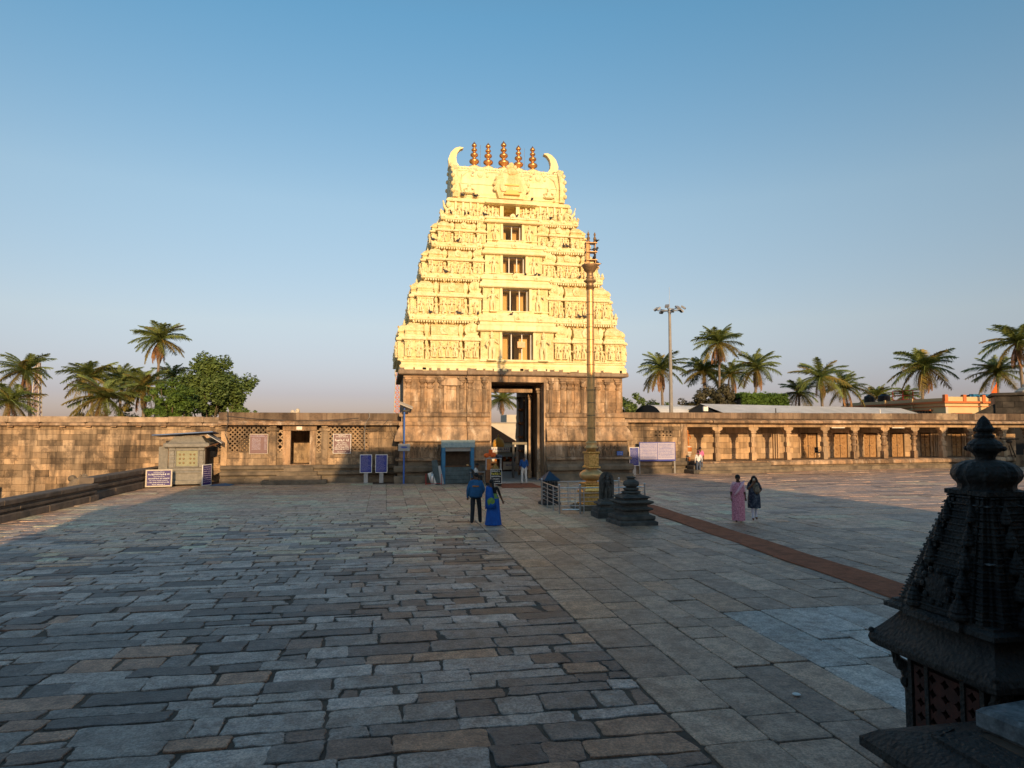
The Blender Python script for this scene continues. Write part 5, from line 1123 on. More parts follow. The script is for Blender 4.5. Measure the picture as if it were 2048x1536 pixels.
board('information_sign', 'single blue notice board on post before the wide board', (17.45, 46.4, 0), .70, .66, 1.98, 'sign_blue', 'sign_lilac', small, R(-6), 'white_paint', [(0, .12)], fr=.035)
ln = [(-.96, -.04, .92 - i * .075, .055) for i in range(11)] + [(.06, rl_.uniform(.7, .95), .86 - i * .075, .05) for i in range(10)]
bb = board('notice_board', 'wide blue framed board with two columns of text on legs', (19.65, 47.5, 0), 2.85, .92, 2.32, 'sign_lilac', 'print_blue', ln, R(2), 'sign_blue', [(-1.38, .03), (1.38, .03)], fr=.05)
q = MB(); q.bx(-.02, .02, -.027, -.022, 1.0, 2.26); q.bx(-1.36, 1.36, -.0265, -.022, .97, 1.05); q.build('divider', 'sign_blue', bb)
tx = [(-.55, .55, .93, .05), (-.85, .85, .86, .07)] + [(-.75, .2, .78 - i * .062, .05) for i in range(10)] + [(.6, .85, .78 - i * .062, .05) for i in range(10)]
board('price_board', 'maroon text board hung on the lattice screen left of the hall door', (-7.46, 43.26, 0), 1.07, 1.76, 2.96, 'sign_maroon', 'sign_lilac', tx, 0, 'house_white', fr=.03)
tx2 = [(-.4, .4, .9, .06), (-.7, .7, .83, .06), (-.8, .8, .62, .15), (-.5, .5, .52, .06), (-.6, .6, .44, .05), (-.7, .7, .36, .06), (-.8, .8, .28, .06), (-.8, .8, .2, .07), (-.5, .5, .07, .04)]
board('rule_board', 'maroon board with bold centred lines on the lattice screen right of the door', (-2.6, 43.26, 0), 1.08, 1.76, 2.96, 'sign_maroon', 'white_paint', tx2, 0, 'white_paint', fr=.03)
pq = MB(); pq.bx(-.2, .2, -.02, .02, -.13, .13); o = tag(pq.build('plaque', 'blue_pole', None, (14.75, 41.78, 1.72)), 'small blue plaque fixed to the tower base', 'sign'); q = MB(); strokes(q, -.15, .15, .02, .06, -.025); strokes(q, -.15, .15, -.08, .05, -.025); q.build('lettering', 'sign_lilac', o)
# solar lamp pole
sp = thing('solar_lamp', 'thin blue pole with solar panel and small sign box', 'lamp', (1.12, 41.45, 0))
q = MB(); q.tube([(0, 0, 0), (0, 0, 4.5)], .05, 8); q.build('pole', 'blue_pole', sp)
q = MB(); q.cb(-.42, .42, -.3, .3, -.025, .025, .005); o = q.build('solar_panel', 'house_white', sp, (.1, 0, 4.68)); o.rotation_euler = (R(15), R(22), 0)
q = MB(); q.cb(-.08, .28, -.14, .1, 4.3, 4.42, .02); q.build('lamp_head', 'dark_iron', sp)
q = MB(); q.cb(-.34, .34, -.12, -.05, 1.95, 2.38, .01); o = q.build('sign_box', 'galvanised', sp); q = MB(); q.ell((0, -.12, 2.17), (.2, .012, .06), 12, 4); q.build('emblem', 'print_blue', o)
# blue stall frame
bk = thing('ticket_booth', 'blue framed booth with pale signboard against the tower base', 'booth', (4.28, 40.75, 0))
for x in (-.86, .86): q = MB(); q.cb(x - .1, x + .1, -.1, .1, 0, 2.25, .01); q.build('post', 'blue_paint', bk)
for x in (-.86, .86): q = MB(); q.cb(x - .08, x + .08, .75, .9, 0, 2.2, .01); q.build('post', 'blue_paint', bk)
q = MB(); q.cb(-1.0, 1.0, -.14, .0, 2.16, 2.6, .01); q.build('signboard', 'pale_blue_board', bk)
q = MB(); q.bx(-.78, .78, -.05, .0, 1.94, 2.15); q.build('shutter_box', 'cement', bk)
q = MB(); q.bx(-.95, .95, -.1, 1.0, 2.25, 2.3); q.build('roof', 'galvanised', bk)
for i in range(4): q = MB(); q.cb(-.76, .76, -.06, -.02, .03 + i * .25, .27 + i * .25, .008); q.build('panel', 'teal_panel', bk)
q = MB(); q.cb(-.8, .8, -.12, .3, 1.03, 1.07, .008); q.build('counter', 'brown_wood', bk)
q = MB(); q.bx(-.8, .8, .7, .74, 0, 2.2); q.build('back_panel', 'dark_wood', bk)
for x in (-.8, .8): q = MB(); q.bx(x - .02, x + .02, .0, .72, 0, 1.03); q.build('side_panel', 'teal_panel', bk)
q = MB(); q.lathe([(.05, 0), (.08, .03), (.07, .08), (.02, .1)], 0, 0, 10); tag(q.build('brass_bowl', 'gold', None, (4.85, 40.72, 1.07)), 'small brass bowl on the blue booth counter', 'bowl')
for i, (dx, w_, tl, m_, lab) in enumerate(((0, .34, .22, 'teal_panel', 'upright grey green sheet leaning on the blue booth post'), (.2, .4, .34, 'galvanised', 'slanting grey sheet leaning beside the upright one'), (-.2, .3, .5, 'white_paint', 'low pale sheet leaning most steeply near the extinguisher'))):
    q = MB(); q.cb(-w_ / 2, w_ / 2, -.02, .02, 0, 1.45 - .35 * i, .004); 
    for k in range(4): q.bx(-w_ / 2 + w_ * (k + .3) / 4, -w_ / 2 + w_ * (k + .5) / 4, -.035, -.021, 0, 1.44 - .35 * i)
    o = tag(q.build('leaning_sheet', m_, None, (3.05 + dx, 40.35, 0)), lab, 'sheet'); o.rotation_euler = (R(-6), -tl * .7, R(-12))
fe = thing('fire_extinguisher', 'silver fire extinguisher standing in a red frame', 'extinguisher', (2.72, 40.2, 0))
q = MB(); q.lathe([(.09, .1), (.095, .14), (.095, .5), (.07, .58), (.03, .62), (.03, .68)], 0, 0, 12); q.build('cylinder', 'steel', fe, smooth=True); q = MB(); q.bx(-.05, .1, -.02, .02, .68, .73); q.build('handle', 'dark_iron', fe)
q = MB()
for x in (-.35, .55): q.bar((x, 0, 0), (x, 0, .62), .03); q.bar((x, .35, 0), (x, .35, .62), .03); q.bar((x, 0, .62), (x, .35, .62), .03)
q.bar((-.35, 0, .08), (.55, 0, .08), .03); q.bar((-.35, .35, .62), (.55, .35, .62), .03); q.build('frame', 'red_pipe', fe)
q = MB(); q.prism([(-.22, 1.0), (-.1, .95), (.12, .62), (.2, .25), (.06, .0), (-.12, .0), (-.06, .4)], -.1, .12); tag(q.build('folded_awning', 'rubber', None, (5.05, 39.0, 0)), 'black folded cover leaning beside the snack cart', 'cover')
# snack cart
ca = thing('snack_cart', 'glass topped peanut cart with black lettered front', 'cart', (6.12, 38.9, 0), R(-4))
q = MB(); q.cb(-.44, .44, -.3, .3, .2, .92, .01); q.build('body', 'brown_wood', ca)
q = MB(); q.bx(-.18, .46, -.33, -.31, .16, .98); p_ = q.build('sign_panel', 'sign_black', ca)
for i, (a, c, z, h, m_) in enumerate(((-.13, .4, .84, .07, 'white_paint'), (-.14, .42, .67, .11, 'lettering_yellow'), (-.13, .4, .54, .07, 'white_paint'), (-.06, .34, .40, .06, 'white_paint'), (0, .38, .26, .06, 'white_paint'))): q = MB(); strokes(q, a, c, z, h, -.338); q.build('lettering', m_, p_)
q = MB()
for x in (-.18, .44): q.bx(x, x + .02, -.335, -.325, .16, .98)
for z in (.16, .96): q.bx(-.18, .46, -.336, -.326, z, z + .02)
q.build('sign_border', 'white_paint', p_)
for x in (-.42, .42):
    for y in (-.28, .28): q = MB(); q.cb(x - .02, x + .02, y - .02, y + .02, .92, 1.56, .004); q.build('glass_post', 'galvanised', ca)
q = MB(); q.cb(-.46, .46, -.32, .32, 1.56, 1.6, .006); q.build('top', 'galvanised', ca)
q = MB(); q.bx(-.16, .40, -.285, -.28, .94, 1.55); q.build('pane', 'glass', ca)
q = MB(); q.bx(-.40, -.17, -.29, -.27, .94, 1.55); q.build('side_poster', 'statue_red', ca)
q = MB(); q.lathe([(.27, .92), (.22, 1.02), (.1, 1.2), (.02, 1.28)], .1, 0, 12); q.build('peanut_heap', 'peanut', ca)
for x in (-.32, .36):
    for y in (-.24, .24): q = MB(); q.lathe([(.02, -.03), (.1, -.03), (.1, .03), (.02, .03)], 0, 0, 12); o = q.build('wheel', 'rubber', ca, (x, y, .1)); o.rotation_euler = (R(90), 0, 0)
r_ = random.Random(4); q = MB()
for k in range(9): q.ell((r_.uniform(-.42, .15), r_.uniform(-.2, .2), .12 + r_.uniform(0, .1)), (.16, .14, .12), 7, 5)
q.bx(-.15, .05, -.1, .1, .1, .48); tag(q.build('plastic_bag', 'orange_cloth', None, (6.02, 38.9, 1.6)), 'heap of bright orange bags on the snack cart', 'bag')
q = MB(); q.ell((0, 0, .1), (.16, .14, .12), 7, 5); q.ell((.18, 0, .08), (.12, .12, .09), 7, 5); tag(q.build('plastic_bag', 'kurta_dark', None, (6.36, 38.85, 1.6)), 'dark blue bag on the snack cart edge', 'bag')
q = MB(); q.bx(-.5, .5, -.3, .3, .68, .72); 
for x in (-.45, .45):
    for y in (-.25, .25): q.bar((x, y, 0), (x, y, .68), .04)
tag(q.build('small_table', 'cement', None, (5.45, 40.6, 0)), 'small grey table between booth and snack cart', 'table')
# security door frame in the passage
df = thing('security_frame', 'walk through metal detector frame inside the gateway', 'frame', (8.82, 44.9, .03))
for x in (-.42, .42): q = MB(); q.cb(x - .07, x + .07, -.12, .12, 0, 2.2, .02); q.build('column', 'galvanised' if x > 0 else 'dark_iron', df)
q = MB(); q.cb(-.5, .5, -.12, .12, 2.2, 2.36, .02); q.build('header', 'house_grey', df)
# street beyond
sh = thing('street_shop', 'roadside shop with yellow dome and banner beyond the gateway', 'shop', (9.05, 53.9, 0))
sh.scale = (.9, .9, .92)
q = MB(); q.lathe([(.50, 1.95), (.55, 2.1), (.53, 2.35), (.42, 2.6), (.2, 2.78), (.06, 2.86), (.05, 2.95), (.09, 3.0), (.01, 3.12)], -.15, .2, 16); q.build('dome', 'yellow_dome', sh, smooth=True)
q = MB(); q.bx(-1.8, .75, -.72, -.68, 1.58, 2.02); bn = q.build('banner', 'white_paint', sh); q = MB(); strokes(q, -1.0, .68, 1.76, .2, -.726); strokes(q, -1.0, .68, 1.62, .1, -.726); q.build('lettering', 'print_blue', bn)
q = MB(); q.prism([(-.66, 1.55), (-1.3, 1.25), (-1.32, 1.2), (-.66, 1.45)], -1.8, 2.2, 'x'); q.build('awning', 'house_grey', sh)
q = MB(); q.bx(-1.8, 2.2, .9, 1.0, 0, 2.0); q.bx(-1.8, 2.2, -.6, 1.0, 1.93, 2.0); q.build('wall', 'dark_wood', sh)
r_ = random.Random(14)
for k in range(16):
    q = MB(); m_ = r_.choice(['orange_cloth', 'yellow_dome', 'statue_red', 'orange_cloth', 'white_paint']); x = -1.2 + k * .2; q.ell((0, 0, 0), (.13, .1, r_.uniform(.1, .2)), 8, 5); tag(q.build('shop_goods', m_, None, (9.3 + x * .9, 53.45, .9 + r_.uniform(-.1, .25))), {'orange_cloth': 'round orange bundle', 'yellow_dome': 'round yellow bundle', 'statue_red': 'dark red bundle', 'white_paint': 'white bundle'}[m_] + ' of goods on the street shop counter', 'goods', 'goods on the street shop counter')
q = MB(); q.bx(-1.8, 2.2, -.6, -.2, .72, .8); q.bx(-1.8, 2.2, -.56, -.5, 0, .72); q.build('counter', 'brown_wood', sh)
q = MB(); q.bx(-.6, .6, -.05, .05, .1, .72); o = tag(q.build('shop_poster', 'white_paint', None, (9.7, 52.9, 0)), 'white printed panel before the street shop counter', 'panel'); q = MB(); strokes(q, -.4, .4, .4, .16, -.056); q.build('lettering', 'print_blue', o)
bw = thing('street_house', 'plain white walled house across the street through the gateway', 'building', (17.0, 118, 0)); q = MB(); q.bx(-1.5, 9, 0, 8, 0, 4.4); q.build('wall', 'house_white', bw); q = MB(); q.bx(-1.8, 9.2, -.2, 8, 4.4, 4.55); q.build('roof_slab', 'cement', bw)
b2 = thing('street_house', 'taller pale house block far behind the gateway palm', 'building', (25.4, 150, 0)); q = MB(); q.bx(1.2, 8, 0, 8, 0, 6.6); q.build('wall', 'house_white', b2); q = MB(); q.bx(1.0, 8, -.3, 8, 4.4, 4.7); q.build('band', 'house_trim', b2)
b3 = thing('street_hut', 'low hut with dark sloping roof beyond the gateway', 'building', (10.6, 72, 0)); q = MB(); q.prism([(-3, 3.9), (0.6, 3.6), (3.4, 1.9), (-3, 1.9)], 0, 4); q.build('roof', 'brown_wood', b3); q = MB(); q.bx(-3, 3, .3, 4, 0, 1.9); q.build('wall', 'house_grey', b3)
# stone shaped kiosk at the left
ki = thing('stone_kiosk', 'grey shrine shaped kiosk under a tilted blue sheet roof', 'kiosk', (-11.2, 42.2, 0), R(4))
for nm, prof in (('base', [(.08, .1), (.08, .3), (.02, .34)]), ('frieze', [(0, .34), (0, .72)]), ('moulding', [(.06, .72), (.08, .78), (.02, .84), (.06, .9), (.06, 1.0), (0, 1.04)]), ('upper_wall', [(0, 1.04), (0, 2.2)]), ('cornice', [(.2, 2.2), (.26, 2.25), (.26, 2.42), (.14, 2.48)]), ('roof_slope', [(.05, 2.48), (-.25, 2.85)])):
    q = MB(); q.rl(-.95, .95, 0, 1.4, prof); q.build(nm, 'kiosk_stone', ki)
q = MB(); q.cb(-.62, .65, -.10, .02, 1.06, 1.12, .01); q.cb(-.62, .65, -.10, .02, 2.02, 2.10, .01); q.cb(-.62, -.56, -.10, .02, 1.12, 2.02, .01); q.cb(.59, .65, -.10, .02, 1.12, 2.02, .01); q.build('panel_frame', 'kiosk_stone', ki)
q = MB(); q.cb(-.55, .58, -.03, .02, 1.125, 2.015, .005); pnl = q.build('shutter_panel', 'kiosk_panel', ki)
r_ = random.Random(2)
for i in range(3):
    for j in (-1, 1):
        for k in (0, 1): q = MB(); q.ell((0, 0, 0), (.055, .045, .055), 8, 5); q.build('knob', 'bronze', pnl, (.02 + j * .28 + (k - .5) * .2, -.06, 1.32 + i * .24))
for x in (-.76, .78):
    q = MB(); q.cb(x - .1, x + .1, -.1, .02, 1.04, 2.0, .02); q.cb(x - .16, x + .16, -.14, .02, 2.0, 2.18, .04)
    for k in range(3): q.cb(x - .12, x + .12, -.12, .0, 1.3 + k * .22, 1.4 + k * .22, .02)
    q.build('pilaster', 'kiosk_stone', ki)
q = MB(); strokes(q, -.7, .8, .42, .22, -.01); q.build('relief', 'kiosk_stone', ki)
q = MB(); q.bx(-1.5, -1.02, .1, .16, .2, 2.25); 
for k in range(7): q.bx(-1.49 + k * .07, -1.46 + k * .07, .07, .1, .2, 2.25)
q.build('corrugated_sheet', 'kiosk_stone', ki)
q = MB(); q.cb(-1.75, 1.45, -.35, 1.7, -.03, .03, .01); o = q.build('sheet_roof', 'blue_sheet', ki, (-.05, 0, 3.0)); o.rotation_euler = (R(-3), R(-3.5), 0)
q = MB(); q.cb(0, .95, -.4, 1.3, -.02, .02, .005); o = q.build('side_awning', 'galvanised', ki, (1.1, 0, 2.95)); o.rotation_euler = (0, R(33), 0)
for y in (-.3, 1.1): q = MB(); q.tube([(1.0, y, 2.2), (1.75, y, 2.45)], .02, 5); q.build('awning_strut', 'brown_wood', ki)
q = MB(); q.bx(.92, .99, .15, 1.3, 1.05, 2.15); q.build('side_opening', 'dark_wood', ki)
for x in (-.8, .8): q = MB(); q.lathe([(.02, -.04), (.09, -.04), (.09, .04), (.02, .04)], 0, 0, 10); o = q.build('wheel', 'kiosk_panel', ki, (x, .1, .09)); o.rotation_euler = (R(90), 0, 0)
tk = [(-.3, .3, .9, .02), (-.42, .42, .82, .035), (-.8, .8, .67, .085), (-.42, .42, .57, .035), (-.8, .8, .45, .055), (-.7, .7, .35, .035), (-.82, .82, .23, .055), (-.5, .5, .11, .055)]
board('leaning_sign', 'purple board with white lettering and pale rounded frame leaning on kiosk', (-12.3, 41.0, 0), 1.32, .06, 1.02, 'sign_purple', 'white_paint', tk, R(14), 'house_white', tilt=R(-9), fr=.07)
ts = [(-.8, .8, .85 - i * .1, .05) for i in range(8)]
board('leaning_sign', 'narrow dark blue board standing sideways at the kiosk corner', (-9.95, 41.6, 0), .9, .05, 1.25, 'sign_purple', 'sign_lilac', ts, R(72), 'white_paint', fr=.05)
q = MB(); q.add([(-.5, -.5, .02), (.6, -.4, .015), (.7, .3, .03), (.1, .5, .1), (-.5, .4, .05), (.1, 0, .07)], [(0, 1, 5), (1, 2, 5), (2, 3, 5), (3, 4, 5), (4, 0, 5)]); tag(q.build('tarpaulin', 'blue_paint', None, (-9.3, 42.1, 0)), 'crumpled blue sheet on the ground behind the kiosk', 'tarpaulin')
# gallery contents (coordinates along the gallery)
def gal(x, y, z=PZ): return (25.3 + x * math.cos(CA) - y * math.sin(CA), 49.2 + x * math.sin(CA) + y * math.cos(CA), z)
ds = thing('painted_idol', 'orange painted idol on a red and white drum pedestal in the gallery', 'statue', gal(-2.15, .9), CA)
q = MB(); q.lathe([(.2, 0), (.26, .1), (.2, .3), (.32, .55), (.36, .6)], 0, 0, 14); q.build('foot', 'statue_red', ds); q = MB(); q.lathe([(.24, .3), (.35, .6), (.35, .72)], 0, 0, 14); q.build('white_cup', 'house_white', ds); q = MB(); q.lathe([(.36, .72), (.37, .78), (.37, 1.0), (.36, 1.05)], 0, 0, 14); q.build('red_band', 'statue_red', ds); q = MB(); q.lathe([(.35, 1.05), (.34, 1.15)], 0, 0, 14); q.build('rim', 'house_white', ds)
figure(1.25, 3).build('figure', 'statue_red', ds, (.05, 0, 1.15))
wc = thing('wheelchair', 'empty wheelchair with black seat on the gallery floor', 'wheelchair', gal(10.15, .75), CA + .3)
for s in (-1, 1):
    q = MB(); n = 20; rr = [(.30 + .022 * math.cos(t), .022 * math.sin(t)) for t in [k * 1.5708 for k in range(4)]]
    q.loft([[(s * .3 + b_, a * math.cos(2 * math.pi * i / n), .31 + a * math.sin(2 * math.pi * i / n)) for a, b_ in rr] for i in range(n + 1)], False); wl = q.build('wheel', 'rubber', wc)
    q = MB()
    for k in range(6): a = k * math.pi / 3; q.bar((s * .3, 0, .31), (s * .3, .29 * math.cos(a), .31 + .29 * math.sin(a)), .012)
    q.build('spokes', 'steel', wl)
    q = MB(); q.lathe([(.02, -.02), (.09, -.02), (.09, .02), (.02, .02)], 0, 0, 10); o = q.build('caster', 'rubber', wc, (s * .25, -.45, .09)); o.rotation_euler = (0, R(90), 0)
    q = MB(); q.tube([(s * .25, .25, .3), (s * .25, .28, .95), (s * .25, .38, .98)], .018, 6); q.tube([(s * .25, .25, .5), (s * .25, -.3, .5), (s * .25, -.45, .15)], .018, 6); q.tube([(s * .27, .2, .72), (s * .27, -.2, .72), (s * .27, -.25, .5)], .022, 6); q.build('side_frame', 'steel', wc)
q = MB(); q.cb(-.24, .24, -.28, .25, .49, .54, .01); q.build('seat', 'black_cloth', wc); q = MB(); q.cb(-.24, .24, .24, .28, .54, .95, .01); q.build('backrest', 'black_cloth', wc)
for x, lab in ((11.2, 'white tube lamp hung near the wheelchair bay'), (17.4, 'white tube lamp hung near the middle gallery doors')):
    t = thing('tube_lamp', lab, 'lamp', gal(x, -.28, 3.38), CA); q = MB(); q.tube([(-.65, 0, 0), (.65, 0, 0)], .028, 8); q.build('tube', 'white_paint', t); q = MB(); q.bx(-.66, .66, .02, .07, -.02, .06); q.build('fitting', 'house_white', t)
t = thing('parapet_floodlight', 'square white floodlight standing on the gallery parapet', 'floodlight', gal(-1.1, -.1, 4.5), CA); q = MB(); q.cb(-.2, .2, -.08, .06, .14, .5, .02); q.build('housing', 'white_paint', t); q = MB(); q.bar((0, 0, 0), (0, 0, .2), .05); q.build('bracket', 'dark_iron', t)
for x, m_, lab in ((5.4, 'dark_iron', 'short dark pipe standing on the gallery parapet'), (15.8, 'white_paint', 'short white pipe standing on the gallery parapet')): q = MB(); q.tube([(0, 0, 0), (0, 0, .38)], .045, 8); q.ell((0, 0, .38), (.06, .06, .04), 8, 4); tag(q.build('vent_pipe', m_, None, gal(x, 0, 4.52)), lab, 'pipe')
pb = thing('barrier', 'pale post and crossbar barrier at the far gallery end', 'barrier', gal(30.2, -1.7, 0), CA)
q = MB(); q.bx(-.6, 3.5, -.2, .9, 0, 1.0); q.build('block', 'stone_wall', pb); q = MB(); q.cb(-.1, .12, -.1, .1, 1.0, 2.55, .02); q.build('post', 'stone_wall', pb); q = MB(); q.cb(-.2, 2.6, -.12, .12, 2.5, 2.72, .02); q.build('crossbar', 'stone_wall', pb)
q = MB(); q.tube([(0, 0, 0), (-.4, 0, 1.0), (-.55, 0, 1.35)], .05, 6); q.tube([(-.35, 0, 0), (-.6, .05, 1.0)], .035, 6); q.ell((-.6, 0, 1.35), (.3, .2, .16), 8, 5); q.tube([(-1.5, 0, 1.62), (-.6, .05, 1.55), (.4, 0, 1.6)], .07, 6); tag(q.build('tool_stack', 'dark_wood', None, gal(29.6, -1.0)), 'dark wooden carrying poles propped by the barrier', 'poles')
q = MB(); q.lathe([(.045, 0), (.05, .006), (.04, .012)], 0, 0, 12); tag(q.build('paper_lid', 'white_paint', None, (4.93, 7.72, .008)), 'small white disc lying on a paving slab', 'litter')
# pigeons
bm_ = MB(); bm_.ell((0, 0, .09), (.07, .13, .07), 8, 5); bm_.ell((0, -.11, .17), (.04, .05, .05), 7, 5); bm_.prism([(-.04, .07), (.04, .07), (.03, .09), (-.03, .09)], .1, .24); bm_.tube([(0, -.15, .17), (0, -.19, .16)], [.015, .003], 4); bm_.bar((.02, 0, 0), (.02, 0, .05), .008); bm_.bar((-.02, 0, 0), (-.02, 0, .05), .008); bm_ = M_(bm_, 'bird_grey', True)
rb = random.Random(77); hh = [(.4, 18.79 + 2.6, 3.0, 'pigeon on the tower roof ridge'), (-.6, 18.7 + .1, 2.1, 'pigeon on the neck storey ledge')]
spots = []
for (y, z0, hw, w0, w1, whw, c0, c1) in TIERS:
    for k in range(6): spots.append((rb.uniform(-hw, hw), y - .28, c1 + .0, 'tower storey cornices'))
for k in range(7): spots.append((rb.uniform(-3.8, 3.8), 2.25, 18.8, 'tower neck cornice'))
for i, (x, y, z, wh) in enumerate(spots): inst('pigeon', bm_, None, (GX + x, GY + y, z), rb.uniform(0, 6.28), 1.15, label='grey pigeon perched along the ' + wh, category='bird', group='pigeons on the ' + wh)
for k in range(4): inst('pigeon', bm_, None, (fx + .16 + .05 * k, fy - .12 + .06 * k, zt + (.21, .56, .94, .04)[k]), k * 1.7, 1.0, label='dark bird perched on the flag pillar top plates', category='bird', group='birds on the flag pillar top')
# ================================================================ PEOPLE
BASE = dict(pelvis=((0, 0, .95), .15, .115), belly=((0, 0, 1.10), .135, .10), chest=((0, .0, 1.29), .165, .11), neck=((0, .015, 1.44), .055, .055), headb=((0, -.005, 1.535), .075, .09), headt=((0, -.005, 1.63), .078, .092),
            sa=((-.175, 0, 1.385), .062, .062), ea=((-.235, .03, 1.12), .046, .046), wa=((-.235, -.04, .89), .032, .03), ha=((-.235, -.07, .815), .036, .022),
            sb=((.175, 0, 1.385), .062, .062), eb=((.235, .03, 1.12), .046, .046), wb=((.235, -.04, .89), .032, .03), hb=((.235, -.07, .815), .036, .022),
            pa=((-.09, 0, .90), .10, .10), ka=((-.10, -.02, .50), .066, .066), aa=((-.10, .02, .09), .042, .045), ta=((-.115, -.13, .045), .042, .035),
            pb=((.09, 0, .90), .10, .10), kb=((.10, -.02, .50), .066, .066), ab=((.10, .02, .09), .042, .045), tb=((.115, -.13, .045), .042, .035))
EDG = [('pelvis', 'belly', 'torso'), ('belly', 'chest', 'torso'), ('chest', 'neck', 'neck'), ('neck', 'headb', 'head'), ('headb', 'headt', 'head'),
       ('chest', 'sa', 'torso'), ('sa', 'ea', 'sleeve'), ('ea', 'wa', 'forearm'), ('wa', 'ha', 'hand'), ('chest', 'sb', 'torso'), ('sb', 'eb', 'sleeve'), ('eb', 'wb', 'forearm'), ('wb', 'hb', 'hand'),
       ('pelvis', 'pa', 'leg'), ('pa', 'ka', 'leg'), ('ka', 'aa', 'calf'), ('aa', 'ta', 'foot'), ('pelvis', 'pb', 'leg'), ('pb', 'kb', 'leg'), ('kb', 'ab', 'calf'), ('ab', 'tb', 'foot')]
def body_mesh(pose, fat, mats):
    J = {k: [Vector(v[0]), v[1], v[2]] for k, v in BASE.items()}
    for k, p in pose.items(): J[k][0] = Vector(p)
    for k, f in fat.items(): J[k][1] *= f; J[k][2] *= f
    names = list(J); idx = {n: i for i, n in enumerate(names)}
    me = bpy.data.meshes.new('skeleton'); me.from_pydata([tuple(J[n][0]) for n in names], [(idx[a], idx[c]) for a, c, _ in EDG], [])
    o = bpy.data.objects.new('skeleton', me); COL.objects.link(o); sk = o.modifiers.new('skin', 'SKIN'); sk.use_smooth_shade = True
    for i, n in enumerate(names): me.skin_vertices[0].data[i].radius = (J[n][1], J[n][2]); me.skin_vertices[0].data[i].use_root = (n == 'pelvis')
    ss_ = o.modifiers.new('sub', 'SUBSURF'); ss_.levels = 2; ss_.render_levels = 2
    dg = bpy.context.evaluated_depsgraph_get(); bd = bpy.data.meshes.new_from_object(o.evaluated_get(dg)); bpy.data.objects.remove(o, do_unlink=True)
    # fingers joined onto the palms, small nose on the face
    f = MB()
    for s, sg in (('a', -1), ('b', 1)):
        w_, h_ = J['w' + s][0], J['h' + s][0]; d = (h_ - w_).normalized(); side = d.cross(Vector((0, 1, 0)) if abs(d.y) < .9 else Vector((1, 0, 0))).normalized(); nrm = d.cross(side)
        for k, (off, L) in enumerate(((-.027, .06), (-.009, .074), (.009, .078), (.027, .068))):
            p = h_ + side * off; f.tube([p - d * .01, p + d * L * .55 + nrm * .006, p + d * L + nrm * .024], [.0095, .0085, .007], 5)
        p = w_.lerp(h_, .45) + side * -.03; f.tube([p, p - side * .026 + d * .025, p - side * .03 + d * .055], [.011, .010, .008], 5)
    hb = J['headb'][0]; ht = J['headt'][0]; fwd = Vector(pose.get('_face', (0, -1, 0))).normalized() if False else Vector((0, -1, 0))
    nv0 = len(bd.vertices); nf0 = len(bd.polygons)
    vs = [tuple(v.co) for v in bd.vertices] + f.v; fs = [tuple(p.vertices) for p in bd.polygons] + [tuple(i + nv0 for i in q) for q in f.f]
    me2 = bpy.data.meshes.new('body'); me2.from_pydata(vs, [], fs); ml = []
    def add(m):
        if m not in ml: ml.append(m); me2.materials.append(MAT[m])
        return ml.index(m)
    segs = [(J[a][0], J[c][0], add(mats[r]), max(J[a][1], J[c][1])) for a, c, r in EDG]; hand = add(mats['hand'])
    for i, p in enumerate(me2.polygons):
        p.use_smooth = True
        if i >= nf0: p.material_index = hand; continue
        c = p.center; best = None
        for a, b_, m, r in segs:
            ab = b_ - a; t = max(0, min(1, (c - a).dot(ab) / max(ab.length_squared, 1e-9))); d = (c - (a + ab * t)).length - r
            if best is None or d < best[0]: best = (d, m)
        p.material_index = best[1]
    return me2, J
def robe(rings, mat_, folds=9, amp=.05, n=40, name='skirt', seed=0):
    """cloth tube: rings of (cx, cy, z, rx, ry, fold strength)"""
    q = MB(); q.loft([[(cx + rx * math.cos(t) * (1 + amp * f * math.sin(folds * t + seed + .6 * math.sin(2 * t))), cy + ry * math.sin(t) * (1 + amp * f * math.sin(folds * t + seed + .6 * math.sin(2 * t))), z) for t in [2 * math.pi * i / n for i in range(n)]] for cx, cy, z, rx, ry, f in rings], False); return q
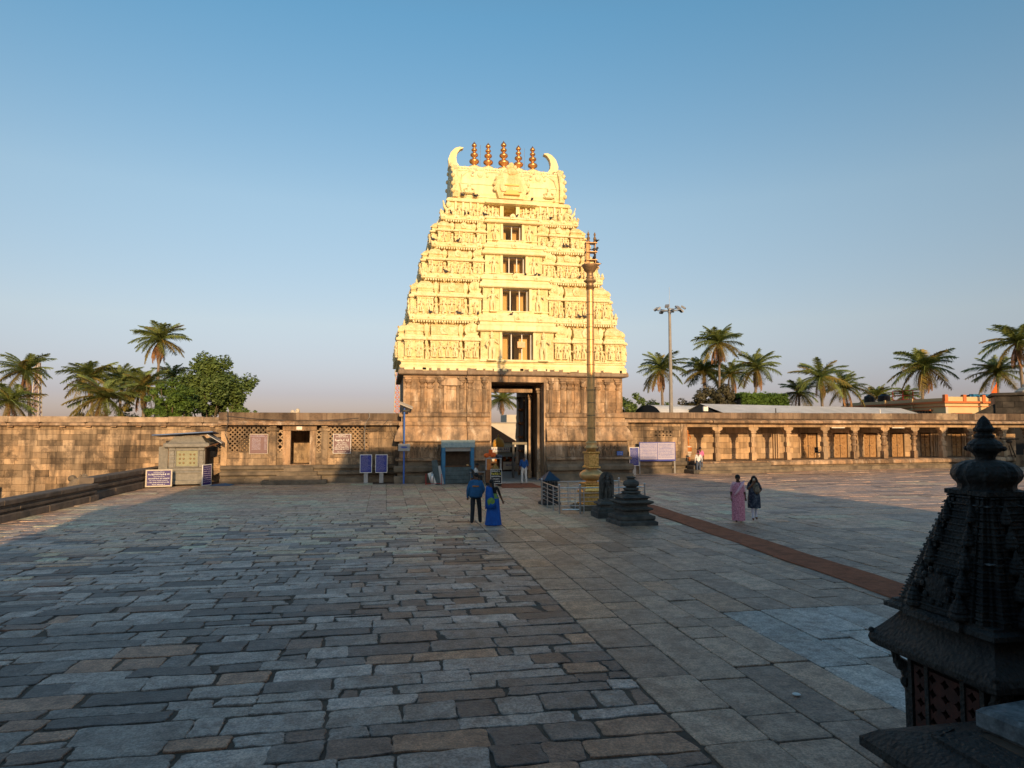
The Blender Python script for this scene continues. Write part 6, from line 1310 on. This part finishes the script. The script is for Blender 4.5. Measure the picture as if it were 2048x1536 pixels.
def person(label, loc, rz, pose, mats, height=1.7, fat={}, hair='short', face=True, headrot=0, group=None):
    D = dict(torso='shirt_white', neck='skin', head='skin', sleeve='shirt_white', forearm='skin', hand='skin', leg='trousers_dark', calf='trousers_dark', foot='sandal'); D.update(mats)
    t = thing('person', label, 'person', loc, rz); me, J = body_mesh(pose, fat, D); s = height / 1.72; t.scale = (s, s, s)
    inst('body', me, t); hb, ht = J['headb'][0], J['headt'][0]; c = hb.lerp(ht, .55)
    Hm = Matrix.Rotation(headrot, 3, 'Z')
    def P(x, y, z): return tuple(c + Hm @ Vector((x, y, z)))
    q = MB(); e = Euler((0, 0, headrot))
    q.ell(P(0, .018, .035), (.088, .098, .088), 12, 8, rot=e)
    if hair == 'bun': q.ell(P(0, .10, -.02), (.05, .05, .05), 8, 6)
    if hair == 'braid': q.ell(P(0, .09, -.03), (.05, .05, .06), 8, 6); q.tube([P(0, .10, -.04), P(0, .12, -.16), P(.01, .13, -.34)], [.04, .035, .02], 7)
    if hair == 'long':
        for k in (-1, 1): q.tube([P(k * .06, .0, .04), P(k * .10, .02, -.08), P(k * .11, .03, -.22), P(k * .08, .03, -.30)], [.05, .055, .05, .02], 8)
        q.tube([P(0, .06, .02), P(0, .1, -.15), P(0, .1, -.32)], [.08, .09, .03], 8)
    q.build('hair', 'hair', t, smooth=True)
    if face:
        q = MB(); q.tube([P(0, -.092, .015), P(0, -.112, -.018), P(0, -.094, -.03)], [.008, .014, .008], 6); q.build('nose', D['head'], t, smooth=True)
        q = MB()
        for k in (-1, 1): q.ell(P(k * .031, -.084, .018), (.012, .009, .007), 8, 5)
        q.build('eyes', 'eye', t, smooth=True); q = MB(); q.ell(P(0, -.088, -.058), (.022, .009, .007), 8, 5); q.build('mouth', 'statue_red', t, smooth=True)
        q = MB()
        for k in (-1, 1): q.ell(P(k * .085, .008, 0), (.014, .024, .034), 7, 5)
        q.build('ears', D['head'], t, smooth=True)
    return t, J
BK = R(180)
# 1 man in blue jacket, seen from behind
t, J = person('man in blue jacket and dark trousers walking beside the blue sari', (3.08, 23.45, 0), R(172), dict(ka=(-.13, -.07, .50), aa=(-.15, -.06, .09), ta=(-.17, -.2, .045), kb=(.10, .05, .5), ab=(.12, .14, .10), tb=(.14, 0, .045), ea=(-.27, -.02, 1.12), wa=(-.20, -.16, .98), ha=(-.17, -.22, .94), eb=(.26, .05, 1.12), wb=(.27, -.03, .9), hb=(.27, -.06, .83)),
              dict(torso='jacket_blue', sleeve='jacket_blue', forearm='jacket_blue', foot='rubber', head='skin_dark', neck='skin_dark', hand='skin_dark'), 1.76, dict(belly=1.12, chest=1.08, sa=1.15, ea=1.4, wa=1.35, sb=1.15, eb=1.4, wb=1.35, ka=1.15, aa=1.5, kb=1.15, ab=1.5), headrot=R(38))
q = robe([(0, 0, .90, .185, .15, 0), (0, 0, .87, .20, .16, .5), (0, 0, .93, .225, .185, 1), (0, 0, 1.1, .225, .18, 1), (0, 0, 1.28, .225, .165, .6), (0, 0, 1.40, .18, .13, .2), (0, .01, 1.47, .075, .075, 0)], 'jacket_blue', 7, .03); q.build('jacket', 'jacket_blue', t, smooth=True)
q = MB(); q.bx(-.11, .11, .166, .19, 1.24, 1.28); q.build('back_print', 'statue_red', t)
# 2 woman in blue sari, seen from behind
t, J = person('woman in bright blue sari with green border seen from behind', (3.62, 23.0, 0), R(170), dict(chest=(.03, -.01, 1.27), neck=(.05, 0, 1.42), headb=(.07, -.02, 1.51), headt=(.08, -.03, 1.60), sa=(-.15, 0, 1.36), ea=(-.24, .05, 1.12), wa=(-.33, .02, .90), ha=(-.36, .0, .83), sb=(.19, 0, 1.36), eb=(.25, -.04, 1.12), wb=(.2, -.14, .95), hb=(.17, -.2, .93)),
              dict(torso='black_cloth', sleeve='black_cloth', leg='sari_blue', calf='sari_blue', head='skin_dark', neck='skin_dark', forearm='skin_dark', hand='skin_dark'), 1.58, dict(pelvis=1.15, belly=1.05), 'braid', headrot=R(35))
robe([(0, 0, .02, .30, .26, 1.2), (0, 0, .25, .27, .235, 1.1), (0, 0, .55, .24, .21, .9), (0, 0, .82, .225, .19, .6), (0, 0, .98, .205, .165, .4), (0, 0, 1.10, .165, .13, .2)], '', 11, .05).build('skirt', 'sari_blue', t, smooth=True)
robe([(0.0, 0, .98, .215, .172, .4), (.02, .0, 1.07, .19, .15, .4), (.03, .0, 1.16, .172, .135, .3)], '', 9, .05).build('waist_drape', 'sari_green', t, smooth=True)
q = MB(); L = [(.16, -.02, 1.43), (.17, .12, 1.36), (.16, .17, 1.2), (.15, .20, 1.0), (.13, .24, .8), (.12, .25, .62)]
q.loft([[(x - .10 * (1 + .3 * k), y, z), (x - .03, y + .03, z), (x + .03, y - .005, z), (x + .09 * (1 + .2 * k), y + .01, z), (x + .09, y - .02, z), (x, y - .02, z)] for k, (x, y, z) in enumerate(L)]); q.build('shoulder_drape', ['sari_blue'], t, smooth=True)
q = MB(); q.ell((.08, .22, .86), (.15, .05, .17), 10, 6); q.build('drape_border', 'sari_green', t, smooth=True)
# 3 man in the gateway
person('man in blue tee shirt and white trousers entering the gateway', (8.05, 39.6, .03), BK, dict(ka=(-.12, 0, .5), aa=(-.14, .03, .09), ta=(-.16, -.12, .045), kb=(.11, .0, .5), ab=(.12, .03, .09), tb=(.14, -.12, .045)), dict(torso='tshirt_blue', sleeve='tshirt_blue', leg='trousers_white', calf='trousers_white', head='skin_dark', neck='skin_dark', forearm='skin_dark', hand='skin_dark'), 1.7, dict(belly=1.25, chest=1.15, pelvis=1.08, sa=1.2, sb=1.2, ka=1.2, kb=1.2, aa=1.5, ab=1.5), face=False)
# 4 seated vendor
person('man in white shirt sitting behind the snack cart', (5.2, 39.75, 0), R(70), dict(pelvis=(0, .05, .52), belly=(0, .03, .68), chest=(0, -.02, .87), neck=(0, -.06, 1.02), headb=(0, -.10, 1.11), headt=(0, -.12, 1.20), sa=(-.175, -.03, .96), ea=(-.22, -.1, .72), wa=(-.16, -.3, .66), ha=(-.12, -.36, .66), sb=(.175, -.03, .96), eb=(.22, -.1, .72), wb=(.16, -.3, .66), hb=(.12, -.36, .66), pa=(-.09, .03, .5), ka=(-.12, -.36, .5), aa=(-.12, -.34, .09), ta=(-.12, -.48, .045), pb=(.09, .03, .5), kb=(.12, -.36, .5), ab=(.12, -.34, .09), tb=(.12, -.48, .045)), dict(head='skin_dark', neck='skin_dark'), 1.7)
q = MB(); q.cb(-.2, .2, -.2, .2, .36, .41, .01)
for x in (-.16, .16):
    for y in (-.16, .16): q.bar((x, y, 0), (x, y, .36), .035)
tag(q.build('stool', 'brown_wood', None, (5.16, 39.78, 0)), 'low wooden stool under the seated vendor', 'stool')
# 5 woman in pink sari
t, J = person('woman in pale pink sari walking across the court', (12.17, 22.25, 0), R(-18), dict(ea=(-.24, .04, 1.12), wa=(-.23, .0, .88), ha=(-.22, -.02, .80), eb=(.235, .05, 1.12), wb=(.25, .02, .9), hb=(.26, .0, .82), ka=(-.10, -.08, .5), aa=(-.1, -.07, .09), ta=(-.11, -.22, .05), kb=(.1, .02, .5), ab=(.1, .09, .09), tb=(.11, -.06, .045)),
              dict(torso='sari_pink_pale', sleeve='sari_pink_pale', leg='sari_pink', calf='sari_pink', head='skin_dark', neck='skin_dark', forearm='skin_dark', hand='skin_dark', foot='skin_dark'), 1.66, dict(belly=1.15, pelvis=1.15, chest=1.08), 'bun', headrot=R(12))
robe([(0, -.02, .06, .22, .21, 1.3), (0, -.01, .28, .22, .20, 1.2), (0, 0, .55, .225, .195, .9), (0, 0, .82, .22, .18, .6), (0, 0, 1.0, .195, .155, .3), (0, 0, 1.12, .17, .135, .2)], '', 12, .05, seed=2).build('skirt', 'sari_pink', t, smooth=True)
robe([(0, 0, .98, .205, .165, .3), (0, -.005, 1.12, .195, .155, .3), (0, -.005, 1.27, .195, .145, .2), (0, 0, 1.37, .165, .12, 0), (0, .01, 1.42, .09, .085, 0)], '', 8, .03).build('upper_drape', 'sari_pink', t, smooth=True)
q = MB(); L = [(.17, .05, 1.45, .07), (.14, -.10, 1.40, .085), (.06, -.165, 1.26, .09), (-.04, -.18, 1.10, .09), (-.12, -.165, .98, .08)]
q.loft([[(x - w_, y - .01, z - w_ * .6), (x, y - .03, z), (x + w_, y - .01, z + w_ * .7), (x + w_, y + .02, z + w_ * .7), (x, y, z), (x - w_, y + .02, z - w_ * .6)] for x, y, z, w_ in L]); q.build('shoulder_drape', 'sari_pink_pale', t, smooth=True)
q = MB(); q.loft([[(.23 - .02 * k, .02, 1.36 - .13 * k), (.17, -.06 - .01 * k, 1.38 - .12 * k), (.19, -.02, 1.36 - .12 * k), (.24 - .02 * k, .05, 1.35 - .13 * k)] for k in range(5)]); q.build('drape_end', 'sari_pink_pale', t, smooth=True)
# 6 woman in dark kurta
t, J = person('woman in dark patterned dress and white leggings holding a phone to her face', (12.92, 22.5, 0), R(-22), dict(neck=(0, -.01, 1.43), headb=(.0, -.05, 1.51), headt=(0, -.07, 1.60), ea=(-.24, -.10, 1.16), wa=(-.07, -.20, 1.36), ha=(-.03, -.19, 1.44), eb=(.27, .04, 1.15), wb=(.17, -.12, 1.06), hb=(.11, -.17, 1.06), ka=(-.07, -.06, .5), aa=(-.06, -.05, .09), ta=(-.06, -.19, .05), kb=(.07, .06, .5), ab=(.08, .14, .12), tb=(.09, 0, .05)),
              dict(torso='kurta_dark', sleeve='kurta_dark', forearm='skin', leg='legging_white', calf='legging_white', foot='skin', head='skin', neck='skin'), 1.62, dict(belly=1.15, chest=1.1, ka=.95, kb=.95), 'long')
robe([(0, 0, .47, .235, .185, 1), (0, 0, .62, .23, .18, .8), (0, 0, .85, .225, .175, .5), (0, 0, 1.02, .20, .155, .3), (0, 0, 1.2, .195, .145, .2), (0, 0, 1.36, .175, .125, 0), (0, .01, 1.43, .08, .08, 0)], '', 9, .04, seed=1).build('dress', 'kurta_dark', t, smooth=True)
q = MB(); L = [(.0, -.12, 1.42, .10), (.05, -.17, 1.28, .12), (.08, -.18, 1.12, .11), (.10, -.18, 1.0, .05)]
q.loft([[(x - w_, y + .01, z), (x, y - .035, z - .01), (x + w_, y + .01, z + .02), (x + w_, y + .04, z + .02), (x, y, z), (x - w_, y + .04, z)] for x, y, z, w_ in L]); q.build('scarf', 'scarf', t, smooth=True)
q = MB(); q.cb(-.035, .035, -.006, .006, -.07, .07, .004); o = q.build('phone', 'house_white', t, (-.02, -.185, 1.52)); o.rotation_euler = (R(8), 0, R(10))
# 7, 8 two visitors going up the gallery steps
person('man in white shirt and blue jeans at the foot of the gallery steps', (22.55, 46.85, 0), R(160), dict(ka=(-.11, -.08, .52), aa=(-.11, -.02, .12), ta=(-.12, -.16, .08), ea=(-.25, .02, 1.13), wa=(-.26, -.08, .92), ha=(-.26, -.12, .86)), dict(leg='jeans', calf='jeans', foot='rubber', head='skin_dark', neck='skin_dark', forearm='shirt_white'), 1.68, dict(belly=1.15, chest=1.1, ka=1.15, kb=1.15, aa=1.3, ab=1.3), headrot=R(40))
person('man in pink shirt climbing the gallery steps', (23.05, 47.55, .23), R(165), dict(kb=(.11, -.16, .58), ab=(.11, -.12, .26), tb=(.12, -.27, .24), eb=(.26, .04, 1.13), wb=(.30, -.02, .9), hb=(.31, -.05, .83)), dict(torso='shirt_pink', sleeve='shirt_pink', leg='jeans', calf='jeans', foot='rubber', head='skin_dark', neck='skin_dark', forearm='skin_dark', hand='skin_dark'), 1.72, dict(belly=1.15, chest=1.1, ka=1.15, kb=1.15), headrot=R(-20))
# ================================================================ FOREGROUND SHRINE AND LEDGE
shx, shy = 5.45, 5.43
sr = thing('miniature_stone_shrine', 'dark carved stone miniature shrine with stepped spire', 'shrine', (shx, shy, 0))
q = MB(); q.rl(-.52, .52, -.52, .52, [(.14, 0), (.14, .12), (.06, .15), (.1, .2), (.1, .28), (0, .32)]); q.build('plinth', 'soapstone', sr)
q = MB(); q.bx(-.46, .46, -.46, .46, .3, 1.08); q.build('wall', 'soapstone', sr)
for sx in (-1, 1):
    for sy in (-1, 1):
        q = MB(); q.cb(sx * .46 - .05, sx * .46 + .05, sy * .46 - .05, sy * .46 + .05, .3, .82, .01); q.lathe([(.06, .7), (.085, .74), (.05, .8)], sx * .46, sy * .46, 8); q.build('corner_pillar', 'soapstone', sr)
        q = MB(); q.ell((0, 0, 0), (.075, .075, .08), 8, 6); q.ell((sx * .06, sy * .04, .07), (.05, .05, .06), 7, 5); q.tube([(0, 0, .05), (sx * .07, sy * .07, .1), (sx * .09, sy * .09, .2)], [.05, .05, .03], 6); q.ell((sx * .05, 0, -.08), (.045, .045, .05), 6, 5); q.build('bracket_figure', 'soapstone', sr, (sx * .48, sy * .48, .88))
# pierced red screen on the two visible faces
def pierced(parent, axis):
    q = MB(); n, m_ = 5, 5; a0, a1, z0, z1 = -.36, .36, .36, 1.0; da, dz = (a1 - a0) / n, (z1 - z0) / m_
    for i in range(n):
        for k in range(m_):
            ca_, cz = a0 + (i + .5) * da, z0 + (k + .5) * dz; star = []
            for j in range(8):
                t = j * math.pi / 4; r = .36 if j % 2 == 0 else .2; star.append((r * da * math.cos(t), r * dz * math.sin(t)))
            out = []
            for j in range(8):
                t = j * math.pi / 4; c_, s_ = math.cos(t), math.sin(t); f = .5 / max(abs(c_), abs(s_)); out.append((c_ * f * da, s_ * f * dz))
            for j in range(8):
                p = [out[j], out[(j + 1) % 8], star[(j + 1) % 8], star[j]]
                if axis == 'x': q.prism([(ca_ + a, cz + b_) for a, b_ in p], -.53, -.49, 'x')
                else: q.prism([(ca_ + a, cz + b_) for a, b_ in p], -.53, -.49, 'y')
    q.build('pierced_screen', 'red_lattice', parent)
pierced(sr, 'x'); pierced(sr, 'y')
for y in (-.40, .40, -.2, .2):
    q = MB(); q.cb(-.545, -.48, y - .022, y + .022, .3, 1.05, .006); q.build('slender_column', 'soapstone', sr); q = MB(); q.cb(y - .022, y + .022, -.545, -.48, .3, 1.05, .006); q.build('slender_column', 'soapstone', sr)
q = MB(); q.rl(-.5, .5, -.5, .5, [(.0, 1.04), (.17, 1.09), (.21, 1.12), (.225, 1.17), (.21, 1.22), (.14, 1.30), (.06, 1.40), (.02, 1.46), (.0, 1.5)]); ev = q.build('eave', 'soapstone', sr)
for s in (-1, 1):
    for k in (-1, 1): q = MB(); q.ell((s * .70, k * .70, 1.235), (.03, .03, .028), 7, 5); q.build('eave_knob', 'soapstone', ev)
q = MB(); q.rl(-.6, .6, -.6, .6, [(-.06, 1.47), (.02, 1.49), (.02, 1.53), (-.03, 1.555), (-.03, 1.575)]); q.rl(-.64, .64, -.3, .3, [(-.06, 1.465), (.02, 1.485), (.02, 1.535), (-.03, 1.56)]); q.rl(-.3, .3, -.64, .64, [(-.06, 1.467), (.02, 1.487), (.02, 1.537), (-.03, 1.562)]); q.build('spire_base', 'soapstone', sr)
N = 17; z0, z1 = 1.57, 2.60
for k in range(N):
    t = k / N; s = .60 * (1 - t) ** 1.02 + .235 * (1 - (1 - t) ** 1.02); za = z0 + (z1 - z0) * t; h_ = (z1 - z0) / N
    q = MB(); pr = [(0, za), (0, za + h_ * .5), (-.012, za + h_ * .62), (-.012, za + h_ * .72), (.004, za + h_ * .8), (0, za + h_ - .001)]
    q.rl(-s * .84, s * .84, -s * .84, s * .84, pr); q.rl(-s, s, -s * .30, s * .30, [(o + .002, z + .0005) for o, z in pr]); q.rl(-s * .30, s * .30, -s, s, [(o + .001, z + .0008) for o, z in pr])
    for a in (.54, .72): 
        for sg in (-1, 1): q.rl(-s * .95, s * .95, sg * s * a - s * .06, sg * s * a + s * .06, [(o, z + .001) for o, z in pr]); q.rl(sg * s * a - s * .06, sg * s * a + s * .06, -s * .95, s * .95, [(o, z + .0013) for o, z in pr])
    q.build('spire_tier', 'soapstone', sr)
# rows of tiny bell spires climbing the faces
bell = MB(); bell.lathe([(.055, 0), (.07, .012), (.072, .03), (.055, .045), (.062, .055), (.05, .075), (.052, .085), (.036, .105), (.038, .112), (.018, .135), (.02, .145), (.004, .18)], 0, 0, 10); bell = M_(bell, 'soapstone')
for k in range(5):
    t = (k * 3.3) / N; s = .60 * (1 - t) ** 1.02 + .235 * (1 - (1 - t) ** 1.02); za = z0 + (z1 - z0) * t + .005
    for a in (-.42, .42):
        for fx_, fy_ in ((-1, a), (a, -1), (1, a), (a, 1)): inst('bell_spire', bell, sr, (fx_ * s * (.98 if abs(fx_) == 1 else 1), fy_ * s * (.98 if abs(fy_) == 1 else 1), za), 0, (1.25 - .15 * k, 1.25 - .15 * k, 1.3 - .06 * k))
for z, s in ((2.055, .405), (2.525, .262)): q = MB(); q.rl(-s, s, -s, s, [(-.05, z - .006), (-.012, z - .005), (-.012, z + .004), (-.05, z + .005)]); q.build('mortar_band', 'granite', sr)
q = MB(); q.ell((0, 0, 0), (.03, .15, .15), 14, 8)
for k in range(10): q.ell((-.02, .15 * math.cos(k * .628), .15 * math.sin(k * .628)), (.025, .03, .03), 6, 4)
q.build('medallion', 'soapstone', sr, (-.56, 0, 1.80)); q = MB(); q.rl(-.205, .205, -.205, .205, [(-.0, 2.60), (.03, 2.61), (.03, 2.65), (-.03, 2.665)]); q.build('spire_shoulder', 'soapstone', sr)
rib = MB(); n = 32
def rr2(t): return 1 + .09 * abs(math.sin(6 * t)) - .03
rib.loft([[(r * rr2(2 * math.pi * i / n) * math.cos(2 * math.pi * i / n), r * rr2(2 * math.pi * i / n) * math.sin(2 * math.pi * i / n), z) for i in range(n)] for r, z in [(.22, 2.655), (.215, 2.69), (.22, 2.71), (.25, 2.745), (.268, 2.79), (.26, 2.83), (.23, 2.875), (.17, 2.91), (.10, 2.926), (.08, 2.93)]]); rib.build('ribbed_dome', 'soapstone', sr, smooth=False)
q = MB(); q.lathe([(.08, 2.92), (.08, 2.95), (.10, 2.985), (.135, 3.01), (.147, 3.035), (.137, 3.06), (.14, 3.07), (.11, 3.10), (.078, 3.12), (.074, 3.13)], 0, 0, 18); q.build('pot_disc', 'soapstone', sr, smooth=False)
for a in (.4, 2.2, 3.4, 5.3): q = MB(); q.ell((.142 * math.cos(a), .142 * math.sin(a), 3.03), (.03, .03, .025), 6, 4); q.build('disc_knob', 'soapstone', sr)
q = MB(); q.lathe([(.07, 3.125), (.084, 3.14), (.084, 3.155), (.064, 3.165), (.064, 3.18), (.086, 3.195), (.09, 3.215), (.078, 3.22), (.062, 3.25), (.045, 3.29), (.02, 3.32), (.004, 3.335)], 0, 0, 12); q.build('bud_finial', 'soapstone', sr, smooth=False)
# stair-side ledge in front of it
lg = thing('stone_ledge', 'dark sloping stone eave ledge at the foot of the miniature shrine', 'ledge', (3.78, 5.04, .06))
q = MB(); q.loft([[(-.16, .02 - o, z) if False else (x, y, z) for x, y, z in ((-.02 + o, .0 - o, z), (2.6, .0 - o, z), (2.6, -2.0, z), (-.02 + o, -2.0, z))] for o, z in ((.12, .60), (.0, .63), (.0, .70), (.10, .78), (.42, .86))]); q.build('eave_slab', 'soapstone', lg)
q = MB(); q.bx(.34, 2.6, -2.0, -.34, 0, .62); q.build('support', 'soapstone', lg)
q = MB(); q.bar((.30, -.42, .842), (.30, -1.9, .842), .05, .03); q.bar((.30, -.42, .842), (.52, -.34, .85), .05, .03); q.build('ridge_strip', 'soapstone', lg)
q = MB(); q.bx(.62, 2.5, -1.8, -.5, .858, .866); q.build('earth_fill', 'ground', lg)
b_ = MB(); b_.cb(-.3, .55, -.28, .22, 0, .17, .03); o = tag(b_.build('granite_block', 'granite', None, (4.78, 4.45, .926), R(8)), 'rough pale granite block lying on the dark ledge', 'block')
